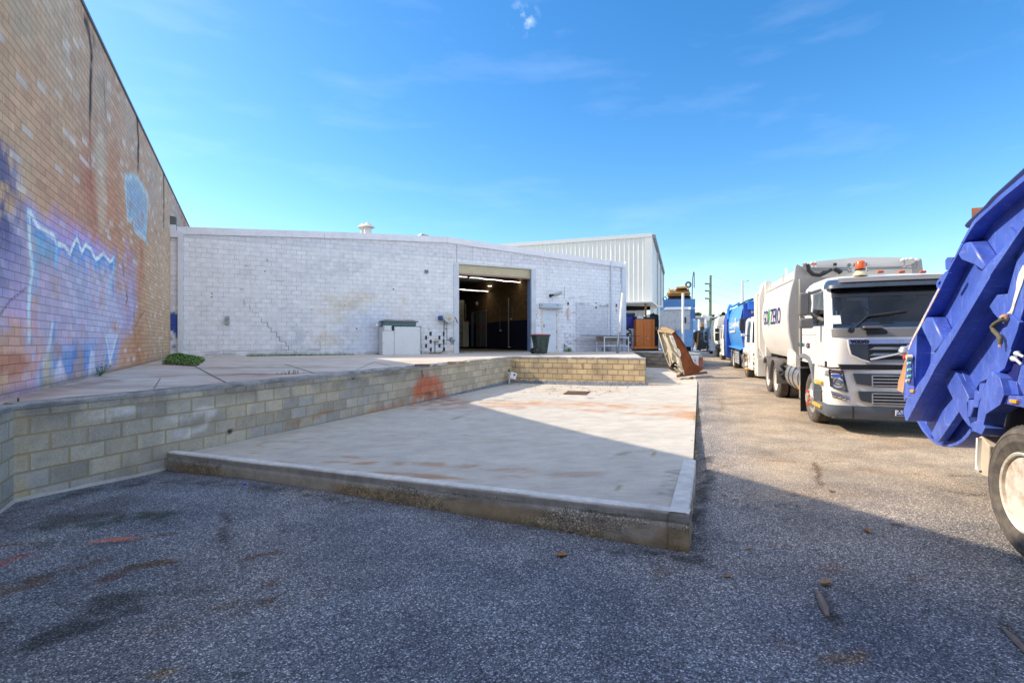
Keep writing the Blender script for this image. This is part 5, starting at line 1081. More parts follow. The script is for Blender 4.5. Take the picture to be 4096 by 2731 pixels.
def build_deck_things():
# ---- white plant cabinet with a green water tray on top
 cl,cr=WUV(*ZC(322,1255),.75),WUV(*ZC(1340,1255),.75);u0,u1=cl[0],cr[0];off=.78;zb=deck_z(22.6);zt=WUV(*ZC(700,470),off)[1];zb2=WUV(*ZC(700,1255),off)[1]
 M=frame_W(u0,zb,0);W_=u1-u0;H_=zt-zb;R=thing('plant_cabinet','white panelled plant cabinet with black frame and green tray on top against the white wall','cabinet',M)
 whc=paint('cabinet_white',(.70,.71,.69),.4,var=.04,scale=2,dirt=(.5,.46,.4),amt=.25);blk=paint('frame_black',(.012,.012,.014),.5)
 hb=zb2-zb
 mb=MB(M);mb.box(.012,W_-.012,.05,off-.006,.02,H_-.02);mb.build('frame',blk,R,bevel=.005)
 x1=WUV(*ZC(632,700),off)[0]-u0;zs=WUV(*ZC(500,605),off)[1]-zb;zt2=WUV(*ZC(900,500),off)[1]-zb;xr=WUV(*ZC(1316,700),off)[0]-u0
 mb=MB(M);mb.box(.0,x1-.008,off-.005,off+.018,hb,zs);mb.build('panel',whc,R,bevel=.004)
 dr=MB(M).box(x1+.006,xr,off-.005,off+.02,hb+.01,zt2).build('door',whc,R,bevel=.004)
 xa,xb=WUV(*ZC(340,540),off)[0]-u0,WUV(*ZC(566,540),off)[0]-u0;za,zb_=WUV(*ZC(450,598),off)[1]-zb,WUV(*ZC(450,472),off)[1]-zb
 ht=MB(M).box(xa,xb,off-.005,off+.02,za,zb_).build('hatch',whc,R,bevel=.004)
 mb=MB(M)
 for y in(503,568):z_=WUV(*ZC(360,y),off)[1]-zb;mb.hull2([(xa+.0,off+.021,z_-.02),(xa+.09,off+.021,z_),(xa,off+.021,z_+.02)],[(xa+.0,off+.03,z_-.02),(xa+.09,off+.03,z_),(xa,off+.03,z_+.02)])
 mb.box(xb-.02,xb+.03,off-.004,off+.04,za+.09,za+.16);mb.build('hinge',blk,ht)
 mb=MB(M)
 for y in(610,1100):z_=WUV(*ZC(1310,y),off)[1]-zb;mb.box(xr-.05,xr+.035,off+.021,off+.035,z_-.05,z_+.05)
 mb.build_each('hinge',galv,dr)
 mb=MB(M)
 for x in(660,800,975,1150,1290):
  for z_ in(zt2-.03,hb+.04):q=WUV(*ZC(x,700),off)[0]-u0;mb.cyl((q,off+.02,z_),(q,off+.027,z_),.012,n=8)
 for z_ in(hb+.05,(hb+zs)/2,zs-.04):
  for q in(.03,x1-.04):mb.cyl((q,off+.018,z_),(q,off+.025,z_),.012,n=8)
 mb.build_each('screw',paint('dark_steel',(0,0,0)),R)
 MB(M).box(-.012,.008,.06,off-.0,hb-.03,H_-.06).build('side_panel',paint('cabinet_side',(.58,.60,.60),.4),R)
 mb=MB(M);mb.box(.05,.12,off-.05,off+.02,0,hb);mb.box(x1-.02,x1+.01,off-.05,off+.03,.0,hb);mb.box(W_-.12,W_-.05,off-.2,off-.03,0,.05);mb.box(.05,.12,.1,.2,0,.05);mb.build_each('foot',paint('dark_metal',(0,0,0)),R)
 gr=paint('tray_green',(.10,.17,.19),.55,var=.2,dirt=(.5,.55,.55),amt=.4);zt0,zt1=H_,WUV(*ZC(800,372),off)[1]-zb
 ta,tb=WUV(*ZC(375,450),off)[0]-u0,WUV(*ZC(1205,450),off)[0]-u0
 mb=MB(M);rim=lambda g,z:[(ta-g,off+g-.04,z),(tb+g,off+g-.04,z),(tb+g,.10-g*.3,z),(ta-g,.10-g*.3,z)]
 mb.hull2(rim(0,H_-.012),rim(.02,zt1-.01));tr=mb.build('tray',gr,R)
 mb=MB(M);mb.hull2(rim(.10,zt1-.008),rim(.10,zt1+.045));mb.build('tray_rim',gr,tr,bevel=.01)
 mb=MB(M);zt3=WUV(*ZC(420,318),off)[1]-zb;n=24;A_=[];rows=[]
 for i in range(n+1):
  t=i/n;x=ta-.02+(tb-ta+.04)*t;hgt=(zt3-zt1)*(1-.28*math.sin(math.pi*t)-.1*t)*min(1,8*t+.25,8*(1-t)+.25);rows.append([(x,off-.01,zt1+.04),(x,off-.12,zt1+.04+hgt*.8),(x,off*.5,zt1+.04+hgt),(x,.12,zt1+.04)])
 mb.grid(np.array([[tuple(M@Vector(p))for p in r]for r in rows]))if False else mb.add([p for r in rows for p in r],[(i*4+j,i*4+4+j,i*4+5+j,i*4+1+j)for i in range(n)for j in range(3)])
 mb.build('cover_board',paint('rust_board',(.30,.17,.10),.85,var=.3,scale=5,dirt=(.6,.55,.5),amt=.6),R)
 mb=MB(M);mb.lathe([(.07,0),(.085,.05),(.06,.12),(.02,.15)],(.18-.35,off*.5,H_-.06),(0,0,1),14);mb.build('white_cap',whitep,R)
 mb=MB();a,b=WUV(*ZC(1352,960),.1),WUV(*ZC(1375,1270),.1);mb.prism([WP(a[0],b[1],.16),WP(a[0]+.10,b[1],.16),WP(a[0]+.04,a[1],.03),WP(a[0]-.02,a[1],.03)],-nW*.02);mb.build('plank',paint('plank_white',(.62,.58,.50),.7,dirt=(.3,.25,.2),amt=.4),None,'narrow pale plank leaning upright against the wall, right of the cabinet','plank')
 # ---- wheelie bin
 p=on_deck(*ZB(300,1415));u=(p-WA).dot(dW);q0,q1=WUV(*ZB(95,1300),0),WUV(*ZB(415,1300),0)
 k=p.y/F/6.03;Mb=Matrix.Translation(Vector((at_Y(*ZB(265,1415),p.y).x,p.y,deck_z(p.y))))@Matrix.Rotation(math.radians(112),4,'Z')
 R=thing('wheelie_bin','dark green wheelie bin with a red lid beside the white side door','bin',Mb);H_=470*k;w=150*k
 grn=paint('bin_green',(.028,.055,.045),.38,var=.15,scale=5,dirt=(.20,.19,.15),amt=.25);mb=MB(Mb)
 sec=lambda s,z,d:[(-w*s,-w*d,z),(w*s,-w*d,z),(w*s,w*d*1.15,z),(-w*s,w*d*1.15,z)]
 mb.hull2(sec(.80,.02,.75),sec(1.0,H_*.93,1.12));bod=mb.build('body',grn,R,bevel=.035,seg=3)
 mb=MB(Mb);mb.hull2(sec(1.06,H_*.90,1.20),sec(1.07,H_*.955,1.21));mb.build('rim',grn,bod,bevel=.012)
 mb=MB(Mb);fy=lambda z:-w*(.80+.20*z/(H_*.93))-.010
 mb.tube([(fy(z*H_),y*w,z*H_)for y,z in((-.5,.14),(-.52,.5),(-.55,.72),(-.42,.79),(.3,.79),(.45,.72),(.42,.5),(.4,.14))],.014,6);mb.build('rib',grn,bod)
 lid=MB(Mb);lid.hull2(sec(1.08,H_*.958,1.24),[(-w*.95,-w*1.12,H_*1.0),(w*.95,-w*1.12,H_*1.0),(w*.95,w*1.1,H_*1.01),(-w*.95,w*1.1,H_*1.01)]);lid.build('lid',paint('lid_red',(.42,.012,.035),.4),R,bevel=.012)
 mb=MB(Mb);mb.tube([(-w*.9,w*1.5,H_*.93),(w*.9,w*1.5,H_*.93)],.022,8);[mb.tube([(s*w*.7,w*1.2,H_*.93),(s*w*.7,w*1.5,H_*.93)],.025,8)for s in(-1,1)];mb.build('handle',blackp,R)
 for s in(-1,1):
  mb=MB(Mb);mb.lathe([(.05,0),(.13,0),(.145,.015),(.145,.055),(.13,.07),(.05,.07)],(s*w*.88-(.07 if s<0 else 0),w*.98,.145),(1,0,0),24);mb.build('wheel',rub,R)
 mb=MB(Mb);mb.cyl((-w*.9,w*.98,.145),(w*.9,w*.98,.145),.018,n=8);mb.build('axle',galv,R)
 # ---- bench with dark top
 zk=deck_z(29);a,b=WUV(*ZB(1355,980),.9),None;off=.95
 uL=WUV(*ZB(1355,985),off)[0];uR=WUV(*zz(2480,1180,5.6)(430,905),off)[0];zt=(WUV(*ZB(1600,990),off)[1]);M=frame_W(uL,zk,0);L=uR-uL;H_=zt-zk
 R=thing('work_bench','white tube framed bench with thin dark worktop along the right end of the white wall','bench',M)
 mb=MB(M);mb.hull2([(0,off+.05,H_+.012),(L,off+.05,H_),(L,.25,H_),(0.05,.25,H_+.012)],[(0,off+.05,H_+.045),(L,off+.05,H_+.033),(L,.25,H_+.033),(.05,.25,H_+.045)]);mb.build('top',paint('bench_top',(.035,.04,.055),.45,var=.2),R)
 wt=paint('tube_white',(.76,.76,.75),.4,var=.04);lx=[WUV(*ZB(1610,1200),.35)[0]-uL,WUV(*ZB(1792,1200),off)[0]-uL,WUV(*zz(2480,1180,5.6)(188,1100),off)[0]-uL,WUV(*zz(2480,1180,5.6)(14,1100),.35)[0]-uL]
 for x,yy in((lx[0],.35),(lx[1],off),(lx[2],off),(lx[3],.35)):mb=MB(M);mb.tube([(x,yy,0),(x,yy,H_-.02)],.035,10);mb.build('leg',wt,R)
 zr=WUV(*ZB(1900,1222),off)[1]-zk;mb=MB(M);mb.tube([(lx[1],off,zr),(lx[2],off,zr)],.026,8);mb.tube([(lx[0],.35,zr),(lx[1],off,zr)],.026,8);mb.tube([(lx[0],.35,zr),(lx[3],.35,zr)],.026,8);mb.tube([(lx[1],off,H_-.06),(lx[2],off,H_-.06)],.03,8);mb.build_each('rail',wt,R)
 mb=MB(M);mb.box(lx[0]-.06,lx[2],.40,.46,H_-.30,H_-.02);mb.build('apron_board',paint('ply_board',(.42,.34,.24),.7,dirt=(.2,.15,.1),amt=.4),R)
 # ---- square steel posts
 def post(nx0,nx1,nyb,nyt,Y,z0,lab,lean=0.0):
  a,b=at_Y(nx0,nyb,Y),at_Y(nx1,nyb,Y);w=(b.x-a.x);zt=at_Y(nx0,nyt,Y).z;dx=lean
  Mx=Matrix.Translation(Vector(((a.x+b.x)/2,Y,z0)))@Matrix.Rotation(math.radians(28),4,'Z');R=thing('steel_post',lab,'post',Mx,'square steel posts');s=w/2.8
  Ls=Matrix.Shear('XY',4,(dx,0))if False else Matrix()
  mb=MB(Mx);h=zt-z0;mb.hull2([(-s,-s,0),(s,-s,0),(s,s,0),(-s,s,0)],[(-s+dx,-s,h),(s+dx,-s,h),(s+dx,s,h),(-s+dx,s,h)]);mb.build('shaft',paint('post_paint',(.72,.70,.62),.5,var=.08,dirt=(.35,.25,.16),amt=.4),R,bevel=.01)
  mb=MB(Mx);mb.box(-s*1.0+dx,s*1.0+dx,-s,s,h+.002,h+.02);mb.build('cap',galv,R);return R,Mx,s,h
 R,Mx,s,h=post(Z6(1000,0)[0],Z6(1026,0)[0],Z6(0,1262)[1],Z6(0,650)[1],26.0,deck_z(26),'leaning bare steel post with grey lower half in front of the bench',.34)
 mb=MB(Mx);k=.37;mb.hull2([(-s-.004,-s-.004,0),(s+.004,-s-.004,0),(s+.004,s+.004,0),(-s-.004,s+.004,0)],[(-s-.004+.34*k,-s-.004,h*k*.9),(s+.004+.34*k,-s-.004,h*k),(s+.004+.34*k,s+.004,h*k),(-s-.004+.34*k,s+.004,h*k)]);mb.build('steel_sleeve',paint('bare_steel',(.26,.26,.27),.45,.5,dirt=(.3,.15,.08),amt=.5),R)
 zM=zz(2480,1180,5.6);post(zM(1378,0)[0],zM(1438,0)[0],zM(0,1100)[1]+40,1173,27.6,.35,'upright white steel post standing in front of the checkerplate box')
 # ---- loose bricks on the coping
 br=paint('loose_brick',(.40,.27,.17),.9,var=.25,scale=9,bump=.5);brd=paint('loose_brick_dark',(.20,.14,.11),.9,var=.3,scale=9,bump=.5)
 z6=zz(1000,1350,1.96);dR=Vector((.3685,1,0)).normalized()
 for(x0,x1,yb,yt,m,lab)in((1322,1440,222,200,brd,'dark double brick lying on the wall coping, leftmost of the loose bricks'),(1575,1645,202,180,br,'pale loose brick on the coping, second from the left'),(1662,1712,196,178,br,'short tan brick on the coping, nearest the corner of the walls')):
  c0=at_z(*z6((x0+x1)/2,yb),1.06);k=c0.y/F/1.96;wd=(x1-x0)*k;hh=(yb-yt)*k;Mx=Matrix.Translation(Vector((c0.x-.1,c0.y,c0.z-.012)))@Matrix.Rotation(rng.random()*.3-.1,4,'Z')
  mb=MB(Mx);
  if wd>.6:mb.box(-wd/2,.02,-.08,.10,0,hh);mb.box(.03,wd/2,-.10,.09,0,hh*.9)
  else:mb.box(-wd/2,wd/2,-.07,.08,0,hh*.85)
  mb.build('brick',m,None,lab,'brick','loose bricks on the coping',bevel=.012,origin=Vector(Mx.translation))
  # ---- floor drain
 z7=zz(2020,1400,3.92);q=[at_z(*z7(x,y),.03)for x,y in((915,686),(1270,698),(1330,655),(985,648))];cz=sum((p for p in q),Vector())/4
 R=thing('floor_drain','rusty slotted steel floor drain in the sunlit end of the slab','drain',Vector((cz.x,cz.y,.012)));ir=paint('drain_iron',(.22,.13,.08),.7,.4,var=.3,scale=12)
 zl=lambda p,z:Vector((p.x,p.y,z));mb=MB();mb.prism([zl(p,.015)for p in q],(0,0,.012));mb.build('pit',paint('pit_black',(.008,.007,.006),.9),R)
 mb=MB();n=15
 for i in range(n):
  t0,t1=(i+.15)/n,(i+.62)/n;f=lambda t:(q[0].lerp(q[1],t),q[3].lerp(q[2],t));a,b=f(t0),f(t1);mb.prism([zl(a[0],.028),zl(b[0],.028),zl(b[1],.028),zl(a[1],.028)],(0,0,.022))
 mb.prism([zl(q[0],.028),zl(q[1],.028),zl(q[1].lerp(q[2],.08),.028),zl(q[0].lerp(q[3],.08),.028)],(0,0,.024));mb.prism([zl(q[3].lerp(q[0],.08),.028),zl(q[2].lerp(q[1],.08),.028),zl(q[2],.028),zl(q[3],.028)],(0,0,.024));mb.build('grate',ir,R)
 # ---- tap box in the wall corner
 c1=Vector((0,21,0));nR=Vector((1,-.3685,0)).normalized();zq=lambda x,y,o:at_plane(*z7(x,y),Vector((-5.62,5.75,0))+nR*o,nR)
 R=thing('outlet_pipe','white pipe and small white box in the corner of the block walls','pipe',Vector((zq(65,520,.08).x,zq(65,520,.08).y,0)))
 mb=MB();mb.tube([zq(65,524,.10),zq(66,420,.10),zq(78,402,.14),zq(100,400,.25)],.035,10);mb.tube([zq(45,345,.05),zq(95,380,.2)],.02,8);mb.build('pipe',whitep,R)
 a=zq(122,400,.35);Mx=Matrix.Translation(a)@Matrix.Rotation(.3,4,'Z')@Matrix.Rotation(.3,4,'Y');mb=MB(Mx);mb.box(-.13,.13,-.1,.1,-.13,.13);bx=mb.build('box',whitep,R,bevel=.015);mb=MB(Mx);mb.cyl((.02,-.1,.05),(.02,-.115,.05),.035,n=12);mb.build('dial',blackp,bx)
 mb=MB();p=zq(62,325,.004);mb.add([p+Vector((0,0,.09*math.sin(k*.785)))+dR*.09*math.cos(k*.785)for k in range(8)],[tuple(range(8))]);mb.build('wall_hole',paint('pit_black',(0,0,0)),R)
build_deck_things()
# ================================================================== STEEL SHED, MACHINES, CHUTE, PIER
LX=Vector((.9485,-.3168,0)).normalized();LY=Vector((.3168,.9485,0)).normalized()
def frame_L(p):return Matrix.Translation(Vector(p))@Matrix(((LX.x,LY.x,0,0),(LX.y,LY.y,0,0),(0,0,1,0),(0,0,0,1)))
def build_shed():
 zK=zz(2560,1060,7.84);corner=at_Y(2606,934,40.0);P0=Vector((corner.x,corner.y,0));M=frame_L(P0);Mi=M.inverted()
 def fr(nx,ny):q=Mi@at_plane(nx,ny,P0,-LY);return q.x,q.z
 ht=fr(2606,934)[1];hl=fr(1995,978)[1];xl=fr(1700,1000)[0];sl=(ht-hl)/(0-fr(1995,978)[0]);rt=thing('steel_shed','tall cream corrugated steel shed rising behind the right end of the white workshop','building',M)
 cr=paint('colorbond_cream',(.70,.68,.61),.4,.0,var=.03,scale=1.5);tr=paint('shed_trim',(.66,.65,.60),.4,var=.03);wsd=paint('shed_side',(.60,.62,.62),.4,var=.03)
 n=int(-xl/.36);prof=[]
 for i in range(n):
  x=-i*.36-.55
  for dx,y in((0,0),(-.05,-.045),(-.10,-.045),(-.15,0)):prof.append((x+dx,y))
 zb=fr(2500,1222)[1]
 rows=np.array([[tuple(M@Vector((x,y,z)))for z in(zb,ht+sl*x-.28)]for x,y in prof]);mb=MB();mb.grid(rows);mb.build('front_cladding',cr,rt,recalc=False)
 lo=np.array([[tuple(M@Vector((x,y,z)))for z in(1.0,zb)]for x,y in prof if x>-7.5]);mb=MB();mb.grid(lo);mb.build('lower_cladding',cr,rt,recalc=False)
 mb=MB(M);mb.box(-.55,.06,-.08,.05,zb,ht-.3);mb.build('corner_flashing',tr,rt)
 mb=MB(M);mb.hull2([(xl,-.09,ht+sl*xl-.28),(.06,-.09,ht-.28),(.06,-.09,ht+.02),(xl,-.09,ht+sl*xl+.02)],[(xl,.1,ht+sl*xl-.28),(.06,.1,ht-.28),(.06,.1,ht+.02),(xl,.1,ht+sl*xl+.02)]);mb.build('barge_flashing',tr,rt)
 # receding right side: stepped eaves
 def sd(nx,ny):q=Mi@at_plane(nx,ny,P0+LX*.06,LX);return q.y,q.z
 y1,y2,y3=sd(*zK(535,200))[0],sd(*zK(640,400))[0],sd(*zK(715,700))[0];e0=sd(*zK(375,0))[0]
 hs=ht-.35;mb=MB(M);L=max(y3,14)
 prs=[];ny=60
 for i in range(ny):
  y=L*i/ny
  for dy,x in((0,.06),(.04,.09),(.09,.09),(.13,.06)):prs.append((x,.1+y+dy*L/ny*4))
 mb=MB();mb.grid(np.array([[tuple(M@Vector((x,y,z)))for z in(.4,hs)]for x,y in prs]));mb.build('side_cladding',wsd,rt,recalc=False)
 mb=MB(M);mb.box(.05,.30,.05,L,hs,hs+.18);mb.build('gutter',paint('gutter_grey',(.25,.28,.30),.5),rt)
 mb=MB(M);[mb.box(.10,.22,L*k-.06,L*k+.06,.4,hs)for k in(.30,.62,.99)];mb.build_each('downpipe',paint('side_pipe',(.42,.48,.52),.5),rt)
 mb=MB(M);mb.hull2([(xl,.1,ht+sl*xl-.05),(.3,.1,ht-.05),(.3,.1,ht-.1),(xl,.1,ht+sl*xl-.1)],[(xl,L,ht+sl*xl-.05),(.3,L,ht-.05),(.3,L,ht-.1),(xl,L,ht+sl*xl-.1)]);mb.build('roof',wsd,rt)
 # lean-to awning over a dark bay
 mb=MB(M);za=fr(2500,1212)[1];x0,x1=-6.5,fr(*zz(2480,1180,5.6)(760,200))[0]
 mb.hull2([(x0,-1.6,za-.1),(x1,-1.6,za-.12),(x1+.3,-.1,za-.35),(x0,-.1,za+.1)],[(x0,-1.6,za+.0),(x1,-1.6,za-.02),(x1+.3,-.1,za-.25),(x0,-.1,za+.2)]);mb.build('awning',whitep,rt)
 mb=MB(M);zd=fr(*zz(2480,1180,5.6)(300,345))[1];mb.box(x0,fr(*zz(2480,1180,5.6)(690,300))[0],-.12,-.06,zd,za-.14);mb.build('dark_bay',paint('pit_black',(0,0,0)),rt)
 mb=MB(M);p=fr(*zz(2480,1180,5.6)(725,300));mb.box(p[0]-.14,p[0]+.14,-.4,-.1,1.0,za-.15);mb.build('post',whitep,rt)
 mb=MB(M);q=fr(*zK(430,1325));q2=fr(*zK(710,1310));mb.box(q[0],q2[0],-.1,.3,q[1]-.08,q[1]+.10);mb.build('side_flashing',tr,rt)
build_shed()
def build_machines():
 zM=zz(2480,1180,5.6);zK=zz(2560,1060,7.84);zN=zz(2740,1240,7.128)
 # ---- orange baler
 Y=31.0;zk=deck_z(Y);f=lambda x,y,dY=0:at_Y(*zM(x,y),Y+dY);P=f(560,1210);M=Matrix.Translation(Vector((P.x,Y,zk)));Mi=M.inverted();L=lambda x,y:Mi@f(x,y)
 R=thing('orange_baler','orange ribbed steel baler with black machinery on top, between blue drum and checkerplate box','machine',M);og=paint('baler_orange',(.60,.17,.02),.45,var=.08,dirt=(.25,.09,.03),amt=.4);bk=paint('machine_black',(.02,.02,.022),.5,var=.3)
 a,b=L(355,1165),L(770,540);mb=MB(M);mb.box(a.x,b.x,0,1.2,a.z,b.z);
 for x0,x1 in((360,430),(535,580),(700,720),(722,772)):mb.box(L(x0,0).x,L(x1,0).x,-.07,.02,a.z+.01,b.z-.02)
 mb.build('press_box',og,R,bevel=.012)
 mb=MB(M);c0,c1=L(290,1205),L(830,1160);mb.box(c0.x,c1.x,-.18,.0,c0.z,c1.z+.04);mb.build('base_rail',og,R,bevel=.01)
 mb=MB(M);d0,d1=L(775,1200),L(872,450);mb.box(d0.x,d1.x,.1,1.2,.05,d1.z);mb.box(L(350,0).x,d1.x,.05,1.2,b.z+.005,L(0,475).z);mb.box(a.x,d1.x,.05,1.1,0,c0.z-.01);mb.build('rear_frame',bk,R)
 mb=MB(M);mb.cyl((L(820,0).x,.05,L(0,790).z),(L(820,0).x,.05,L(0,720).z),.07,n=12);mb.build('motor',paint('motor_copper',(.45,.18,.06),.4,.3),R)
 mb=MB(M);e0,e1=L(378,530),L(520,475);mb.box(e0.x,e1.x,-.05,.02,e0.z,e1.z);mb.box(L(378,0).x,L(428,0).x,-.06,.01,L(0,565).z,L(0,548).z);mb.box(L(600,0).x,L(660,0).x,-.05,.1,L(0,500).z,L(0,460).z);mb.cyl((L(620,0).x,-.075,L(0,970).z),(L(620,0).x,-.0,L(0,970).z),.035,n=10);mb.build_each('label_plate',paint('plate_grey',(.55,.58,.62),.5),R)
 mb=MB(M);mb.tube([(L(600,0).x,.3,L(0,450).z),(L(604,0).x,.3,L(0,195).z)],.07,8);mb.cyl((L(604,0).x,.3,L(0,195).z),(L(604,0).x,.3,L(0,180).z),.09,n=10);mb.build('ram',paint('ram_rusty',(.30,.14,.06),.6,.3,var=.4,scale=9),R)
 mb=MB(M)
 for x0,x1,y0,y1 in((690,872,540,455),(760,790,455,400),(700,750,455,430),(800,840,460,425),(640,690,500,440),(880,892,730,550)):mb.box(L(x0,0).x,L(x1,0).x,.2,.8,L(0,y0).z,L(0,y1).z)
 mb.tube([(L(690,0).x,.1,L(0,440).z),(L(760,0).x,.05,L(0,425).z),(L(860,0).x,.1,L(0,450).z)],.03,6);mb.build_each('hydraulics',bk,R)
 # ---- blue drum on a printed pale tote
 Y=31.6;f=lambda x,y:at_Y(*zM(x,y),Y);Mx=Matrix.Translation(Vector((f(235,0).x,Y,deck_z(Y))));Mi=Mx.inverted();L=lambda x,y:Mi@at_Y(*zM(x,y),Y)
 R=thing('printed_tote','pale tote with black side lettering standing beside the orange baler','tote',Mx);a,b=L(40,1215),L(332,715);mb=MB(Mx);mb.box(a.x,b.x,0,1.0,max(a.z,.005),b.z-.1);mb.build('body',paint('tote_pale',(.62,.66,.74),.5,var=.06),R,bevel=.03)
 ink=paint('ink_black',(.015,.015,.02),.6);mb=MB();MT=Mx@Matrix(((0,-1,0,L(238,0).x),(0,0,-1,-.004),(1,0,0,L(0,1150).z),(0,0,0,1)));mb.add(*text_mesh('MAX',.68,MT@Matrix.Scale(1,4),.002,.02,.9));mb.build('lettering',ink,R)
 mb=MB(Mx);q=lambda x,y:(L(x,y).x,-.006,L(x,y).z);mb.tube([q(165,780),q(240,790),q(258,860),q(256,1100),q(235,1175),q(165,1190)],.012,5);mb.build('printed_border',ink,R)
 mb=MB();MT=Mx@Matrix(((0,-1,0,L(272,0).x),(0,0,-1,-.004),(1,0,0,L(0,1130).z),(0,0,0,1)));mb.add(*text_mesh('RECYCLING',.16,MT,.002));mb.build('small_print',paint('ink_blue',(.10,.14,.35),.6),R)
 R2=thing('blue_drum','deep blue plastic bin with dark lid standing on the printed tote','bin',Matrix.Translation(Mx@Vector((0,0,b.z-.1))));c0,c1=L(137,730),L(335,400);cx=(c0.x+c1.x)/2-.2;r=(c1.x-c0.x)/2+.2
 dz=b.z-.1;mb=MB(Mx);mb.hull2([(cx-r*.92,.05,dz+.002),(cx+r*.92,.05,dz+.002),(cx+r*.92,.85,dz+.002),(cx-r*.92,.85,dz+.002)],[(cx-r,0,L(0,470).z),(cx+r,0,L(0,470).z),(cx+r,.9,L(0,470).z),(cx-r,.9,L(0,470).z)]);mb.build('body',paint('drum_blue',(.012,.03,.30),.4,var=.1),R2,bevel=.03)
 mb=MB(Mx);mb.box(cx-r-.02,cx+r+.02,-.02,.92,L(0,466).z,L(0,400).z);mb.build('lid',paint('drum_lid',(.015,.02,.06),.5),R2,bevel=.03)
 # ---- blue compactor with checkerplate door
 Y=30.0;zk=deck_z(30);P=at_Y(*zM(1300,1160),Y);M=frame_L((P.x,Y,zk));Mi=M.inverted();ln=lambda p:(Mi@at_plane(p[0],p[1],Vector((P.x,Y,0)),-LY));L=lambda x,y:ln(zM(x,y));K=lambda x,y:ln(zK(x,y));N=lambda x,y:ln(zN(x,y))
 R=thing('blue_compactor','tall blue compactor with bright checkerplate door and broken timber heaped on top','machine',M);bl=paint('compactor_blue',(.07,.19,.40),.45,var=.1,dirt=(.25,.32,.42),amt=.4);bl2=paint('compactor_light',(.18,.36,.60),.45,var=.08,dirt=(.3,.4,.5),amt=.4)
 xl,xr=L(860,900).x,N(235,700).x;zt=K(800,1080).z;mb=MB(M);mb.box(K(730,1200).x,N(165,100).x+.25,.05,1.9,L(0,285).z,zt);mb.build('hopper',bl,R,bevel=.012)
 mb=MB(M);mb.box(xl+.1,xr,.04,1.9,L(900,1160).z,L(0,287).z);mb.build('body',bl2,R,bevel=.012)
 # checkerplate with raised treads
 a,b=L(898,785),(N(150,560).x,L(0,365).z);mb=MB(M);mb.box(a.x,b[0],-.02,.03,a.z,b[1]);dr=mb.build('checkerplate_door',paint('checker_aluminium',(.55,.56,.57),.32,.7,var=.1,scale=4),R)
 mb=MB(M);s=.13;i=0;x=a.x+.05
 nx_,nz_=int((b[0]-a.x-.06)/s),int((b[1]-a.z-.06)/s)
 for i in range(nx_):
  for j in range(nz_):
   cx,cz=a.x+.08+i*s,a.z+.08+j*s;dx,dz_=(.05,.05)if(i+j)%2 else(.05,-.05);mb.add([(cx-dx,-.021,cz-dz_),(cx+dz_*.22,-.021,cz-dx*.22*(1 if dz_>0 else-1)*(1)),(cx+dx,-.021,cz+dz_),(cx-dz_*.22,-.021,cz+dx*.22*(1 if dz_>0 else-1)),(cx,-.036,cz)],[(0,1,4),(1,2,4),(2,3,4),(3,0,4)])
 mb.build('tread',paint('tread_bright',(.80,.80,.80),.28,.7),dr,smooth=0)
 mb=MB(M);q=L(1462,565);mb.box(q.x-.05,q.x+.05,-.06,-.022,q.z-.16,q.z+.18);mb.build('handle',blackp,dr)
 mb=MB(M);mb.hull2([(L(965,0).x,-.16,L(0,355).z),(b[0]+.02,-.16,L(0,355).z),(b[0]+.02,.04,L(0,355).z),(L(965,0).x,.04,L(0,355).z)],[(L(1020,0).x,-.02,L(0,293).z),(b[0]+.02,-.02,L(0,293).z),(b[0]+.02,.04,L(0,293).z),(L(1020,0).x,.04,L(0,293).z)]);mb.build('hood',paint('hood_white',(.72,.70,.66),.45),R)
 mb=MB(M);q0,q1=L(1432,1160),L(1440,795);mb.box(L(1300,0).x,xr-.03,-.03,.035,q0.z+.02,L(0,795).z);mb.box(xl+.1,L(1200,0).x,-.03,.035,q0.z+.12,L(0,795).z);mb.build_each('lower_door',bl2,R,bevel=.01)
 mb=MB(M);q0,q1=N(232,560),N(345,290);mb.box(q0.x,q1.x,-.1,.25,q0.z,q1.z);mb.build('control_box',paint('control_pale',(.30,.50,.72),.45),R)
 mb=MB(M);
 for x0,y0,x1,y1 in((160,230,225,0),(235,150,290,-40),(345,555,360,290)):mb.box(N(x0,0).x,N(x1,0).x,.0,.5,N(0,y0).z,N(0,y1).z)
 mb.hull2([(N(235,0).x,.05,N(0,260).z),(N(295,0).x,.05,N(0,250).z),(N(300,0).x,.05,N(0,150).z),(N(235,0).x,.05,N(0,150).z)],[(N(235,0).x,.3,N(0,260).z),(N(295,0).x,.3,N(0,250).z),(N(300,0).x,.3,N(0,150).z),(N(235,0).x,.3,N(0,150).z)]);mb.build('lift_frame',bl,R)
 for x0,x1 in((1250,1330),):pass
 for nx0 in(190,):mb=MB(M);mb.box(N(190,0).x,N(238,0).x,.02,.18,.0,N(0,1050).z);mb.build('leg',bl2,R)
 mb=MB(M);mb.box(xl+.15,xl+.30,.02,.18,0,L(900,1160).z);mb.build('leg',bl2,R)
 mb=MB(M);mb.box(xl+.35,N(180,0).x,.5,1.8,.0,L(900,1165).z);mb.build('underframe',paint('machine_black',(0,0,0)),R)
 ey_=K(770,1050);mb=MB(M);mb.lathe([(.035,-.03),(.10,-.03),(.10,.03),(.035,.03)],(ey_.x,.3,ey_.z+.08),(0,1,0),16,closed=True)if False else mb.tube([(ey_.x+.11*math.cos(t),.3,ey_.z+.11*math.sin(t))for t in np.linspace(0,6.283,17)],.03,6);mb.build('lifting_eye',bl,R)
 # broken yellow timber formwork heap
 tim=paint('timber_yellow',(.55,.30,.07),.75,var=.25,scale=6,dirt=(.20,.08,.03),amt=.5);timd=paint('timber_dark',(.14,.06,.025),.85,var=.4,scale=6)
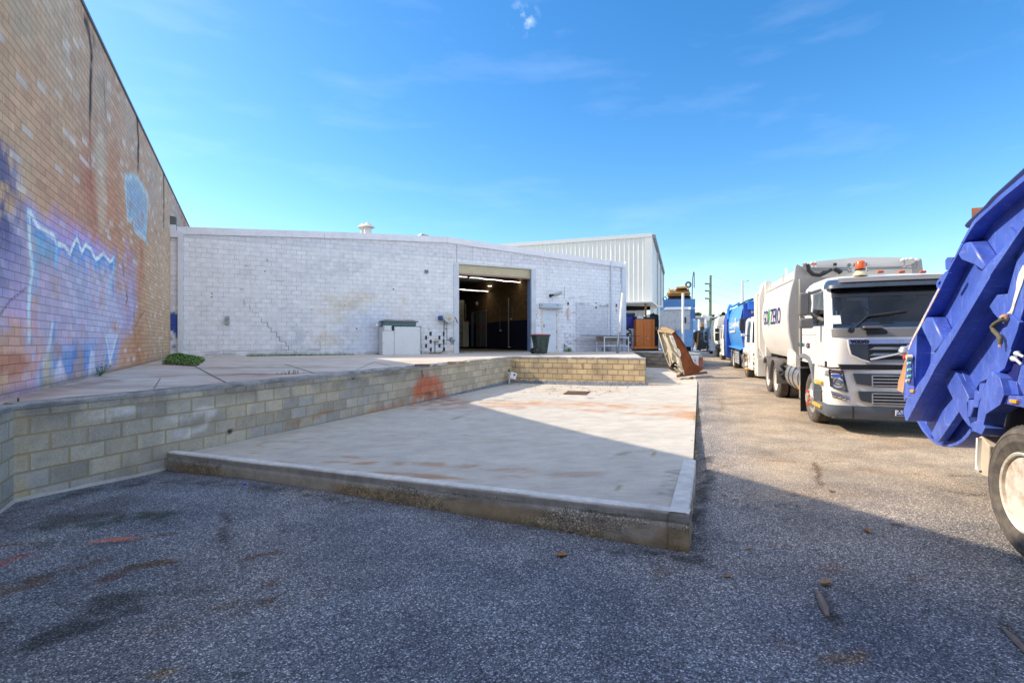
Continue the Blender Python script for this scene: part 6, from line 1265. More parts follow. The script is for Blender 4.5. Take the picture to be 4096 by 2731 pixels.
 Rt=thing('timber_heap','heap of broken orange timber boards piled on top of the blue compactor','timber',Matrix.Translation(M@Vector((K(1200,0).x,1,zt))))
 def board(x0,y0,x1,y1,m,d0=.1,d1=1.6,sk=0,nm='board'):mb=MB(M);a,b=K(x0,y0),K(x1,y1);mb.hull2([(a.x,d0,a.z),(b.x,d0,a.z+sk),(b.x,d0,b.z+sk),(a.x-.05,d0,b.z)],[(a.x,d1,a.z),(b.x,d1,a.z+sk),(b.x,d1,b.z+sk),(a.x-.05,d1,b.z)]);mb.build(nm,m,Rt,bevel=.01)
 board(870,1075,1600,1005,timd,.3,1.5,0,'dark_packing');board(900,1000,1600,965,paint('packing_blue',(.02,.05,.14),.6),.2,1.5,0,'packing');board(870,960,1570,915,tim,.05);board(865,905,1580,850,tim,0);board(930,845,1560,808,tim,.1);board(1130,800,1540,742,timd,.3,1.5,0,'dark_packing');board(925,805,1050,752,tim,.15,.9,-.04);board(1155,738,1480,672,tim,.05,1.2,.03)
 mb=MB(M)
 for k in range(16):x=910+k*40;a=K(x,745+30*(k%3));mb.tube([(a.x,.2+.05*k,a.z),(a.x+.25*math.sin(k*2.1),.25+.05*k,a.z+.10+.06*math.cos(k*3))],[.03,.012],5)
 mb.build_each('splinter',tim,Rt)
 q=K(1515,600);mb=MB(M);mb.tube([(q.x+.13*math.cos(t),.3,q.z+.15*math.sin(t))for t in np.linspace(0,6.283,17)],.055,8);mb.tube([(q.x+.2,.3,q.z-1.2),(q.x+.24,.3,q.z+.35),(q.x+.30,.3,q.z+.75),(q.x+.33,.3,q.z+.7),(q.x+.33,.3,q.z-.2)],.03,6);mb.build('pump_handle',paint('steel_dark2',(.10,.10,.11),.5,.4),R)
 mb=MB(M);a,b=K(790,1020),K(900,790);mb.tube([(a.x,.2,a.z),(b.x,.2,b.z)],.018,6);mb.build('tie_rod',paint('steel_dark2',(0,0,0)),R)
 # ---- brick pier with the numbered plate
 zJ=zz(2740,1240,7.128);Y=25.5;f=lambda x,y,dY=0:at_Y(*zJ(x,y),Y+dY);P=f(300,1300);g=.28;M=Matrix.Translation(Vector((P.x,Y,g)));Mi=M.inverted();L=lambda x,y:Mi@f(x,y)
 R=thing('brick_pier','short red brick pier with mossy concrete cap beside the rusty chute','pier',M);a,b=L(110,1350),L(515,1350);hb=L(0,1350).z
 mb=MB(M);mb.box(a.x,b.x,0,.7,-.1,hb);mb.build('brickwork',block_mat('pier_brick',.24,.092,(.8,1.2),(.75,.7,.65),.012,False,(.42,.17,.11),.6),R)
 mb=MB(M);mb.hull2([(a.x-.02,-.03,hb),(b.x+.02,-.03,hb),(b.x+.02,.75,hb),(a.x-.02,.75,hb)],[(a.x+.02,0,L(0,1235).z),(b.x-.06,0,L(0,1235).z),(b.x-.06,.7,L(0,1235).z),(a.x+.02,.7,L(0,1235).z)]);mb.build('cap',paint('pier_cap',(.42,.42,.38),.9,var=.2,scale=5,dirt=(.10,.11,.09),amt=.8,bump=.4),R,bevel=.02)
 R=thing('number_plate','white square plate with the numeral 5 in a ring, fixed to the brick pier','sign',M@Matrix.Translation((L(280,0).x,-.04,L(0,1560).z)));mb=MB(M);a,b=L(170,1575),L(375,1298);mb.box(a.x,b.x,-.06,-.04,max(a.z,-.1),b.z);mb.build('panel',paint('sign_white',(.80,.79,.78),.4),R)
 cx,cz=(a.x+b.x)/2+.01,L(0,1435).z;r=(b.x-a.x)*.36;mb=MB(M);mb.lathe([(r,0),(r,.004),(r*.93,.004),(r*.93,0)],(cx,-.06,cz),(0,-1,0),36,closed=True);mb.build('ring',paint('ring_pink',(.62,.40,.46),.5),R)
 mb=MB();mb.add(*text_mesh('5',r*1.35,M@Matrix(((1,0,0,cx-r*.38),(0,0,-1,-.0615),(0,1,0,cz-r*.5),(0,0,0,1))),.001,.004));mb.build('numeral',paint('ink_black',(0,0,0)),R)
 # ---- scrap on the pier
 mb=MB();a=at_Y(*zJ(265,1180),27);b=at_Y(*zJ(400,1165),27);mb.tube([a,b],.05,5);mb.tube([a+Vector((.1,0,-.05)),b+Vector((.6,.2,-.12))],.045,5);mb.build('scrap_bars',galv,None,'pale scrap metal bars lying on the deck edge behind the brick pier','scrap')
build_machines()
def build_chute():
 """tipped-over sheet-steel hopper side: cream inner face with ribs, rusty outer flank, standing on a steel plate"""
 zR=zz(2600,1280,6.535);Y0=20.5
 base=at_Y(*zR(880,1430),Y0)
 def P(x,y,dy=0.0):return at_Y(*zR(x,y),Y0+dy+(620-x)*(.0011 if x<620 else.0002))
 R=thing('rusty_chute','upended steel chute with cream ribbed inside and rusty brown flank, leaning behind the slab','chute',Vector((base.x,Y0+.3,.16)))
 cream=paint('chute_cream',(.66,.58,.43),.6,var=.10,scale=3,dirt=(.34,.18,.07),amt=.6,lo=.50,hi=.68,bump=.15)
 rust=paint('rust_sheet',(.27,.075,.02),.75,.2,var=.35,scale=3,dirt=(.10,.035,.015),amt=.7,dscale=2,bump=.3);rust2=paint('rust_top',(.55,.38,.20),.85,var=.25,scale=9,dirt=(.45,.14,.04),amt=.6,bump=.5)
 th=Vector((.03,.06,0))
 def plate(pts,m,nm,t=.05,par=R,d=None):mb=MB();mb.prism(pts,Vector((t*.35,t,0)));return mb.build(nm,m,par)
 # the cream inner back
 plate([P(215,300,.30),P(570,345,.05),P(640,560,.05),P(730,800,.05),P(790,1000,.05),P(870,1330,.0),P(780,1420,.0),P(490,1300,.2),P(520,1200,.28),P(400,930,.3)],cream,'back_plate',.05)
 # ragged hole at its foot
 mb=MB();hole=[(560,1160),(610,1120),(640,1130),(660,1105),(740,1100),(735,1140),(775,1165),(780,1240),(720,1260),(690,1240),(660,1270),(680,1310),(640,1320),(600,1280),(560,1290),(600,1230)]
 mb.prism([P(x,y,.12)for x,y in hole],Vector((0,-.16,0))*.35);mb.build('torn_hole',paint('hole_dark',(.02,.015,.012),.9),R)
 mb=MB()
 for x0,y0,x1,y1 in((640,1170,700,1200),(700,1140,770,1130),(620,1260,690,1280),(690,1200,760,1230),(640,1300,780,1330)):mb.tube([P(x0,y0,.02),P((x0+x1)/2,(y0+y1)/2-14,.0),P(x1,y1,.01)],[.012,.03,.012],5)
 mb.build_each('torn_strip',cream,R)
 # left flange and folded ribs
 plate([P(200,260,.1),P(225,330,.1),P(300,570,.1),P(385,900,.1),P(475,1110,.1),P(520,1200,.1),P(505,1205,.15),P(445,1080,.2),P(365,860,.2),P(270,560,.2),P(205,320,.2)],cream,'side_flange',.18)
 for pts,nm in(([(325,370),(360,365),(390,460),(430,560),(480,660),(600,830),(740,990),(735,1010),(590,850),(455,660),(400,560),(360,480)],'rib'),([(455,655),(480,665),(490,820),(520,1000),(548,1180),(520,1200),(495,1020),(470,830),(395,915),(388,900),(440,840),(455,760)],'rib'),([(385,330),(400,335),(415,430),(470,610),(455,625),(405,490)],'rib'),([(740,1010),(790,1030),(830,1120),(850,1290),(900,1420),(880,1440),(850,1330),(800,1310),(790,1150)],'rib'),([(470,1300),(520,1295),(790,1410),(770,1430)],'rib')):
  plate([P(x,y,-.03 if x<700 else-.06)for x,y in pts],cream,nm,.10)
  # raised pocket plate
 mb=MB();A_=[(505,405),(600,415),(660,560),(710,735),(775,770),(818,910),(800,960),(770,960),(720,850),(640,720),(560,560)];mb.hull2([P(x,y,-.08)for x,y in A_],[P(x-6,y+4,.05)for x,y in A_]);mb.build('pocket_plate',paint('chute_pale',(.74,.69,.58),.55,var=.06,dirt=(.4,.25,.12),amt=.4),R,bevel=.01)
 mb=MB();mb.tube([P(555,485,-.085),P(585,470,-.085),P(580,500,-.085),P(608,495,-.085)],.006,4);mb.tube([P(580,540,-.085),P(615,540,-.085)],.005,4);mb.build_each('chalk_mark',paint('chalk_dark',(.2,.16,.13),.8),R)
 # rusty flank running back to the right
 A_=[(570,325),(655,290),(720,400),(790,480),(900,650),(990,820),(1060,960),(1125,1100),(1390,1290),(1260,1370),(905,1420),(880,1300),(830,1080),(790,960),(815,915),(775,770),(710,735),(640,560)]
 mb=MB();mb.hull2([P(x,y,.0+max(0,(x-900))*.0022)for x,y in A_],[P(x+4,y-2,.1+max(0,(x-900))*.0022)for x,y in A_]);mb.build('flank',rust,R)
 mb=MB();mb.tube([P(655,290,-.01),P(720,400,-.01),P(790,480,-.01),P(900,650,-.01),P(1060,960,.04),P(1125,1100,.25)],.018,6);mb.tube([P(1125,1100,.25),P(1135,1190,.3),P(1130,1340,.3)],.012,5);mb.build('edge_bar',paint('rust_edge',(.12,.05,.03),.7,.3),R)
 # top cap with crusted rim
 mb=MB();A_=[(200,258),(420,285),(655,288),(570,350),(380,320),(212,305)];mb.hull2([P(x,y,-.05)for x,y in A_],[P(x,y,.35)for x,y in A_]);mb.build('top_rim',rust2,R)
 mb=MB();A_=[(265,250),(290,195),(350,180),(450,200),(540,235),(650,282),(420,282)];mb.hull2([P(x,y,.15)for x,y in A_],[P(x,y,.45)for x,y in A_]);mb.build('back_rim',rust2,R)
 # foot plates
 mb=MB();A_=[(490,1260),(560,1180),(620,1090),(700,1110),(620,1200),(600,1300),(540,1330)];mb.hull2([P(x,y,.1)for x,y in A_],[P(x+10,y,.4)for x,y in A_]);mb.build('rust_flap',paint('rust_dark',(.10,.03,.015),.8,.2,var=.3),R)
 mb=MB();mb.hull2([P(770,1420,-.05),P(880,1330,-.05),P(905,1425,-.05)],[P(770,1420,.1),P(880,1330,.1),P(905,1425,.1)]);mb.build('gusset',rust,R)
 # loose timber / angle across the foot
 Rb=MB();a,b,c_,d=P(708,1500,-.25),P(712,1455,-.25),P(1500,1350,1.1),P(1500,1395,1.1)
 Rb.hull2([a,b,c_,d],[a+Vector((.05,.25,.02)),b+Vector((.05,.25,.02)),c_+Vector((.05,.25,.02)),d+Vector((.05,.25,.02))]);Rb.build('timber_bearer',paint('bearer_brown',(.20,.09,.055),.8,var=.3,scale=6),None,'long brown bearer lying across the foot of the rusty chute','bearer')
 mb=MB();A_=[(850,1500),(960,1500),(1160,1555),(1120,1568),(930,1540)];mb.hull2([P(x,y,-.4)for x,y in A_],[P(x,y+12,-.4)for x,y in A_]);mb.build('pale_plank',paint('plank_pale',(.55,.45,.32),.8,var=.2),None,'pale flat offcut lying in front of the rusty chute','offcut')
 mb=MB();A_=[(1010,1500),(1130,1470),(1130,1545),(1080,1530)];mb.hull2([P(x,y,-.2)for x,y in A_],[P(x,y,.1)for x,y in A_]);mb.build('rust_offcut',rust,None,'small rust red steel offcut beneath the bearer','offcut')
build_chute()
# ================================================================== TRUCKS
EY=Vector((.3168,.9485,.0152)).normalized();EX=Vector((.9485,-.3168,.0076));EX=(EX-EY*EX.dot(EY)).normalized();EZ=EX.cross(EY)
def tframe(O):return Matrix(((EX.x,EY.x,EZ.x,O[0]),(EX.y,EY.y,EZ.y,O[1]),(EX.z,EY.z,EZ.z,O[2]),(0,0,0,1)))
def TF(M,p,yl=0.0):q=M.inverted()@at_plane(p[0],p[1],M@Vector((0,yl,0)),EY);return Vector((q.x,yl,q.z))
def TS(M,p,w=0.0):q=M.inverted()@at_plane(p[0],p[1],M@Vector((w,0,0)),EX);return Vector((w,q.y,q.z))
cabw=paint('truck_white',(.80,.765,.705),.32,var=.025,scale=1.5,dirt=(.50,.40,.30),amt=.22,dscale=1.0,coat=.4)
bodyw=paint('body_cream',(.70,.66,.60),.38,var=.03,scale=1.2,dirt=(.45,.36,.27),amt=.3,coat=.2)
bodyg=paint('body_grey',(.36,.35,.34),.5,var=.06)
bump_g=paint('bumper_grey',(.10,.12,.15),.5,var=.1,scale=5);dkgr=paint('grille_grey',(.045,.052,.062),.5,var=.1);gapb=paint('gap_black',(.006,.006,.007),.6)
mirg=paint('mirror_grey',(.16,.15,.14),.55,var=.08,scale=6);chrome=paint('chrome',(.72,.72,.72),.12,1.0,var=.03);alu=paint('brushed_alu',(.60,.60,.60),.3,.85,var=.15,scale=5,dirt=(.3,.25,.2),amt=.4)
rimp=paint('rim_pale',(.66,.63,.57),.45,.15,var=.1,dirt=(.34,.22,.13),amt=.55,dscale=4,lo=.46,hi=.66);rimm=paint('rim_metal',(.50,.48,.45),.4,.5,var=.12,dirt=(.25,.17,.11),amt=.5,dscale=4)
amber=paint('amber_lens',(.85,.33,.02),.25);nutr=paint('nut_orange',(.62,.09,.015),.5,var=.2);lensc=glass('lamp_lens',(.85,.88,.9),.2,.02);pane=glass('window_glass',(.40,.50,.66),.2,.02);pane_d=glass('dark_glass',(.16,.20,.26),.2,.02)
chass=paint('chassis_black',(.025,.024,.024),.7,var=.3,scale=5,dirt=(.16,.11,.07),amt=.6)
def wheel(M,x,y,zc,r,wd,par,front=False,n=48,rim_m=None,tm=None,nut=None,inner=True,dish=.14):
 rr=r*.57;tp=[]
 tp=[(rr,.06),(rr*1.02,.035),(rr*1.07,.02),(rr*1.09,.026),(rr*1.13,.016),(r*.74,.004),(r*.75,.0),(r*.78,.0),(r*.79,.005),(r*.86,.004),(r*.868,.0),(r*.90,.006),(r*.955,.028),(r*.985,.05)]
 k=4;a,b=.055,wd-.055
 for i in range(k):
  s0=a+(b-a)*i/k;s1=a+(b-a)*(i+1)/k;tp+=[(r,s0+.006),(r,s1-.012),(r*.972,s1-.010),(r*.972,s1+.002)]
 tp+=[(r*.985,wd-.045),(r*.90,wd-.008),(r*.7,wd),(rr,wd-.05)]
 mb=MB(M);mb.lathe(tp,(x,y,zc),(1,0,0),n,closed=True)
 # shoulder lugs
 for i in range(56):
  t0=2*math.pi*i/56;t1=t0+.062
  pts=[(x+xx,y+rr_*math.cos(t),zc+rr_*math.sin(t))for xx,rr_ in((.028,r*.958),(.055,r*1.004),(.10,r*1.004))for t in(t0,t1)]
  mb.add(pts,[(0,1,3,2),(2,3,5,4)])
 w=mb.build('wheel',tm or rubn,par,recalc=True)
 rm=rim_m or(rimm if front else rimp)
 if front:rp=[(rr*1.02,.03),(rr*1.03,.05),(rr*.96,.05),(rr*.93,.09),(rr*.78,.05),(rr*.62,-.01),(rr*.56,-.035),(rr*.36,-.04),(rr*.33,-.075),(rr*.02,-.08)]
 else:rp=[(rr*1.04,.035),(rr*1.05,.012),(rr*1.02,.004),(rr*.97,.012),(rr*.955,.04),(rr*.95,.075),(rr*.86,.085),(rr*.82,.09),(rr*.80,.12),(rr*.785,dish+.08),(rr*.70,dish+.11),(rr*.56,dish+.10),(rr*.47,dish+.05),(rr*.44,dish-.06),(rr*.38,dish-.10),(rr*.02,dish-.10)]
 mb=MB(M);mb.lathe(rp,(x,y,zc),(1,0,0),n);rimo=mb.build('rim',rm,w)
 mb=MB(M);kx=-.012 if front else dish+.045;rad=rr*(.47 if front else.66)
 for i in range(10):
  t=.2+i*.6283;c=Vector((x+kx+(.0 if front else.06),y+rad*math.cos(t),zc+rad*math.sin(t)));mb.cyl(c+Vector((.02,0,0)),c-Vector((.055 if front else.03,0,0)),.026,.020,6)
 mb.build('wheel_nuts',nut or(nutr if front else rimm),w)
 if not front:
  mb=MB(M)
  for i in range(8):
   t=i*.785;c=Vector((x+dish+.098,y+rr*.82*math.cos(t),zc+rr*.82*math.sin(t)));mb.lathe([(rr*.07,0),(rr*.06,-.004)],c,(1,0,0),10)
  mb.build('hand_hole',gapb,w)
  if inner:mb=MB(M);mb.lathe([(rr,.0),(r*.9,0),(r,.05),(r,wd-.05),(r*.9,wd),(rr,wd)],(x+wd+.04,y,zc),(1,0,0),n,closed=True);mb.build('inner_tyre',tm or rubn,w)
 return w
class Cab:
 def __init__(s,M,W,rows,r,bulge,rear):s.M=M;s.W=W;s.rows=rows;s.r=r;s.b=bulge;s.rear=rear
 def par(s,z):zz_=[a[0]for a in s.rows];return float(np.interp(z,zz_,[a[1]for a in s.rows])),float(np.interp(z,zz_,[a[2]for a in s.rows]))
 def pt(s,z,q,out=0.0):
  yf,xi=s.par(z);r=s.r;x0,x1=xi,s.W-xi
  if q<=1:p=Vector((x0,s.rear+(yf+r-s.rear)*q,z));n=Vector((-1,0,0))
  elif q<=2:a=math.pi+(q-1)*math.pi/2;n=Vector((math.cos(a),math.sin(a),0));p=Vector((x0+r+r*n.x,yf+r+r*n.y,z))
  elif q<=3:t=q-2;p=Vector((x0+r+(x1-x0-2*r)*t,yf-s.b*(1-(2*t-1)**2),z));n=Vector((0,-1,0))
  elif q<=4:a=1.5*math.pi+(q-3)*math.pi/2;n=Vector((math.cos(a),math.sin(a),0));p=Vector((x1-r+r*n.x,yf+r+r*n.y,z))
  else:p=Vector((x1,yf+r+(s.rear-yf-r)*(q-4),z));n=Vector((1,0,0))
  return p+n*out
 QS=sorted(set([0,.25,.5,.75,.9,.97,1]+list(np.linspace(1,2,9))+[1.55,2.05]+list(np.linspace(2,3,13))+[2.95,3.45]+list(np.linspace(3,4,9))+[4,4.03,4.1,4.5,4.75,5]))
 def shell(s,name,zs,mat,par,holes=(),top=True,bottom=True,qs=None,out=0.0,bevel=0):
  qs=qs or s.QS;mb=MB(s.M);n=len(qs);vs=[s.pt(z,q,out)for z in zs for q in qs];fs=[]
  for i in range(len(zs)-1):
   for j in range(n-1):
    zc,qc=(zs[i]+zs[i+1])/2,(qs[j]+qs[j+1])/2
    if any(h[0]<qc<h[1]and h[2]<zc<h[3]for h in holes):continue
    fs.append((i*n+j,i*n+j+1,(i+1)*n+j+1,(i+1)*n+j))
   fs.append((i*n+n-1,i*n,(i+1)*n,(i+1)*n+n-1))
  if top:fs.append(tuple((len(zs)-1)*n+j for j in range(n)))
  if bottom:fs.append(tuple(range(n)))
  mb.add(vs,fs);return mb.build(name,mat,par,smooth=40)
 def patch(s,name,q0,q1,z0,z1,mat,par,out=.012,thick=.012,nq=16,nz=6):
  mb=MB(s.M);g=np.array([[tuple(s.M@s.pt(z,q,out))for z in np.linspace(z0,z1,nz)]for q in np.linspace(q0,q1,nq)]);mb.grid(g);o=mb.build(name,mat,par,recalc=False,smooth=60);return o
def body_shell(M,par,name,ys,sec,mat,mat2=None):
 """ys: list of y; sec: list of (x, z) half outline from bottom-left up over the top to bottom-right"""
 mb=MB(M);n=len(sec);vs=[(x,y,z)for y in ys for x,z in sec];fs=[(i*n+j,i*n+(j+1)%n,(i+1)*n+(j+1)%n,(i+1)*n+j)for i in range(len(ys)-1)for j in range(n)]
 fs+=[tuple(range(n)),tuple((len(ys)-1)*n+j for j in range(n))];mi=[0]*(len(fs)-2)+[1 if mat2 else 0,1 if mat2 else 0]
 mb.add(vs,fs);mb.mi=mi;return mb.build(name,[mat]+([mat2]if mat2 else[]),par,smooth=30)
def SD(x,y=0.0,z=0.0):return Matrix(((0,0,-1,x),(-1,0,0,y),(0,1,0,z),(0,0,0,1))) # lettering plane on a truck's near side
def FRM(x,y,z):return Matrix(((1,0,0,x),(0,0,-1,y),(0,1,0,z),(0,0,0,1))) # lettering plane on a truck's front
def go_zero(M,par,x,y0,y1,z0,z1,nm='lettering'):
 navy=paint('logo_navy',(.012,.02,.14),.45);h=z1-z0;L=y0-y1;mb=MB()
 mb.add(*text_mesh('GO',h/.72,M@SD(x,y0,z0),.002,.0,L*.27/(h*1.45/.72*1.02)))
 mb.add(*text_mesh('ZERO',h/.72,M@SD(x,y0-L*.425,z0),.002,.004*h,L*.575/(h/.72*2.78)));o=mb.build(nm,navy,par)
 gm,gd=paint('logo_green',(.10,.55,.11),.45),paint('logo_teal',(.01,.16,.10),.45);yc=y0-L*.335;zc=(z0+z1)/2;hh=h*.66;wd=L*.055
 mb=MB(M);mb.prism([(x-.002,yc+wd,zc-.1*hh),(x-.002,yc+wd*.2,zc-hh),(x-.002,yc-wd,zc+.0*hh),(x-.002,yc-wd*.0,zc+hh)],(.004,0,0));lf=mb.build('leaf_logo',gm,par)
 mb=MB(M);mb.prism([(x-.004,yc+wd,zc-.1*hh),(x-.004,yc+wd*.2,zc-hh),(x-.004,yc-wd*.25,zc-.15*hh),(x-.004,yc+wd*.1,zc+hh*.8)],(.003,0,0));mb.build('leaf_shade',gd,lf)
ZS=zz(3050,1020,5.226);ZBB=zz(3050,1320,3.92);ZF=zz(3300,1330,3.335);ZT=zz(3380,1020,4.9)
def steering(M,par,x,y,z,r=.23):mb=MB(M);mb.tube([(x+r*math.cos(t),y+.12*math.sin(t)*1.0,z+r*.75*math.sin(t))for t in np.linspace(0,6.2832,25)],.016,6);mb.tube([(x,y,z),(x,y-.15,z-.3)],.03,6);mb.tube([(x-r,y,z),(x+r,y,z)],.014,5);mb.build('steering_wheel',paint('wheel_grey',(.06,.06,.065),.6),par)
def seat(M,par,x,y,z,col):mb=MB(M);mb.box(x-.24,x+.24,y,y+.16,z-.4,z+.42);mb.box(x-.14,x+.14,y,y+.12,z+.44,z+.64);mb.box(x-.24,x+.24,y-.4,y,z-.5,z-.34);mb.build('seat',col,par,bevel=.04)
def build_front_truck():
 M=tframe((5.59,8.96,.045));W=2.28
 R=thing('garbage_truck','large white garbage truck facing the camera, with orange beacon and green leaf logo','truck',M)
 F_=lambda x,y,yl=-.05:TF(M,ZF(x,y),yl);T_=lambda x,y,yl=-.05:TF(M,ZT(x,y),yl);S_=lambda x,y,w=0:TS(M,ZBB(x,y),w);U_=lambda x,y,w=0:TS(M,ZS(x,y),w)
 mir=lambda pts:pts+[Vector((W-p.x,p.y,p.z))for p in pts[::-1]]
 cab=Cab(M,W,[(.36,.05,.02),(.9,.02,0),(1.3,.0,0),(1.72,.01,.0),(1.90,.05,.0),(2.60,.33,.05),(2.72,.42,.08),(2.80,.58,.14),(2.86,.90,.22),(2.90,1.25,.36)],.26,.07,2.15)
 zs=[1.20,1.33,1.5,1.72,1.90,1.95,2.15,2.4,2.57,2.60,2.66,2.72,2.76,2.80,2.83,2.86,2.88,2.90]
 shell=cab.shell('cab',zs,cabw,R,holes=((1.55,3.45,1.90,2.60),(.5,.97,1.95,2.57),(4.03,4.5,1.95,2.57)))
 cab.patch('windscreen',1.5,3.5,1.885,2.62,pane,R,.006);cab.patch('side_window',.48,.985,1.93,2.585,pane,R,.004,nq=6);cab.patch('side_window',4.015,4.52,1.93,2.585,pane,R,.004,nq=6)
 cab.patch('screen_band',1.5,3.5,2.43,2.63,paint('band_black',(.004,.004,.006),.15),R,.012);cab.patch('scuttle_panel',1.45,3.55,1.73,1.875,mirg,R,.012)
 # cab interior
 inn=paint('cab_interior',(.025,.055,.18),.8);dash=paint('dash_teal',(.36,.43,.42),.7,var=.08)  # navy lining colour stands in for the blue reflection in the windscreen
 mb=MB(M);mb.box(.10,W-.10,2.02,2.08,1.25,2.76);mb.box(.08,W-.08,.4,2.0,1.24,1.28);mb.box(.3,W-.3,.75,2.0,2.72,2.75);mb.build('cab_lining',inn,R)
 mb=MB(M);mb.hull2([(.16,.16,1.86),(W-.16,.16,1.86),(W-.16,.62,2.0),(.16,.62,2.0)],[(.16,.16,1.6),(W-.16,.16,1.6),(W-.16,.62,1.5),(.16,.62,1.5)]);da=mb.build('dashboard',dash,R,bevel=.03)
 mb=MB(M)
 for x in(.35,1.0,1.62,1.95):mb.prism([(x-.10,.44,1.957),(x+.10,.44,1.957),(x+.10,.50,1.975),(x-.10,.50,1.975)],(0,0,.012))
 mb.build_each('air_vent',gapb,da);seat(M,R,.62,1.35,1.95,paint('seat_navy',(.02,.03,.07),.8));seat(M,R,1.62,1.35,1.95,paint('seat_navy',(0,0,0)));steering(M,R,.60,.72,2.12,.24)
 mb=MB(M);mb.tube([(.52,.9,2.46),(.78,.9,2.44),(.84,.9,2.10)],[.05,.07,.015],6);mb.build('sun_flap',paint('flap_pale',(.62,.66,.62),.6),R)
 mb=MB(M);a,b=TF(M,ZS(1445,1440),.10),TF(M,ZS(1605,1262),.18);mb.prism([(a.x,.075,a.z),(b.x,.055,a.z),(b.x,.125,b.z),(a.x,.15,b.z)],(0,.008,0));sk=mb.build('permit_card',paint('card_white',(.80,.80,.78),.6),R)
 mb=MB();mb.add(*text_mesh('5\n8\n1',.05,M@Matrix.Translation((b.x-.09,.045,a.z+.19))@Matrix.Rotation(math.radians(78),4,'X'),.001));mb.build('card_print',paint('print_grey',(.3,.3,.32),.7),sk)
 # wiper
 mb=MB(M);a,b,c=T_(125,1475,-.09),T_(440,1195,.03),T_(1210,1093,.05);mb.tube([a,b],.016,6);mb.tube([b,b.lerp(c,.5),c],[.014,.022,.008],6);mb.tube([b.lerp(c,.04)+Vector((0,.01,-.02)),c+Vector((0,.01,-.02))],.012,5);mb.lathe([(.05,0),(.05,.03)],a,(0,1,0),12);mb.build('wiper',blackp,R)
 mb=MB(M);a,b=T_(330,1545,-.07),T_(830,1405,-.07);mb.prism([T_(330,1400),T_(690,1400),T_(830,1480),T_(835,1540),T_(820,1556),T_(430,1556),T_(420,1480),T_(330,1440)],(0,.02,0));stp=mb.build('step_shadow',gapb,R)  # black plate shaped like the shadow cast beside the step tread
 mb=MB(M);mb.box(T_(330,0).x,T_(690,0).x,-.16,-.06,T_(0,1440).z,T_(0,1398).z);mb.build('step_tread',mirg,stp,bevel=.006)
 # grey visor over the screen, roof lamps, beacon
 mb=MB(M);n=22;rows=[]
 for i in range(n+1):
  q=1.25+(3.75-1.25)*i/n;t=1-abs(2*i/n-1)**6;rows.append([tuple(M@cab.pt(2.60,q,.01)),tuple(M@(cab.pt(2.60,q,.05+.10*t))),tuple(M@(cab.pt(2.66,q,.06+.12*t))),tuple(M@cab.pt(2.74,q,.04+.07*t)),tuple(M@cab.pt(2.785,q,.01))])
 mb.grid(np.array(rows));mb.build('visor',paint('visor_navy',(.045,.06,.085),.3,var=.15,coat=.2),R,recalc=False)
 mb=MB(M);rows=[]
 for i in range(n+1):
  q=1.72+(3.42-1.72)*i/n;e=min(1,9*i/n,9*(1-i/n));rows.append([tuple(M@cab.pt(2.685,q,.09+.06*e)),tuple(M@cab.pt(2.70,q,.10+.09*e)),tuple(M@cab.pt(2.775,q,.07+.07*e)),tuple(M@cab.pt(2.80,q,.03+.04*e))])
 mb.grid(np.array(rows));mb.build('visor_top',mirg,R,recalc=False)
 for x in(685,1100,1515):c=T_(x,325,.42);mb=MB(M);mb.box(c.x-.045,c.x+.045,.37,.43,c.z-.03,c.z+.014);mb.build('roof_lamp',nutr,R,bevel=.01)
 c=T_(300,345,.75);mb=MB(M);z0=c.z-.06;mb.lathe([(.115,0),(.12,.02),(.075,.08),(.075,.10),(.02,.10)],(c.x,.75,z0),(0,0,1),24);bc=mb.build('beacon',paint('beacon_base',(.55,.48,.32),.5,var=.1),R)
 zt=T_(300,120,.75).z;mb=MB(M);mb.lathe([(.078,.10),(.08,.12),(.074,zt-z0-.02),(.06,zt-z0),(.01,zt-z0)],(c.x,.75,z0),(0,0,1),24);mb.build('beacon_lens',paint('beacon_orange',(.80,.10,.01),.2),bc);mb=MB(M);mb.lathe([(.083,.10),(.083,.13)],(c.x,.75,z0),(0,0,1),24);mb.build('beacon_band',blackp,bc)
 # lower front: corners, bumper, grilles
 low=Cab(M,W,[(.34,.05,.01),(.9,.0,-.01),(1.17,-.01,.0)],.24,.06,1.08)
 low.shell('front_panel',[.52,.7,.9,1.05,1.12,1.17],cabw,R);Cab(M,W,[(.30,.10,.02),(.40,.03,-.02),(.54,.02,-.02)],.26,.08,1.0).shell('bumper',[.30,.34,.40,.5,.535],bump_g,R,bottom=True)
 mb=MB(M);p=F_(380,1000,-.08);mb.box(p.x-.006,p.x+.006,-.095,-.02,.33,.53);mb.build('bumper_seam',gapb,R)
 mb=MB(M);pts=[F_(190,425),F_(200,460),F_(235,490),F_(430,498)];mb.prism(mir([Vector((p.x,-.07,p.z))for p in(F_(190,425),F_(215,492))]),(0,.1,0));mb.build('bonnet_gap',gapb,R)
 gp=[F_(298,95),F_(310,190),F_(340,292),F_(470,355),F_(590,390)];mb=MB(M);mb.prism(mir([Vector((p.x,-.085,p.z))for p in gp]),(0,.03,0));gr=mb.build('grille',dkgr,R)
 ax=F_(575,0).x;mb=MB(M);mb.box(ax,W-ax,-.092,-.08,F_(0,385).z,F_(0,155).z);mb.build('grille_mesh',gapb,gr)
 mb=MB(M)
 for y0,y1 in((195,228),(272,306),(356,388)):z0,z1=F_(0,y1).z,F_(0,y0).z;mb.hull2([(ax,-.094,z0),(W-ax,-.094,z0),(W-ax,-.094,z1),(ax+.08,-.094,z1)],[(ax,-.115,z0),(W-ax,-.115,z0),(W-ax,-.112,z0+.02),(ax+.03,-.112,z0+.02)])
 mb.build_each('grille_bar',paint('bar_grey',(.16,.18,.20),.4,.2),gr)
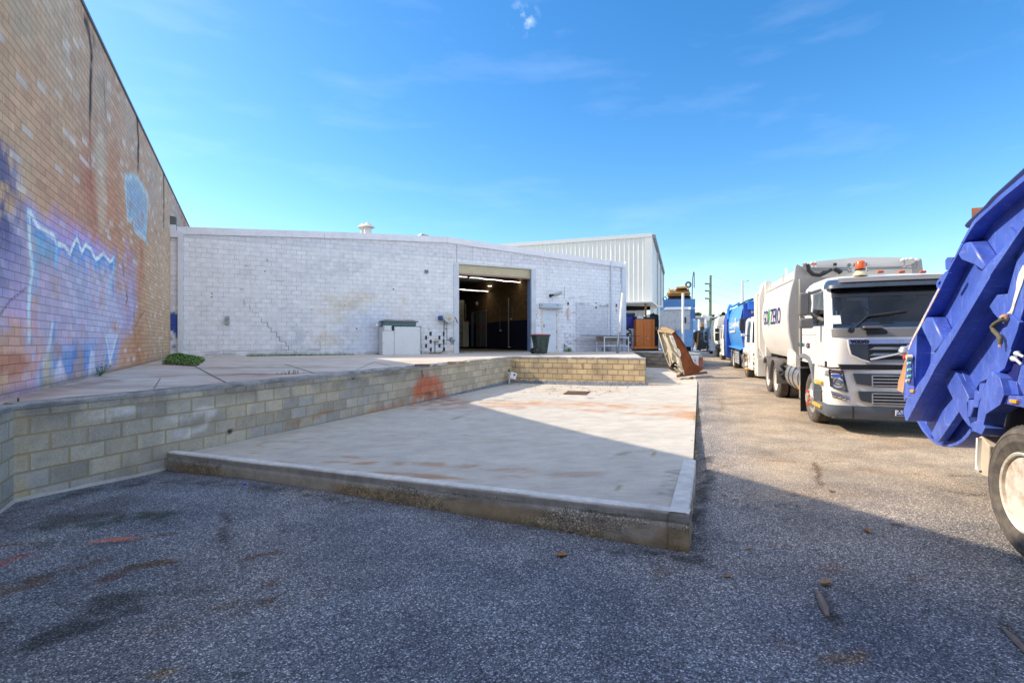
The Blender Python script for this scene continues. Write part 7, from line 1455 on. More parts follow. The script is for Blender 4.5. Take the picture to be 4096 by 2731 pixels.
 mb=MB(M);a=F_(312,150);b=F_(0,92);mb.box(a.x,W-a.x,-.098,-.084,a.z,b.z);bar=mb.build('badge_bar',paint('badge_silver',(.36,.40,.55),.3,.5,var=.05),gr)
 mb=MB(M)
 mb.tube([Vector((p.x,-.088,p.z))for p in([F_(294,92),F_(306,190),F_(336,295),F_(470,360),F_(590,396)])],.014,6);mb.build('grille_surround',cabw,gr)
 a,b=F_(335,138),F_(598,138);h=F_(0,105).z-a.z;mb=MB();vs,fs=text_mesh('VOLVO',h/.72,M@FRM(a.x,-.0985,a.z),.002,.010,1.0);xs=[(M.inverted()@v).x for v in vs];k=(b.x-a.x)/(max(xs)-min(xs));mb.add(*text_mesh('VOLVO',h/.72,M@FRM(a.x,-.0985,a.z),.002,.010,k));mb.build('badge_lettering',paint('ink_black',(0,0,0)),bar)
 mb=MB(M);a,b=F_(600,358,-.125),F_(1085,258,-.125);mb.tube([a,b],.022,8);c=F_(1085,240,-.12);mb.lathe([(.075,0),(.10,-.02),(.10,-.035),(.075,-.04)],(W/2,-.09,c.z),(0,1,0),24,closed=True);mb.tube([(W/2+.05,-.125,b.z+.02),(W-a.x,-.125,b.z+.14)],.022,8);mb.build('emblem',chrome,gr)
 for y0,y1,y2,x0,x1 in((545,560,712,378,420),(782,792,938,442,480)):
  pts=[F_(x0,y0),F_(x1-15,(y0+y2)/2+20),F_(x1,y2-28),F_(612,y2)];mb=MB(M);mb.prism(mir([Vector((p.x,-.078,p.z))for p in pts]),(0,.05,0));lg=mb.build('lower_grille',dkgr,R);bx=F_(617,0).x;z0,z1=F_(0,y2).z,F_(0,y1).z
  mb=MB(M);mb.box(bx,W-bx,-.084,-.07,z0,z1);mb.build('grille_mesh',gapb,lg);mb=MB(M)
  for i in range(4):z=z1-(z1-z0)*(i+.15)/3.6;mb.box(bx,W-bx,-.092,-.083,z-.008,z+.008)
  mb.box(bx-.004,bx+.012,-.092,-.083,z0,z1);mb.build('grille_bar',paint('bar_pale',(.42,.42,.42),.4,.3),lg)
  # head and fog lamps, wrapped on the corner
 def on_low(x,z,out): # point on the corner panel by distance across
  yf,xi=low.par(z);r=low.r
  if x>=r:t=(x-r)/(W-2*r);return Vector((x,yf-low.b*(1-(2*t-1)**2)-out,z))
  c=max(min((x-xi-r)/r,0),-1);a=math.acos(c);return Vector((xi+r+(r+out)*c,yf+r-(r+out)*math.sin(a),z))
 def lamp(pts,nm,par,mat,o0=.004,o1=.022):mb=MB(M);mb.hull2([on_low(p.x,p.z,o1)for p in pts],[on_low(p.x,p.z,o0-.02)for p in pts]);return mb.build(nm,mat,par)
 hl=[F_(82,485,.05),F_(240,503,.0),F_(315,800,-.03),F_(200,765,.0),F_(95,722,.05)]
 for side in(0,1):
  mm=(lambda p:p)if side==0 else(lambda p:Vector((W-p.x,p.y,p.z)))
  def lamp2(pts,nm,par,mat,o1):mb=MB(M);A=[mm(on_low(p.x,p.z,o1))for p in pts];B=[mm(on_low(p.x,p.z,-.02))for p in pts];mb.hull2(A,B);return mb.build(nm,mat,par)
  h_=lamp2(hl,'headlight',R,paint('lamp_body',(.30,.31,.33),.25,.7,var=.2,scale=9),.012)
  lamp2([F_(100,505,.05),F_(238,520,0),F_(246,550,0),F_(100,545,.05)],'indicator_lens',h_,paint('indicator_clear',(.62,.30,.24),.15,.2),.026)
  c=F_(185,665,.02);p=on_low(c.x,c.z,.03);mb=MB(M);q=mm(p);mb.lathe([(.085,-.02),(.085,.012),(.06,.0),(.055,.03)],q+Vector((0,.01,0)),(-.5 if side==0 else.5,-.86,0),20);mb.lathe([(.052,-.01),(.04,.026),(.01,.034)],q+Vector((0,.0,0)),(-.5 if side==0 else.5,-.86,0),20);mb.build('projector',chrome,h_)
  c=F_(165,575,.02);p=mm(on_low(c.x,c.z,.02));mb=MB(M);mb.box(p.x-.09,p.x+.09,p.y-.02,p.y+.03,p.z-.045,p.z+.045);mb.build('reflector',chrome,h_,bevel=.015)
  lamp2([F_(82,485,.05),F_(240,503,.0),F_(315,800,-.03),F_(200,765,.0),F_(95,722,.05)],'lens',h_,lensc,.04)
  f_=lamp2([F_(95,778,.05),F_(180,800,0),F_(335,858,-.03),F_(350,922,-.03),F_(220,892,0),F_(115,868,.05)],'fog_lamp',R,paint('fog_body',(.36,.36,.36),.2,.7,var=.3,scale=14),.014)
  mb=MB(M)
  for x,y in((150,838),(200,850),(258,876),(310,893)):c=F_(x,y,0);p=mm(on_low(c.x,c.z,.018));mb.lathe([(.034,-.01),(.03,.012),(.01,.016)],p,(0,-1,0),14)
  mb.build_each('fog_bulb',chrome,f_)
 mb=MB(M);a,b=F_(935,1108,-.09),F_(0,1005,-.09);mb.box(a.x,a.x+.372,-.105,-.092,a.z,b.z);pl=mb.build('number_plate',paint('plate_white',(.70,.69,.64),.45),R);mb=MB(M);mb.box(a.x+.012,a.x+.36,-.107,-.1045,a.z+.005,a.z+.028);mb.build('plate_band',paint('plate_blue',(.03,.06,.40),.5),pl);mb=MB();mb.add(*text_mesh('XK',.125,M@FRM(a.x+.02,-.106,a.z+.036),.001,.001,.85));mb.build('plate_lettering',paint('ink_black',(0,0,0)),pl)
 # side: door seam, handle, arch trim, steps, mirrors
 mb=MB(M);a,b=S_(555,76,-.003),S_(690,73,-.003);mb.box(-.004,.004,.95,2.14,a.z-.005,a.z+.005);mb.box(-.004,.004,.945,.955,1.20,1.92);mb.build('door_seam',paint('seam_grey',(.25,.24,.22),.6),R)
 a,b=S_(690,282,-.01),S_(735,205,-.01);mb=MB(M);mb.box(-.012,.01,b.y,a.y,a.z,b.z);mb.build('door_handle',paint('handle_dark',(.05,.05,.055),.4),R,bevel=.006);mb=MB(M);mb.box(-.03,-.012,b.y+.02,a.y-.02,a.z+.03,a.z+.08);mb.build('handle_grip',mirg,R)
 go_zero(M,R,-.006,S_(562,0).y,S_(668,0).y,S_(560,250).z,S_(560,195).z,'door_lettering')
 arch=[(1.02,.60),(1.05,.80),(1.12,1.02),(1.24,1.20),(1.45,1.32),(1.75,1.37),(2.10,1.37),(2.30,1.31)];mb=MB(M)
 n_=len(arch);A=[(-.03,y,z)for y,z in arch]+[(-.03,y+(.10 if i<4 else.04),z-(.03 if i<3 else.09))for i,(y,z)in reversed(list(enumerate(arch)))];mb.prism(A,(.45,0,0));mb.build('wheel_arch',paint('arch_grey',(.17,.18,.20),.5),R)
 fl=[S_(545,360),S_(640,362),S_(715,385),S_(775,520)]
 mb=MB(M);mb.prism([(-.012,1.02,1.30),(-.012,.98,1.10),(-.012,1.02,.60),(-.012,.78,.56),(-.012,.78,1.30)],(.3,0,0));mb.prism([(-.006,1.02,1.34),(-.006,2.14,1.34),(-.006,2.14,1.50),(-.006,1.02,1.50)],(.06,0,0));mb.build('corner_panel',cabw,R)
 mb=MB(M);a=S_(820,800,-.02);mb.prism([S_(815,830,-.02),S_(915,880,-.02),S_(920,1110,-.02),S_(800,1110,-.02)],(.3,0,0));st=mb.build('step_well',dkgr,R);mb=MB(M);mb.prism([S_(805,935,-.03),S_(918,945,-.03),S_(918,955,-.03),S_(805,945,-.03)],(.1,0,0));mb.build('step_edge',bump_g,st)
 for pts in((815,790,925,815),(790,1125,912,1160)):a,b=S_(pts[0],pts[3],-.045),S_(pts[2],pts[1],-.045);mb=MB(M);mb.box(-.06,.05,b.y,a.y,a.z,a.z+.06);mb.build('step',paint('step_yellow',(.62,.36,.06),.6,var=.2),R,bevel=.008)
 mb=MB(M);c=S_(980,655,-.02);mb.box(-.05,.02,c.y-.10,c.y+.10,c.z-.04,c.z+.04);mb.build('side_marker',cabw,R,bevel=.01);mb=MB(M);c=S_(990,530,-.004);mb.box(-.006,.02,c.y-.05,c.y+.06,c.z-.05,c.z+.05);mb.build('fuel_notch',gapb,R)
 # mirrors (two heads on a bracket arm), wide over the near side
 mw=-.26
 def mirror(x0,y0,x1,y1):a,b=TS(M,ZS(x0,y1),mw),TS(M,ZS(x1,y0),mw);return a,b
 def head(nm,p0,p1,yc,mb_par,flip=1):mb=MB(M);mb.box(p0[0],p1[0],yc-.05,yc+.07,p0[1],p1[1]);return mb.build(nm,mirg,mb_par,bevel=.035,seg=3)
 fy=.55
 q=lambda x,y,yl=fy:TF(M,ZS(x,y),yl)
 for side in(0,1):
  mx_=(lambda v:v)if side==0 else(lambda v:W-v)
  a,b=q(757,1275),q(950,785);x0,x1=sorted((mx_(a.x),mx_(b.x)));m1=head('mirror',(x0,a.z),(x1,b.z),fy,R)
  c,d=q(762,1535),q(1062,1315);x2,x3=sorted((mx_(c.x),mx_(d.x)));head('lower_head',(x2,c.z),(x3,d.z),fy,m1)
  mb=MB(M);mb.box(x0+.02,x1-.02,fy+.071,fy+.08,a.z+.03,b.z-.03);mb.build('mirror_glass',chrome,m1)
  mb=MB(M);e,f,g,h=q(1010,800),q(1260,715),q(1000,1215),q(1270,1370);P_=lambda v,yy:Vector((mx_(v.x),yy,v.z));mb.tube([P_(b,fy),P_(e,fy),P_(f,.72)],.03,6);mb.tube([P_(q(960,800),fy),P_(q(985,1000),fy),P_(q(960,1260),fy)],.035,8);mb.tube([P_(g,fy),P_(q(1150,1310),fy),P_(h,.45)],.035,8);mb.tube([P_(q(860,1280),fy),P_(q(860,1330),fy)],.02,6);mb.build('mirror_arm',mirg,m1)
  # ---- chassis, tank, guards
 mb=MB(M);mb.box(.75,1.0,.6,8.0,.60,.88);mb.box(1.3,1.55,.6,8.0,.60,.88);mb.box(.3,2.0,.9,1.9,.45,1.18);mb.box(.6,1.7,2.0,3.4,.45,.9);mb.box(.2,2.1,1.32,1.48,.42,.60);mb.box(.2,2.1,5.4,5.7,.40,.62);mb.box(.2,2.1,6.8,7.1,.40,.62);mb.build('chassis',chass,R)
 for x in(0.0,):wheel(M,.0,1.42,.505,.515,.30,R,True);wheel(M,.02,5.62,.505,.515,.26,R,nut=rimm);wheel(M,.02,6.98,.505,.515,.26,R,nut=rimm)
 Mm=M@Matrix.Translation((W,0,0))@Matrix.Rotation(math.pi,4,'Z')
 for y,fr in((1.42,True),(5.62,False),(6.98,False)):wheel(Mm,0,-y,.505,.515,.30 if fr else.26,R,fr)
 mb=MB(M);mb.cyl((.42,2.62,.74),(.42,4.45,.74),.37,n=32);tk=mb.build('fuel_tank',alu,R,bevel=.03);mb=MB(M)
 for y in(2.85,3.45,3.95):mb.lathe([(.376,0),(.384,.0),(.384,.06),(.376,.06)],(.42,y,.74),(0,1,0),32,closed=True)
 mb.build_each('tank_strap',paint('strap_grey',(.12,.12,.12),.5,.4),tk)
 mb=MB(M);mb.box(.02,.42,2.45,2.60,.36,1.02);mb.box(.0,.42,2.3,3.3,1.03,1.07);mb.build('tank_bracket',alu,R);mb=MB(M);mb.box(.008,.02,2.46,2.56,.55,.64);mb.build('reflector',amber,R)
 mb=MB(M);mb.box(.0,.40,2.34,2.37,.09,1.2);mb.build('mud_flap',gapb,R)
 mb=MB(M);a,b=S_(490,530,-.05),S_(390,395,-.05);mb.prism([(-.05,2.62,1.04),(-.05,3.55,1.04),(-.05,3.55,1.30),(-.05,3.30,1.50),(-.05,2.62,1.50)],(.5,0,0));bx=mb.build('tool_box',cabw,R,bevel=.012);mb=MB(M);mb.box(-.056,-.05,2.70,2.76,1.07,1.11);mb.build('reflector',amber,bx)
 for yc in(5.62,6.98):
  mb=MB(M);A=[(yc+.60*math.cos(t),.505+.60*math.sin(t))for t in np.linspace(-.1,math.pi-.0+.1,20)];B=[(yc+.565*math.cos(t),.505+.565*math.sin(t))for t in np.linspace(math.pi+.1,-.1,20)];mb.prism([(-.05,y,z)for y,z in A+B],(.62,0,0));mb.build('mudguard',paint('guard_grey',(.15,.14,.135),.6,var=.12,scale=7,dirt=(.3,.24,.18),amt=.5),R)
 mb=MB(M);mb.box(-.03,.5,4.75,5.02,.70,.80);mb.tube([(.1,4.72,1.0),(.0,4.62,.95),(.1,4.75,.85)],.05,6);mb.tube([(.1,4.72,.75),(.0,4.66,.70),(.1,4.75,.6)],.05,6);mb.build_each('air_fitting',chass,R)
 # ---- body
 sec=[(.10,1.20),(-.06,1.45),(-.13,1.80),(-.15,2.15),(-.14,2.45),(-.08,2.80),(-.02,3.02)];top=[(.02,3.05),(.06,3.26),(.30,3.34),(.75,3.40),(1.14,3.42)]
 full=lambda s:s+[(W-x,z)for x,z in s[::-1]]
 body_shell(M,R,'body',[2.72,4.5,6.9],full(sec+top),bodyw,bodyg)
 mb=MB(M);s2=[(x-.035,z)for x,z in sec]+[(-.03,3.30),(.0,3.34)];s3=[(x+.13,z)for x,z in sec[::-1]];
 A=[(x,2.60,z)for x,z in s2]+[(x+.16,2.60,z)for x,z in([(-.0,3.22)]+[(x,z)for x,z in sec[::-1]])];mb.prism(A,(0,.16,0));mb.prism([(W-x,y,z)for x,y,z in A],(0,.16,0));mb.build_each('body_rib',bodyg,R)
 mb=MB(M);mb.prism([(.0,2.62,3.02),(W,2.62,3.02),(W-.03,2.62,3.26),(W-.35,2.62,3.38),(W/2,2.62,3.43),(.35,2.62,3.38),(.03,2.62,3.26)],(0,.1,0));hd=mb.build('body_header',bodyw,R);mb=MB(M)
 for x in(TF(M,ZT(85,170),2.6).x,TF(M,ZT(405,165),2.6).x,TF(M,ZT(210,170),2.6).x):mb.lathe([(.035,0),(.05,-.008),(.05,0.0)],(x,2.617,3.26),(0,1,0),16)
 mb.build_each('port',paint('port_grey',(.45,.43,.40),.5),hd)
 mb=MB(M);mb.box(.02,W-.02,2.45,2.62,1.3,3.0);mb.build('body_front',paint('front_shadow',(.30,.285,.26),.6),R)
 mb=MB(M);mb.box(-.045,.08,2.74,6.85,3.03,3.055);
 for y in(2.75,4.4,6.4):mb.box(-.005,.10,y,y+.05,3.06,3.30)
 mb.box(-.04,.10,6.86,7.15,1.1,3.38);mb.build_each('body_trim',bodyw,R);mb=MB(M);[mb.tube([(.02,y,3.26),(.02,y+.02,3.42)],.02,5)for y in(3.9,4.02)];mb.build_each('lug',whitep,R)
 # tailgate
 ts=[(-.02,1.02),(-.17,1.35),(-.18,2.9),(-.05,3.36)];body_shell(M,R,'tailgate',[7.16,7.5,7.9],full(ts),bodyw);mb=MB(M);mb.tube([(-.20,7.56,.55),(-.20,7.56,3.05)],.05,8);mb.tube([(-.22,7.72,.5),(-.22,7.72,2.9)],.04,8);mb.box(-.2,.2,7.4,7.9,.45,1.0);mb.build_each('lift_ram',bodyw,R)
 go_zero(M,R,-.158,6.50,3.62,2.05,2.47)
 # hydraulic lines above the cab
 hh=lambda x,y,yl=2.5:TF(M,ZS(x,y),yl);ht=lambda x,y,yl=2.5:TF(M,ZT(x,y),yl)
 mb=MB(M);mb.tube([hh(900,215),hh(905,270),hh(960,285),hh(1240,275),hh(1500,270),hh(1829,268),ht(105,250),ht(120,345)],.022,6);mb.tube([hh(855,180),hh(860,290),hh(900,320),hh(1300,318),hh(1500,305),hh(1790,315),hh(1800,370)],.018,6);mb.tube([ht(420,330),ht(425,245),ht(700,238),ht(1100,230),ht(1160,190),ht(1165,100)],.016,6);mb.tube([ht(450,320),ht(460,275),ht(900,262),ht(1400,250),ht(1418,200),ht(1415,110)],.016,6);mb.tube([ht(1190,240),ht(1220,210),ht(1340,195),ht(1365,170)],.012,6);mb.build_each('hydraulic_pipe',paint('pipe_grey',(.30,.30,.30),.4,.5),R)
 mb=MB(M);mb.tube([hh(930,200),hh(960,330),hh(1050,410),hh(1200,430),hh(1280,390),hh(1450,300)],.035,8);mb.tube([hh(950,190),hh(985,330),hh(1070,395),hh(1190,410),hh(1300,350)],.03,8);mb.tube([hh(1500,290),hh(1600,340),hh(1640,380)],.05,6);mb.box(hh(1480,0).x,hh(1540,0).x,2.45,2.52,hh(0,300).z,hh(0,245).z);mb.build_each('hydraulic_hose',blackp,R)
 mb=MB(M)
 for x in(1030,1100):mb.tube([hh(x,260),hh(x,130)],.028,8)
 for x,y in((1140,90),(1200,85),(1390,95),(1295,75)):c=ht(x,y);mb.tube([c-Vector((.05,0,.02)),c,c+Vector((.06,0,-.01))],[.02,.04,.02],6)
 mb.build_each('pipe_fitting',whitep,R);mb=MB(M)
 for x in(905,1030,1100):c=hh(x,190);mb.box(c.x-.022,c.x+.022,2.47,2.53,c.z-.018,c.z+.018)
 mb.build_each('hose_clamp',nutr,R)
build_front_truck()
# ------------------------------------------------------------------ second truck: white cab, bright blue body
ZI=zz(2920,1180,4.354);ZJ=zz(2760,1180,4.9);ZL=zz(2820,1200,8.711)
def build_second_truck():
 M=tframe((2.6+.334*19.3,19.3,.17));W=2.3;F_=lambda x,y,yl=-.03:TF(M,ZI(x,y),yl);S_=lambda f,x,y,w=0:TS(M,f(x,y),w)
 R=thing('garbage_truck','white cabbed truck with bright blue ribbed garbage body parked behind the big white truck','truck',M)
 cab=Cab(M,W,[(.40,.06,.02),(.9,.0,0),(1.45,.02,0),(1.50,.03,0),(2.30,.22,.05),(2.42,.30,.10),(2.50,.50,.22),(2.54,.9,.4)],.20,.05,2.0)
 zs=[1.0,1.25,1.45,1.50,1.58,1.9,2.24,2.30,2.36,2.42,2.47,2.50,2.54]
 cab.shell('cab',zs,cabw,R,holes=((1.55,3.45,1.50,2.30),(.45,.97,1.50,2.30),(4.03,4.5,1.5,2.3)));Cab(M,W,[(.40,.06,.02),(1.0,.0,0)],.20,.05,1.05).shell('front_panel',[.45,.7,1.0],cabw,R)
 cab.patch('windscreen',1.52,3.48,1.48,2.32,pane_d,R,.006);cab.patch('side_window',.43,.985,1.48,2.32,pane_d,R,.004,nq=6)
 mb=MB(M);mb.box(.1,W-.1,1.9,1.95,1.0,2.4);mb.box(.1,W-.1,.25,.6,1.2,1.5);mb.build('cab_lining',paint('cab_interior',(0,0,0)),R);seat(M,R,.62,1.2,1.75,paint('seat_grey',(.30,.32,.34),.8));steering(M,R,.6,.6,1.66,.22)
 for i,(a,b,c,d,m,nm)in enumerate(((375,1045,455,1020,dkgr,'vent'),(375,1220,447,1165,paint('lamp_body',(0,0,0)),'headlight'),(380,1290,510,1255,paint('fog_body',(0,0,0)),'fog_lamp'))):
  p,q=F_(a,b),F_(c,d)
  for s in(0,1):x0,x1=(p.x,q.x)if s==0 else(W-q.x,W-p.x);MB(M).box(x0+.05,x1+.05,-.065,.06,p.z,q.z).build(nm,m,R,bevel=.008)
 mb=MB(M);z0=F_(0,1105).z;mb.box(.1,W-.1,-.06,.02,z0-.02,z0+.015);mb.box(.1,W-.1,-.058,.02,F_(0,1310).z-.02,F_(0,1310).z+.015);mb.build_each('panel_gap',gapb,R)
 mb=MB();a,b=F_(360,915,-.035),F_(465,890,-.035);mb.add(*text_mesh('PL0092',.155,M@FRM(.20,-.058,a.z),.002,.0,1.05));mb.build('lettering',paint('ink_black',(0,0,0)),R)
 mb=MB(M);p,q=F_(478,905,-.05),F_(498,815,-.05);mb.box(p.x+.06,q.x+.06,-.09,-.05,p.z,q.z);mb.tube([(p.x+.08,-.08,q.z+.0),(p.x+.25,-.1,q.z+.2),(p.x+.9,-.02,q.z+.28)],.018,5);mb.build('wiper',blackp,R)
 mb=MB(M);mb.tube([(-.02,.30,1.25),(-.02,.30,.95),(-.03,.35,.75)],.03,6);mb.build('grab_rail',whitep,R)
 # near-side mirror
 a,b=F_(168,622,.35),F_(258,405,.35);x1=min(b.x,-.10);mb=MB(M);mb.box(a.x,x1,.30,.42,a.z,b.z);mr=mb.build('mirror',paint('mirror_black',(.03,.03,.032),.5),R,bevel=.03);mb=MB(M);mb.tube([(x1,.36,b.z),(-.0,.36,b.z+.06),(.06,.4,b.z)],.02,6);p=F_(215,695,.35);mb.tube([(a.x+.05,.36,a.z),(p.x,.36,p.z),(.05,.36,p.z-.05)],.02,6);mb.build('mirror_arm',blackp,mr)
 mb=MB(M);p=F_(215,695,.3);mb.box(p.x-.05,p.x+.10,.25,.35,p.z-.05,p.z+.05);mb.build('lower_mirror',whitep,mr,bevel=.02)
 mb=MB(M);mb.box(-.03,.02,.45,.65,1.0,1.08);mb.build('side_indicator',paint('lamp_red',(.55,.04,.02),.3),R);mb=MB(M);mb.box(-.08,.06,.65,1.1,.84,.89);mb.box(-.10,.06,.60,1.1,.42,.47);mb.build_each('step',amber,R)
 mb=MB(M);mb.prism([(-.03,1.05,1.1),(-.03,1.25,1.22),(-.03,2.2,1.24),(-.03,2.3,1.1),(-.03,2.35,.95),(-.03,2.2,1.05),(-.03,1.3,1.05)],(.4,0,0));mb.build('wheel_arch',cabw,R)
 for y in(1.62,):wheel(M,0,y,.5,.5,.3,R,True,32,nut=rimm)
 for y in(7.2,8.55):wheel(M,.02,y,.5,.5,.26,R,False,32)
 Mm=M@Matrix.Translation((W,0,0))@Matrix.Rotation(math.pi,4,'Z')
 for y,f in((1.62,True),(7.2,False),(8.55,False)):wheel(Mm,0,-y,.5,.5,.26,R,f,24,inner=False)
 mb=MB(M);mb.box(.7,1.6,.5,9.5,.55,.95);mb.box(.2,2.1,1.5,1.75,.42,.58);mb.box(.2,2.1,7.1,7.3,.42,.58);mb.box(.3,2.0,.6,2.4,.45,1.0);mb.build('chassis',chass,R)
 mb=MB(M);mb.cyl((.3,3.0,.78),(.3,3.5,.78),.26,n=20);mb.tube([(.1,2.7,.75),(.05,3.0,.5),(.1,3.4,.4)],.06,8);mb.cyl((.25,3.55,.5),(.25,4.0,.5),.14,n=16);mb.build('air_tank',alu,R)
 mb=MB(M)
 mb.box(.0,.03,4.3,6.2,.42,1.02);g=mb.build('checkerplate_guard',paint('checker_dim',(.42,.42,.42),.35,.7),R);mb=MB(M)
 for i in range(14):
  for j in range(5):y,z=4.38+i*.13,.48+j*.11;s=.04*(1 if(i+j)%2 else-1);mb.add([(-.001,y-.04,z-s),(-.001,y+s*.3,z-.012),(-.001,y+.04,z+s),(-.001,y-s*.3,z+.012),(-.014,y,z)],[(0,1,4),(1,2,4),(2,3,4),(3,0,4)])
 mb.build('tread',paint('tread_bright',(0,0,0)),g,smooth=0)
 bb=paint('body_blue',(.045,.27,.66),.35,var=.08,dirt=(.12,.35,.62),amt=.3,coat=.2);bd=paint('body_shaded_blue',(.015,.055,.36),.4,var=.1)  # the deeper blue puts the shade of the tail into its colour
 full=lambda s:s+[(W-x,z)for x,z in s[::-1]]
 sec=[(.20,1.08),(-.10,1.12),(-.10,1.16),(.04,1.20),(-.04,1.6),(-.10,2.0),(-.10,2.4),(-.02,2.85),(.10,3.12),(.7,3.2)]
 body_shell(M,R,'body',[2.55,5.0,8.6],full(sec),bb,bd);mb=MB(M);mb.box(.0,W,2.2,2.52,1.05,3.08);mb.build('front_bulkhead',bd,R)
 p0,p1=TF(M,ZI(308,255),2.15),TF(M,ZI(502,120),2.15);mb=MB(M);mb.box(p0.x,p1.x,2.0,2.7,p0.z,p1.z);bx=mb.build('hopper_box',paint('hopper_blue',(.02,.14,.55),.4,var=.1),R,bevel=.01);mb=MB(M);mb.box(p0.x-.02,p1.x+.02,1.98,2.72,p1.z+.003,p1.z+.05);mb.build('hopper_rim',bb,bx)
 mb=MB(M);a,b=TF(M,ZI(372,325),2.1),TF(M,ZI(468,258),2.1)
 for k in range(5):x=a.x+(b.x-a.x)*k/4;mb.tube([(x,2.1,a.z),(x,2.1,b.z)],.016,5)
 mb.box(a.x,b.x,2.09,2.11,(a.z+b.z)/2-.015,(a.z+b.z)/2+.015);mb.build('guard_bars',galv,bx)
 mb=MB(M);mb.box(p1.x+.02,W,2.3,2.55,2.7,3.12);mb.build('lifter_mast',bd,R)
 # white lettering and swoosh on the side
 wl=paint('letter_white',(.80,.82,.84),.5);ya,yb=TS(M,ZJ(775,600),-.11).y,TS(M,ZJ(968,580),-.11).y;zt=TS(M,ZJ(870,530),-.11).z;zb=TS(M,ZJ(870,640),-.11).z;ya=min(ya,8.3);yb=max(yb,2.8);h=zt-zb
 vs,fs=text_mesh('CLEANAWAY',h/.72,M@SD(-.112,ya,zb),.002,.004);ys=[(M.inverted()@v).y for v in vs];k=(ya-yb)/(max(ys)-min(ys));mb=MB();mb.add(*text_mesh('CLEANAWAY',h/.72,M@SD(-.112,ya,zb),.002,.004,k));mb.build('lettering',wl,R)
 q=lambda x,y:TS(M,ZJ(x,y),-.114);mb=MB(M);mb.tube([q(880,500),q(890,465),q(900,470),q(896,560),q(888,650),q(880,715)],.03,5);mb.tube([q(778,722),q(830,716),q(880,712)],.03,5);mb.tube([q(780,740),q(878,728)],.012,4);mb.build('swoosh',wl,R)
 # tailgate overhanging at the back, rails, lamp
 ts=[(-.14,.55),(-.16,1.0),(-.16,2.5),(-.05,2.95),(.10,3.15),(.7,3.2)];body_shell(M,R,'tailgate',[8.64,9.6,11.0],full(ts),bd,bd);mb=MB(M);mb.box(-.20,-.165,8.9,9.1,.55,1.9);mb.build('tail_rail',bb,R);mb=MB(M);mb.tube([(-.08,8.62,2.6),(-.10,8.62,3.1),(-.0,8.64,3.36),(.1,8.64,3.30)],.07,8);mb.tube([(.04,8.5,3.24),(.12,5.4,3.26)],.06,8);mb.build('lift_arm',bb,R)
 mb=MB(M);mb.tube([(.3,7.4,3.24),(.35,4.2,3.30),(.4,2.7,3.28)],.05,6);mb.build('top_hose',blackp,R)
build_second_truck()
# ------------------------------------------------------------------ further trucks up the lane
def far_truck(O,label,cabm,bodm,y_body,ztop,mir,roof_bulge=None,mirc=None,body_w=-.05,stripes=False,zlow=1.2):
 M=tframe(O);W=2.3;R=thing('parked_truck',label,'truck',M,'trucks parked up the lane');cab=Cab(M,W,[(.40,.06,.02),(1.45,.02,0),(1.6,.04,0),(2.35,.22,.05),(2.48,.34,.12),(2.6,.7,.3)],.2,.05,2.0)
 cab.shell('cab',[.5,1.0,1.45,1.6,2.0,2.35,2.48,2.6],cabm,R,holes=((1.55,3.45,1.6,2.35),(.45,.97,1.6,2.35)));cab.patch('windscreen',1.5,3.5,1.58,2.37,pane_d,R,.006);cab.patch('side_window',.43,.985,1.58,2.37,pane_d,R,.004,nq=5);mb=MB(M);mb.box(.1,W-.1,1.85,1.95,.9,2.5);mb.build('cab_lining',paint('cab_interior',(0,0,0)),R)
 full=lambda s:s+[(W-x,z)for x,z in s[::-1]];sec=[(.1,zlow-.04),(body_w,zlow),(body_w-.06,1.7),(body_w-.05,2.4),(body_w+.05,ztop-.15),(.2,ztop)];body_shell(M,R,'body',[2.3,5,y_body],full(sec),bodm)
 wheel(M,0,1.5,.5,.5,.3,R,True,20,nut=rimm);wheel(M,.02,6.2,.5,.5,.26,R,False,20);wheel(M,.02,7.5,.5,.5,.26,R,False,20);mb=MB(M);mb.box(.3,2.0,.5,y_body-.3,.45,1.0);mb.build('chassis',chass,R)
 mb=MB(M);mb.box(-.42,-.16,.25,.35,1.45,1.95);mb.box(-.42,-.16,.25,.35,2.0,2.25);m1=mb.build('mirror',paint('mirror_black',(0,0,0)),R,bevel=.02);mb=MB(M);mb.tube([(-.29,.3,2.25),(-.27,.3,2.36),(.05,.3,2.36)],.02,5);mb.tube([(-.29,.3,1.45),(-.1,.3,1.2),(.03,.3,1.2)],.02,5);mb.build('mirror_arm',blackp,m1)
 if stripes:
  mb=MB(M)
  for k in range(14):mb.box(-.10,-.07,8.0,8.18,.25+k*.07,.29+k*.07)
  mb.box(-.09,-.03,7.9,8.3,.2,1.2);mb.build('mud_guard',whitep,R)
 return M,R
M3,R3=far_truck((2.6+.334*33.0,33.0,.30),'cream bodied truck with stacked black mirrors, third in the lane behind the blue bodied truck',cabw,paint('tail_cream',(.76,.72,.60),.5,var=.04),10.5,3.15,1,body_w=-.12,stripes=True)
M4,R4=far_truck((2.6+.334*46.5-.1,46.5,.34),'slate blue bodied truck, fourth in the lane behind the cream bodied one',paint('cab_pale',(.55,.60,.68),.4),paint('slate_blue',(.12,.22,.38),.5,var=.08),9.5,2.75,1,body_w=-.12)
M5,R5=far_truck((2.6+.334*58-.9,58,.36),'dark truck with orange lifting gear, farthest one showing up the lane',paint('cab_dark',(.04,.045,.05),.5),paint('dark_body',(.03,.03,.035),.6),9,2.6,1,body_w=-.2)
mb=MB(M5);mb.tube([(-.5,-.6,2.5),(-.6,-.7,1.9),(-.3,-.7,1.2),(-.5,-.7,.6)],[.10,.14,.12,.08],6);mb.tube([(.1,-.5,2.3),(.0,-.6,.9)],.08,6);mb.build('lifting_arm',paint('arm_orange',(.50,.22,.03),.5),R5)
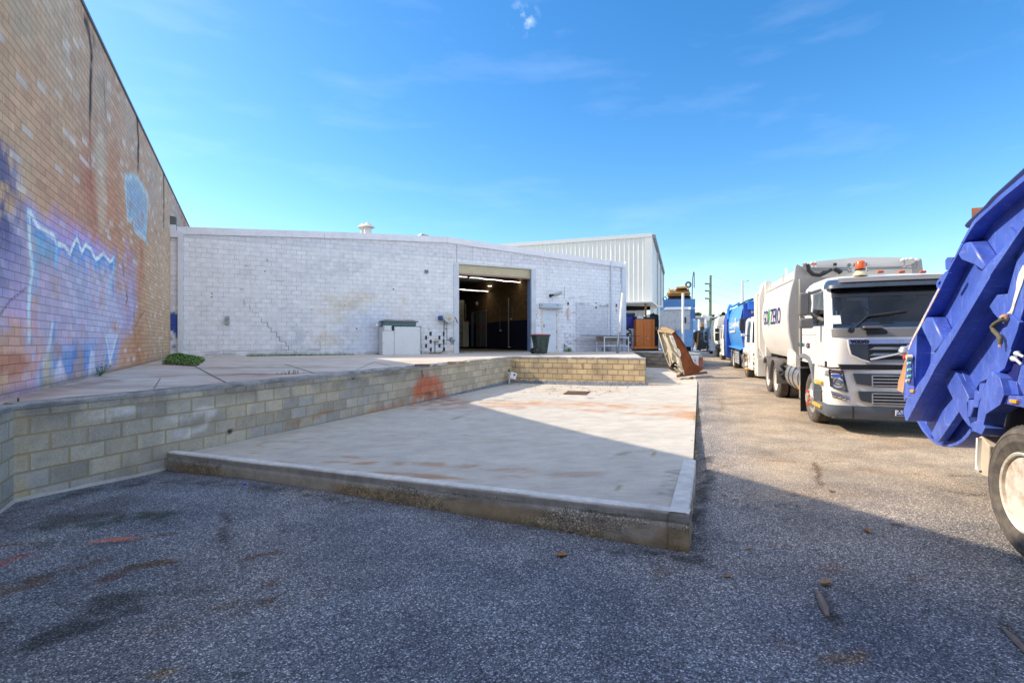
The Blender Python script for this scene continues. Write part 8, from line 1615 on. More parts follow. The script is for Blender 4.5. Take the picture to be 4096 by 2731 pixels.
# ------------------------------------------------------------------ near blue rear-loader (its tail)
def build_blue_truck():
 P0=Vector((2.6+.334*4,4,-.02));M=tframe(P0);z3=zz(3560,680,1.9123);z4=zz(3560,1300,1.7426);z5=zz(3780,680,3.734);z6=zz(3560,1080,3.7325);z7=zz(3780,1300,3.136);z8=zz(3560,1450,3.92);z9=zz(3900,800,2.612)
 R=thing('rear_loader','scratched royal blue garbage truck tail with sloping tailgate at the right edge','truck',M)
 t=NT('loader_blue');p=t.pos();n=t.noise(p,2.2,6,.7);c=t.mix(t.rng(n,.3,.7,0,1),(.042,.085,.42),(.085,.155,.56));sc_=t.noise(t.mapp(p,(9,9,2.0)),1.6,6,.75);c=t.mix(t.rng(sc_,.54,.74,0,.55),c,(.24,.33,.74));ch=t.noise(p,9,7,.75);c=t.mix(t.rng(ch,.64,.67,0,.9),c,(.30,.10,.07));c=t.mix(t.rng(t.noise(p,22,5,.8),.67,.70,0,.8),c,(.60,.62,.72));gm=t.noise(t.mapp(p,(3,3,1.2)),2.2,7,.8);c=t.mix(t.rng(gm,.5,.75,0,.6),c,(.035,.05,.16));c=t.mix(t.rng(t.noise(t.mapp(p,(2,2,30)),1.5,4,.7),.62,.7,0,.35),c,(.42,.46,.7));bl=t.bsdf(c,t.rng(n,.3,.7,.3,.48),0,t.bump(t.noise(p,5,4),.12,.01),.5)
 S_=lambda f,pts,w:[TS(M,f(x,y),w)for x,y in pts]
 def plate(nm,pts,w0,w1,m=bl,par=R,bev=.003):
  """pts traced on the plane w0 (outer face); solid back to w1"""
  mb=MB(M);mb.prism([Vector((w0,q.y,q.z))for q in pts],(w1-w0,0,0));return mb.build(nm,m,par,bevel=bev)
 N=lambda f,*pts:[f(x,y)for x,y in pts]
 T=lambda lst,w:[TS(M,q,w)for q in lst]
 wo=-.06;wp=.07;wb=.24
 low_edge=N(z8,(275,905),(440,590),(620,262))+N(z6,(660,1490),(1000,940),(1493,110))+N(z5,(680,1568),(1060,1010),(1180,840),(1330,640))
 up_edge=N(z5,(1330,-40),(1180,70),(980,240),(790,400),(640,560),(520,660),(420,760),(350,880),(280,1020),(190,1190),(120,1330),(60,1440))+N(z6,(830,20),(760,150),(725,240),(640,400),(560,560),(480,730),(400,880),(330,1010),(270,1130),(262,1180))+N(z8,(255,60),(235,250),(215,480),(215,590),(252,640),(205,765),(245,910))
 outline=T(low_edge,wo)+T(up_edge,wo);pan=plate('tailgate',outline,wp,wp+.10,bl,R,0)
 # raised outer rim (left/top) and lower right flange
 rim_in=N(z5,(1330,40),(1180,165),(900,390),(620,640),(450,800),(380,900),(285,1070));rim_out=N(z5,(285,1070),(230,1100),(270,1030),(350,880),(420,760),(520,660),(640,560),(790,400),(980,240),(1180,70),(1330,-40))
 plate('rim',T(rim_in,wo)+T(rim_out[1:],wo),wo,wp,bl,pan)
 plate('rim',T(N(z5,(285,1070),(190,1255),(120,1340),(230,1110))+[],wo),wo,wp,bl,pan);plate('rim',T(N(z5,(190,1258),(100,1420),(30,1560))+N(z6,(745,300),(540,690),(528,700),(470,740),(560,560),(640,400),(725,240),(790,150))+N(z5,(60,1440),(120,1330)),wo),wo,wp,bl,pan)
 plate('rim',T(N(z6,(530,700),(460,840),(400,965),(395,1180),(375,1568))+N(z8,(375,420),(345,470),(265,560),(215,590),(215,480),(235,250),(255,60))+N(z6,(262,1180),(270,1130),(330,1010),(400,880),(480,730)),wo),wo,wp,bl,pan)
 fl_in=N(z5,(1330,470),(1060,950),(1050,960),(560,1500))+N(z6,(1250,330),(1010,760),(770,1090),(640,1300),(520,1568))+N(z8,(440,330),(390,420),(265,560),(205,765),(245,910));plate('flange',T(low_edge,wo)+T(fl_in,wo),wo,wp,bl,pan)
 for pts in(N(z5,(285,1085),(370,1075),(600,1430),(560,1510),(430,1420),(240,1345),(190,1258),(270,1100)),N(z6,(530,700),(620,712),(785,1055),(740,1140),(650,1240),(495,920),(460,840))):
  q=T(pts,wo);mb=MB(M);A=[Vector((wo,v.y,v.z))for v in q];mb.prism(A,(wp-wo,0,0));mb.build('rib',bl,pan,bevel=.012,seg=1)
 plate('weld_bar',T(N(z5,(965,845),(1060,950),(1050,958),(955,852)),wp-.02),wp-.02,wp,bl,pan,0)
 # control strip with buttons, lip rust, amber marker
 plate('control_strip',T(N(z8,(270,-60),(365,-60),(370,360),(265,325)),wo-.012),wo-.012,wo,paint('strip_blue',(.03,.05,.28),.5),pan,0)
 for(x,y,cc,nm)in((322,15,(.30,.70,.62),'button'),(325,115,(.25,.65,.50),'button'),(322,215,(.25,.65,.50),'button'),(300,285,(.70,.68,.45),'button')):c=TS(M,z8(x,y),wo-.02);mb=MB(M);mb.cyl(c,c+Vector((-.03,0,0)),.02,.016,12);mb.build(nm,paint('button_%s'%{15:'teal',115:'green',215:'green',285:'cream'}[y],cc,.3),pan)
 c=TS(M,z6(283,1300),wo-.02);mb=MB(M);mb.cyl(c,c+Vector((-.05,0,0)),.03,.024,10);mb.build('stop_button',paint('button_red',(.65,.05,.06),.3),pan);c=TS(M,z6(325,1300),wo-.02);mb=MB(M);mb.cyl(c,c+Vector((-.05,0,0)),.03,.024,10);mb.build('button',paint('button_cream',(0,0,0)),pan)
 plate('rust_lip',T(N(z6,(262,1200),(235,1300),(190,1450),(165,1568))+N(z8,(190,120),(130,290),(112,430),(205,480),(235,250),(258,60)),wo+.03),wo+.03,wp,paint('lip_rust',(.50,.25,.11),.8,var=.3,scale=8,dirt=(.45,.45,.55),amt=.6),pan)
 plate('rust_edge',T(N(z6,(725,262),(560,580),(470,745),(330,1020),(262,1190),(280,1190),(350,1030),(480,800),(530,690),(640,480),(735,300)),wo-.003),wo-.003,wo,paint('edge_chips',(.60,.50,.46),.8,var=.4,scale=14,dirt=(.50,.14,.05),amt=.9,dscale=9),pan,0)
 plate('marker_lamp',T(N(z8,(310,420),(362,428),(360,470),(308,460)),wo-.02),wo-.02,wo,amber,pan);
 plate('hook',T(N(z6,(735,130),(700,160),(685,215),(700,275),(725,270),(715,200),(745,160),(770,205),(850,30),(830,20)),wo+.02),wo+.02,wp,bl,pan);plate('guide_bar',T(N(z6,(850,40),(868,45),(785,205),(760,205)),wo-.03),wo-.03,wo,bl,pan,0)
 plate('top_lug',T(N(z5,(120,1310),(30,1305),(0,1350),(5,1490),(40,1500)),wo+.03),wo+.03,wp,bl,pan);mb=MB(M);q=T(N(z6,(215,1210),(250,1170)),wo+.05);mb.lathe([(.04,-.05),(.06,0),(.04,.05)],q[0],(0,-.2,1),10);mb.build('pivot_boss',galv,pan)
 # hopper body: curved-bottomed side, set inboard
 circ=N(z8,(425,925),(500,1060),(590,1170),(680,1250),(760,1295),(850,1318),(950,1318),(1050,1290),(1150,1230),(1230,1150),(1275,1080))
 body=T(circ,wb)+T(N(z8,(1230,940),(1190,620),(1440,280))+N(z4,(735,250),(800,60),(934,-260),(1300,-900),(1300,-1100),(900,-700))+N(z3,(1025,380),(700,850),(300,1520))+N(z8,(300,800)),wb);plate('hopper',body,wb,2.2,bl,R,0)
 rim=T(circ,wb-.06);ctr=sum(rim,Vector())/len(rim)+Vector((0,0,.18));mb=MB(M);inn=[ctr+(q-ctr)*.90 for q in rim];mb.prism(rim+inn[::-1],(.07,0,0));mb.build('hopper_rim',bl,R)
 # second slanting panel and the brace plates
 plate('side_panel',T(N(z8,(545,935),(590,790),(730,580),(1040,130),(1290,-220))+N(z3,(690,1080),(800,960))+N(z9,(190,1180),(300,1300),(340,1480),(200,1800))+N(z8,(1420,300),(1100,770),(1075,775),(900,1000),(770,1230),(650,1080)),wb-.07),wb-.07,wb,bl,R)
 plate('brace',T(N(z8,(850,255),(935,115),(1025,130),(1150,370),(1240,560),(1200,640),(1220,850),(1270,1020),(1220,980),(1130,860),(1080,770),(1000,600),(890,370)),wb-.16),wb-.16,wb-.06,bl,R,.004)
 plate('brace_lug',T(N(z8,(940,120),(1030,132),(1120,122),(1190,290),(1150,380),(1105,425)),wb-.12),wb-.12,wb-.06,bl,R,.003)
 plate('lower_brace',T(N(z8,(765,1235),(700,1235),(650,1100),(820,760),(1075,450),(1110,640),(1082,770)),wb-.13),wb-.13,wb-.06,bl,R,.003)
 # body pillar, boxes, fender
 plate('pillar',T(N(z9,(512,370),(490,460),(440,620),(380,830),(340,980),(230,990),(150,1110),(190,1180),(300,1300))+N(z4,(735,230),(620,400),(670,380),(760,330),(800,300))+N(z9,(400,1500),(460,1290),(512,1120),(560,900),(620,600),(640,300)),.02),.02,wb,bl,R,.003)
 plate('door_panel',T(N(z9,(385,1205),(462,1275),(440,1370),(390,1500),(370,1560),(330,1500),(340,1300)),.0),.0,.03,bl,R,.003)
 plate('white_drip',T(N(z9,(500,680),(455,770),(432,860),(425,940),(405,1020),(385,1110),(362,1160),(330,1185),(385,1190),(400,1150),(425,1060),(460,960),(490,880),(515,800),(520,700)),.012),.012,.02,paint('drip_white',(.70,.70,.64),.6,var=.2,scale=14,dirt=(.35,.14,.08),amt=.8,dscale=8),R,0)
 mb=MB(M);q=T(N(z9,(300,1240),(260,1260),(205,1295),(180,1325),(195,1365),(240,1410),(262,1450),(262,1500)),-.02);q2=[q[0].lerp(q[1],.5)]if False else[a.lerp(b,k/3)for a,b in zip(q[:-1],q[1:])for k in range(3)]+[q[-1]];mb.tube(q2,.017,10);mb.build('dangling_hose',paint('hose_olive',(.10,.09,.05),.7,var=.3,scale=12),R);mb=MB(M);mb.tube([TS(M,z9(262,1500),-.02),TS(M,z9(262,1535),-.02)],.012,8);mb.lathe([(.02,-.03),(.032,-.01),(.03,.02),(.015,.03)],TS(M,z9(310,1235),-.0),(0,.3,1),14);mb.build('hose_end',paint('hose_copper',(.50,.28,.18),.6),R)
 plate('fender_side',T(N(z7,(555,590),(590,582),(685,665),(725,800),(740,880),(690,1000),(515,1115),(480,1250),(500,1290),(460,1375),(340,1320),(320,1230),(400,1195),(415,1060),(440,950),(500,760)),-.02),-.02,.12,bl,R,.003)
 for pts in(N(z7,(430,725),(500,735),(470,900),(420,960),(412,900)),N(z7,(365,820),(415,830),(425,950),(415,1035),(350,1035)),N(z7,(285,935),(352,935),(345,1060),(320,1150),(285,1155))):plate('hinge_plate',T(pts,.06),.06,wb,bl,R,.008)
 plate('fender_front',T(N(z7,(700,680),(895,712),(925,875),(745,875),(725,780)),.03),.03,.4,bl,R,.003)
 plate('recess_box',T(N(z7,(770,460),(945,500),(900,700),(725,665)),.06),.06,.5,paint('recess_navy',(.012,.015,.13),.5),R,0)
 plate('side_box',T(N(z7,(950,505),(1300,420),(1300,900),(985,885),(905,705)),.0),.0,.6,bl,R,.003)
 plate('dark_recess',T(N(z9,(512,1240),(640,1000),(760,1000),(760,1900),(560,1800),(400,1560)),.10),.10,.4,paint('recess_navy',(0,0,0)),R,0)
 mb=MB(M);
 for a,b,c in(((885,350),(930,370),(991,400)),((840,410),(900,440),(960,495))):q=T(N(z7,a,b,c),.0);mb.tube([q[0],q[0].lerp(q[1],.5),q[1],q[2]],[.016,.024,.012,.010],10)
 mb.build_each('hydraulic_coupling',paint('coupling_white',(.62,.66,.74),.35,.3),R)
 plate('fender_skirt',T(N(z7,(792,880),(1300,890),(1300,1110),(765,990)),-.03),-.03,.1,bl,R,.008);plate('marker_lamp',T(N(z7,(803,928),(888,938),(888,985),(800,968)),-.05),-.05,-.03,amber,R);plate('fender_end',T(N(z7,(745,880),(792,880),(765,990),(690,998),(715,890)),.0),.0,.1,paint('recess_navy',(0,0,0)),R,0)
 mb=MB(M);mb.box(.18,2.2,-3.0,.72,.55,1.36);mb.build('underbody',chass,R);mb=MB(M);mb.box(.0,2.3,-7.0,-.6,1.2,3.3);mb.build('body',bl,R)
 # tail underside barrel
 mb=MB(M);A=[Vector((wb+.02,q.y,q.z))for q in T(circ,wb+.02)];B=[Vector((2.2,q.y,q.z))for q in A];mb.hull2(A,B);mb.build('hopper_floor',paint('floor_rust',(.22,.12,.06),.8,var=.3,scale=6),R)
 # top: rust-brown box and rail
 q=T(N(z5,(395,570),(700,555),(700,900),(400,900)),.5);mb=MB(M);mb.prism([Vector((.5,v.y,v.z))for v in q],(.8,0,0));mb.build('rust_box',paint('box_rust',(.20,.065,.03),.85,var=.3,scale=9,bump=.4),R)
 mb=MB(M);q=T(N(z5,(350,830),(420,760),(640,560),(740,440),(1180,50),(1330,-90)),.15);mb.tube(q,.03,6);mb.build('top_rail',paint('rail_navy',(.02,.03,.12),.4),R)
 # wheel: dish-faced dual with pale rim, flap in front of it
 c=TS(M,z4(675,1050),.0);w_=wheel(M,-.02,-.14,.57,.515,.27,R,False,56,rim_m=paint('rim_white',(.64,.60,.52),.45,.05,var=.10,dirt=(.36,.2,.10),amt=.6,dscale=7,lo=.48,hi=.66),dish=.12)
 wheel(M,.05,-1.50,.57,.515,.27,R,False,40)
 mb=MB(M);q=T(N(z4,(608,785),(632,770),(690,840),(690,1065),(640,1050),(610,1030),(594,1000)),.02);mb.prism([Vector((.02,v.y,v.z))for v in q],(.5,0,0));mb.build('mud_flap',paint('flap_tan',(.50,.42,.32),.75,var=.15,dirt=(.25,.2,.15),amt=.5),R,bevel=.01);
 mb=MB(M);q=T(N(z4,(600,785),(612,785),(603,960),(612,1010),(592,1005)),-.01);mb.prism([Vector((-.01,v.y,v.z))for v in q],(.03,0,0));mb.build('flap_edge',whitep,R)
build_blue_truck()
# ================================================================== BACKGROUND: pole, wires, lamp, far shed, trees
def build_background():
 zk=zz(2780,1050,3.135);zL=ZL;zN=zz(2740,1240,7.128)
 Y=95.0;a,b=at_Y(*zk(189,730),Y),at_Y(*zk(195,160),Y);gp=paint('pole_green',(.14,.17,.10),.8,var=.15,scale=1);R=thing('power_pole','tall greenish timber power pole with three side arms against the sky','pole',Vector((a.x,Y,.4)))
 mb=MB();mb.tube([Vector((a.x,Y,.3)),a,b],[.34,.30,.20],12);mb.build('pole',gp,R);arm=paint('arm_dark',(.06,.07,.08),.6);tips=[]
 for y in(268,358,453):
  p=at_Y(*zk(190,y),Y);q=at_Y(*zk(125,y-3),Y);mb=MB();mb.tube([p,q.lerp(p,.1)],.07,6);mb.tube([q,q.lerp(p,.75)],[.14,.10],8);mb.build('arm',arm,R);tips.append(q)
 tips.append(b)
 wm=paint('wire_grey',(.35,.38,.42),.6)
 for t,(l,r)in zip(tips,(((-260,255),(865,405)),((-260,340),(865,488)),((-260,430),(585,545)),((-260,145),(865,330)))):
  for e,lab,yy in((l,0,120.0),(r,1,150.0)):
   p=at_Y(*zk(*e),yy);d=p-t;p=t+d*1.25 if lab else t+d*1.1;pts=[t.lerp(p,k/12)-Vector((0,0,1.2*4*(k/12)*(1-k/12)*.5))for k in range(13)];mb=MB();mb.tube(pts,.022,4);mb.build('wire',wm,R)
 Y=70.0;a,b=at_Y(*zk(597,560),Y),at_Y(*zk(594,222),Y);R=thing('street_lamp','slim pale grey street lamp with one flat arm behind the blue bodied truck','lamp',Vector((a.x,Y,.4)));pg=paint('lamp_grey',(.58,.60,.60),.5,.2);mb=MB();mb.tube([Vector((a.x,Y,.3)),a,b],[.22,.20,.14],10);mb.build('pole',pg,R)
 mb=MB();c=at_Y(*zk(600,238),Y);d=at_Y(*zk(676,235),Y);mb.tube([c,c.lerp(d,.5)],.06,6);mb.build('arm',pg,R);mb=MB();mb.hull2([c.lerp(d,.5)+Vector((0,-.2,-.03)),d+Vector((0,-.15,0)),d+Vector((0,.15,0)),c.lerp(d,.5)+Vector((0,.2,-.03))],[c.lerp(d,.5)+Vector((0,-.2,.12)),d+Vector((0,-.15,.08)),d+Vector((0,.15,.08)),c.lerp(d,.5)+Vector((0,.2,.12))]);mb.build('lamp_head',paint('head_pale',(.45,.47,.48),.4,.3),R)
 # long low grey-blue sheds far behind
 def shed(x0,x1,yt,Y,lab,m,roof,zf=zN):
  a,b=at_Y(*zf(x0,yt),Y),at_Y(*zf(x1,yt),Y);R=thing('distant_shed',lab,'building',Vector(((a.x+b.x)/2,Y,.35)));mb=MB();mb.box(a.x,b.x,Y,Y+15,.3,a.z-.3);mb.build('wall',m,R);mb=MB();mb.hull2([(a.x-.3,Y-.4,a.z-.28),(b.x+.3,Y-.4,a.z-.28),(b.x+.3,Y-.4,a.z),(a.x-.3,Y-.4,a.z)],[(a.x-.3,Y+16,a.z+.4),(b.x+.3,Y+16,a.z+.4),(b.x+.3,Y+16,a.z+.6),(a.x-.3,Y+16,a.z+.6)]);mb.build('roof',roof,R);mb=MB()
  k=int((b.x-a.x)/.8)
  for i in range(k):mb.box(a.x+i*.8,a.x+i*.8+.08,Y-.03,Y+.01,.5,a.z-.45)
  mb.build('cladding_rib',m,R);return R,a,b
 gb=paint('far_bluegrey',(.20,.27,.34),.6,var=.05,scale=.4);rf=paint('far_roof',(.52,.54,.55),.5)
 shed(290,690,172,88,'long low blue grey shed in the far background left of the pole',gb,rf);R,a,b=shed(730,1500,195,110,'distant dark grey shed behind the pole, under the trees',paint('far_dark',(.12,.15,.20),.6),rf)
 mb=MB();q=lambda x,y:at_Y(*zN(x,y),84);mb.tube([q(490,150),q(560,185),q(600,230),q(680,262)],.30,6);mb.tube([q(560,170),q(690,215)],.25,6);mb.build('conveyor_duct',paint('duct_white',(.70,.71,.72),.5),None,'white curved duct climbing across the far blue grey shed','duct')
 a,b=at_Y(*zN(430,480),74),at_Y(*zN(590,350),74);R=thing('stacked_crates','yellow orange crates stacked high far up the lane','crates',Vector((a.x,74,.4)));m=paint('crate_yellow',(.62,.36,.07),.6,var=.1);mb=MB();mb.box(a.x,b.x,74,75.5,.3,a.z);mb.build('support',paint('machine_black',(0,0,0)),R)
 for i in range(2):
  for j in range(2):w_=(b.x-a.x)/2;h=(b.z-a.z)/2;x=a.x+i*w_;z=a.z+j*h;mb=MB();mb.box(x+.05,x+w_-.05,74,75.4,z+.03,z+h-.03);mb.build('crate',m,R);mb=MB();mb.box(x+w_*.25,x+w_*.75,73.97,74,z+h*.3,z+h*.7);mb.build('opening',paint('crate_blue',(.20,.22,.40),.6),R)
 wp=paint('far_white',(.72,.73,.74),.5)
 for x,lab in((398,'slim white post beside the far yellow crates, on their left'),(592,'slim white post beside the far yellow crates, on their right')):p,q_=at_Y(*zN(x,540),72),at_Y(*zN(x,262),72);mb=MB();mb.tube([Vector((p.x,72,.3)),q_],.16,8);mb.build('white_post',wp,None,lab,'post','white posts up the lane')
 # trees
 lf=[paint('leaf_olive',(.10,.13,.03),.7,var=.35,scale=1.5),paint('leaf_dark',(.035,.055,.018),.75,var=.35,scale=1.5),paint('leaf_yellow',(.18,.19,.045),.7,var=.3,scale=1.5)];bark=paint('bark',(.12,.09,.06),.9)
 def tree(f,cx,cy,rx,ry,Y,lab,mi,n=1500,s=.30,dark=.4):
  c=at_Y(*f(cx,cy),Y);e=at_Y(*f(cx+rx,cy-ry),Y);RX,RZ=e.x-c.x,e.z-c.z;R=thing('tree',lab,'tree',Vector((c.x,Y,.35)),'trees beyond the lane');mb=MB();mb.tube([Vector((c.x,Y,.3)),Vector((c.x+.1,Y,c.z*.6)),Vector((c.x,Y,c.z))],[.35,.25,.12],8)
  for k in range(5):d=Vector((rng.normal()*RX*.5,rng.normal()*RX*.3,RZ*(.1+.5*rng.random())));mb.tube([Vector((c.x,Y,c.z*.75)),c+d*.5,c+d],[.14,.09,.03],5)
  mb.build('trunk',bark,R);mb=MB();cl=[(rng.uniform(-.8,.8),rng.uniform(-.6,.6),rng.uniform(-.6,.75))for _ in range(14)]
  for i in range(n):
   k=cl[rng.integers(len(cl))];v=rng.normal(size=3);v/=np.linalg.norm(v)+1e-6;r=.45*rng.random()**.5;p=Vector((c.x+RX*(k[0]*.75+v[0]*r),Y+RX*(k[1]*.75+v[1]*r),c.z+RZ*(k[2]*.7+v[2]*r*.8)));a=Vector(rng.normal(size=3)).normalized()*s*rng.uniform(.6,1.3);b=a.cross(Vector(rng.normal(size=3))).normalized()*s*.5;mb.add([p-a,p+b,p+a,p-b],[(0,1,2,3)],int(rng.random()<dark))
  mb.build('crown',[lf[mi],lf[1]],R,recalc=False,smooth=0)
 tree(zN,365,150,110,75,120,'rounded olive tree above the far shed, right of the blue compactor',0);tree(zN,430,160,60,30,116,'small yellow green tree beside the rounded olive one',2,700)
 tree(zL,430,555,200,60,125,'broad low olive tree right of the power pole',0,2200);tree(zL,640,520,80,110,122,'taller tree rising beside the blue truck body',1,1400,.3,.2);tree(zL,460,650,90,60,104,'bright yellow green bush before the far dark shed',2,1200,.25,.25);tree(zL,320,690,80,50,102,'dry brownish bush at the foot of the power pole',0,900,.25,.5)
 for x,lab in((530,0),):p=at_Y(*zL(425,545),112);mb=MB();mb.lathe([(.5,0),(.5,.5),(.42,.8),(.1,1.0)],(p.x,112,p.z-.4),(0,0,1),16);mb.build('roof_ventilator',wp,None,'small white dome ventilator on the distant dark shed roof','ventilator')
build_background()
# ================================================================== WEEDS, LEAVES, LITTER
def blades(mb,base,n,h,spread,rngs,width=.006,lean=.5,mi=2):
 for i in range(n):
  p=Vector(base)+Vector((rngs.normal()*spread,rngs.normal()*spread,0));a=rngs.random()*6.283;hh=h*rngs.uniform(.5,1.2);d=Vector((math.cos(a),math.sin(a),0));s=Vector((-d.y,d.x,0))*width;m=p+d*hh*lean*.35+Vector((0,0,hh*.6));e=p+d*hh*lean+Vector((0,0,hh));mb.add([p-s,p+s,m+s*.8,m-s*.8,e],[(0,1,2,3),(3,2,4)],int(rngs.integers(mi)))
def build_green():
 g1=paint('grass_green',(.075,.17,.025),.7,var=.35,scale=5);g2=paint('grass_bright',(.13,.26,.04),.7,var=.3,scale=5);soil=paint('soil',(.085,.06,.04),.95,var=.4,scale=7,bump=.6)
 r2=np.random.default_rng(3);zQ=zz(660,1350,3.92)
 # clover patch in the corner
 mb=MB();poly=[on_deck(*zQ(x,y))for x,y in((-60,420),(100,300),(250,285),(420,330),(640,360),(520,440),(455,455),(250,440))]
 xs=[p.x for p in poly];ys=[p.y for p in poly];X,Y=np.meshgrid(np.linspace(min(xs)-.3,max(xs)+.3,60),np.linspace(min(ys)-.2,max(ys)+.4,90),indexing='ij');sdv=sdist([(p.x,p.y)for p in poly],X,Y);Z=.985+.0058*(Y-5.75)+np.clip(sdv*.2,-.05,.10)+.05*(fbm(X*3,Y*3,4)-.5)*(sdv>0);m=MB();m.grid(np.stack([X,Y,Z],-1));m.build('soil_mound',soil,kind='structure',recalc=False,origin=Vector((0,0,0)))
 cnt=0
 while cnt<5200:
  x,y=r2.uniform(min(xs),max(xs)),r2.uniform(min(ys),max(ys));s=float(sdist([(p.x,p.y)for p in poly],np.array([x]),np.array([y]))[0])
  if s<.03 or(x>poly[3].x+.35 and r2.random()<.8):continue
  z=deck_z(y)+min(s*.2,.10);cnt+=1
  if r2.random()<.55:blades(mb,(x,y,z-.02),1,.07+.09*r2.random(),.02,r2,.010,.7)
  else:
   h=.03+.09*r2.random();c=Vector((x,y,z+h));a0=r2.random()*6.28
   for k in range(3):a=a0+k*2.09;d=Vector((math.cos(a),math.sin(a),.25*r2.normal()))*.035;s_=Vector((-d.y,d.x,.01))*.7;mb.add([c,c+d*.6+s_,c+d*1.3,c+d*.6-s_],[(0,1,2,3)],int(r2.integers(2)))
 mb.build('grass',[g1,g2],kind='stuff',recalc=False,smooth=0,label='bright green clover and grass patch in the corner of brick and white walls',cat='grass')
 # weeds along the foot of the white wall
 mb=MB();
 for k in range(900):
  u=r2.uniform(1.8,9.0);
  if vnoise(np.array([u*1.7]),np.array([.5]),5)[0]<.38:continue
  p=WP(u,deck_z(21.5+u*.2)-.01,.05+abs(r2.normal())*.05);blades(mb,p,2,.07,.02,r2,.010,.7)
 for k in range(60):p=WP(WUV(*ZB(920,1370))[0]+r2.normal()*.12,deck_z(28),.08+abs(r2.normal())*.05);blades(mb,p,1,.26,.02,r2,.008,.5)
 mb.build('wall_weeds',[g1,g2],kind='stuff',recalc=False,smooth=0,label='thin line of low green weeds along the foot of the white wall',cat='weeds')
 # weeds in the crevice beside the slab
 mb=MB();zT_=zz(2500,1680,2.6125)
 for k in range(420):
  t=r2.random();x=FR[0]+(BR[0]-FR[0])*t;y=FR[1]+(BR[1]-FR[1])*t
  if y<6.9 or y>12.4 or vnoise(np.array([y*1.3]),np.array([.2]),9)[0]<.45:continue
  c=Vector((x+.02+r2.normal()*.03,y,.10+.03*r2.random()))
  for j in range(3):a=r2.random()*6.28;d=Vector((math.cos(a),math.sin(a),.3*r2.random()))*.028;s_=Vector((-d.y,d.x,0))*.5;mb.add([c,c+d*.6+s_,c+d*1.3,c+d*.6-s_],[(0,1,2,3)],int(r2.random()<.4))
 mb.build('crevice_weeds',[paint('weed_olive',(.09,.09,.03),.8,var=.3),paint('weed_brown',(.12,.075,.035),.85,var=.3)],kind='stuff',recalc=False,smooth=0,label='small dry weeds growing in the gap along the right edge of the slab',cat='weeds')
 # plant at the foot of the graffiti wall
 zg=zz(0,600,1.5675);nB=Vector((.885,.4655,0));p=at_plane(*zg(605,1420),Vector((BW(0),0,0)),nB)+nB*.04;mb=MB();R=thing('weed_plant','lone leafy weed at the foot of the graffiti wall','plant',Vector(p));st=MB();
 for k in range(7):
  a=(k-3)*.28;top=p+Vector((-.4655*a*.5,.885*a*.5,.27-.03*abs(k-3)))+nB*(.05+.05*(k%3));st.tube([p,p.lerp(top,.5)+nB*.03,top],[.008,.006,.003],4)
  for j in range(7):c=p.lerp(top,.3+.1*j);d=Vector((-.4655,.885,0))*(.065 if j%2 else-.065)+Vector((0,0,.02));s_=Vector((0,0,.014))+nB*.01;mb.add([c,c+d*.5+s_,c+d,c+d*.5-s_],[(0,1,2,3)])
 st.build('stem',g1,R);mb.build('foliage',paint('weed_blue_green',(.09,.21,.10),.6,var=.2),R,recalc=False,smooth=0)
 # grass tuft on the deck
 q=on_deck(*zQ(2000,575));mb=MB();blades(mb,(q.x,q.y,deck_z(q.y)),26,.10,.12,r2,.006,.4,1);mb.build('grass_tuft',[paint('tuft_pale',(.22,.22,.10),.8)],None,'pale dry grass tuft in the crack of the deck above the retaining wall','grass tuft',recalc=False,smooth=0)
 # dead leaves and bark on the asphalt
 lb=paint('dead_leaf',(.34,.17,.06),.75,var=.3,scale=20);lt=paint('dry_leaf',(.42,.30,.18),.8,var=.25,scale=20);zB=zz(2500,1700,1.4737)
 def leaf(q,w,h,ang,m,lab,curl=.5,nm='dead_leaf'):
  mb=MB(Matrix.Translation(Vector((q.x,q.y,float(gz(np.array([q.x]),np.array([q.y]))[0])+.004)))@Matrix.Rotation(ang,4,'Z'));n=9;rows=[]
  for i in range(n):t=i/(n-1);ww=math.sin(math.pi*min(.97,max(.04,t)))**.8*h*(1+.18*math.sin(t*17));x=(t-.5)*w*2;z=.3*w*curl*(2*t-1)**2;rows.append([(x,-ww,z+ww*curl*.9),(x,-ww*.5,z+ww*curl*.25),(x,0,z),(x,ww*.5,z+ww*curl*.3),(x,ww,z+ww*curl)])
  mb.add([p for r in rows for p in r],[(i*5+j,i*5+j+5,i*5+j+6,i*5+j+1)for i in range(n-1)for j in range(4)]);mb.build(nm,m,None,lab,'leaf','fallen leaves on the asphalt',recalc=False)
 leaf(on_ground(*zB(1185,945)),.055,.03,.3,lt,'curled tan leaf just above the dark stick on the asphalt',1.2);leaf(on_ground(*zB(1427,630)),.045,.035,1.4,lb,'orange brown leaf lying on the shaded asphalt near the shadow edge',.9);leaf(on_ground(*zB(1215,392)),.04,.02,.5,lt,'small yellowish leaf on the sunlit asphalt',.9);leaf(on_ground(*zB(730,735)),.035,.012,.2,lb,'thin brown leaf on the asphalt beside the slab corner',.8);leaf(on_ground(*zB(600,895)),.05,.012,.1,lb,'narrow dark leaf on the asphalt below the slab corner',.6)
 zC=zz(1900,1400,1.8445);leaf(on_ground(*zC(640,1520)),.05,.03,.2,lb,'pinkish brown leaf on the asphalt at the foot of the slab front',.7)
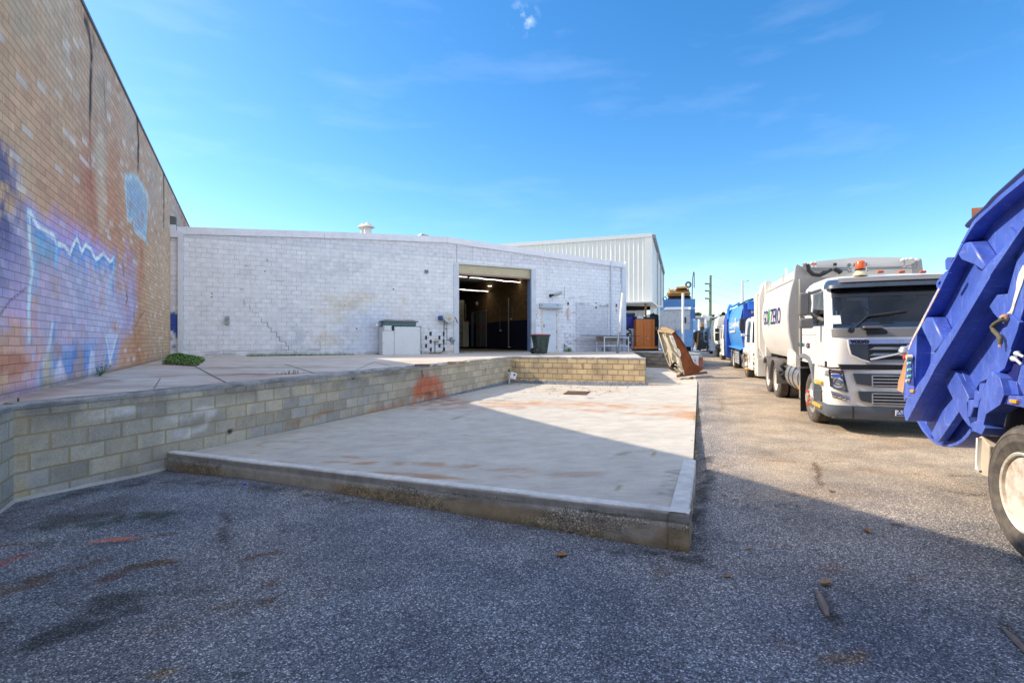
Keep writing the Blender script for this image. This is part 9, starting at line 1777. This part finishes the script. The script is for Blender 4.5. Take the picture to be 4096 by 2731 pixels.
 q0,q1=on_ground(*zB(1130,985)),on_ground(*zB(1195,1140));mb=MB();g=lambda q,d:Vector((q.x,q.y,float(gz(np.array([q.x]),np.array([q.y]))[0])+d));mb.tube([g(q0,.012),g(q0.lerp(q1,.35),.022),g(q0.lerp(q1,.7),.02),g(q1,.012)],[.012,.022,.026,.012],7);mb.build('bark_stick',paint('bark_grey',(.20,.16,.14),.85,var=.3,scale=16,bump=.6),None,'grey brown strip of bark lying on the dark asphalt, bottom right','bark')
 q0,q1=on_ground(*zB(2225,1200)),on_ground(*zB(2370,1350));mb=MB();mb.tube([g(q0,.008),g(q0.lerp(q1,.5),.014),g(q1,.01)],[.008,.02,.014],7);mb.build('bark_stick',paint('bark_grey',(0,0,0)),None,'dark stick on the asphalt cut by the bottom right of the frame','bark')
 q=zz(0,1400,1.96);c=on_ground(*q(1917,1053));mb=MB(Matrix.Translation(g(c,.002))@Matrix.Rotation(.6,4,'Z'));mb.hull2([(-.02,-.012,0),(.02,-.012,0),(.02,.012,0),(-.02,.012,0)],[(-.017,-.01,.02),(.017,-.01,.024),(.018,.01,.02),(-.016,.01,.018)]);mb.build('plastic_scrap',paint('scrap_blue',(.02,.08,.55),.4),None,'tiny bright blue plastic scrap at the foot of the slab front','litter')
 # dark steel peg on the deck edge
 zA2=zz(0,1580,3.1357);p=at_Y(*zA2(228,72),5.95);t_=at_Y(*zA2(228,35),5.95);mb=MB();mb.tube([p-Vector((0,0,.03)),t_],.008,6);mb.build('steel_peg',paint('peg_dark',(.03,.028,.03),.6),None,'short dark steel peg standing in the deck at the near left','peg')
 # dry leaf litter against the end wall and drain
 mb=MB();z7=zz(2020,1400,3.92)
 for k in range(150):
  x,y=r2.uniform(180,2100),560+abs(r2.normal())*55+(0 if r2.random()<.7 else 60)
  if x<640:y-=30
  q=at_z(*z7(x,y),.03);
  if q.y>21-.403*q.x-.15:continue
  c=Vector((q.x,q.y,.03+.02*r2.random()));a=r2.random()*6.28;s_=.02+.03*r2.random();d=Vector((math.cos(a),math.sin(a),.4*r2.random()))*s_;n_=Vector((-d.y,d.x,.3*s_))*.5;mb.add([c-d,c+n_,c+d,c-n_],[(0,1,2,3)],int(r2.integers(2)))
 mb.build('leaf_litter',[lb,paint('leaf_dark_brown',(.12,.06,.03),.85,var=.3)],kind='stuff',recalc=False,smooth=0,label='dry brown leaf litter scattered on the slab before the sunlit end wall',cat='leaves')
build_green()
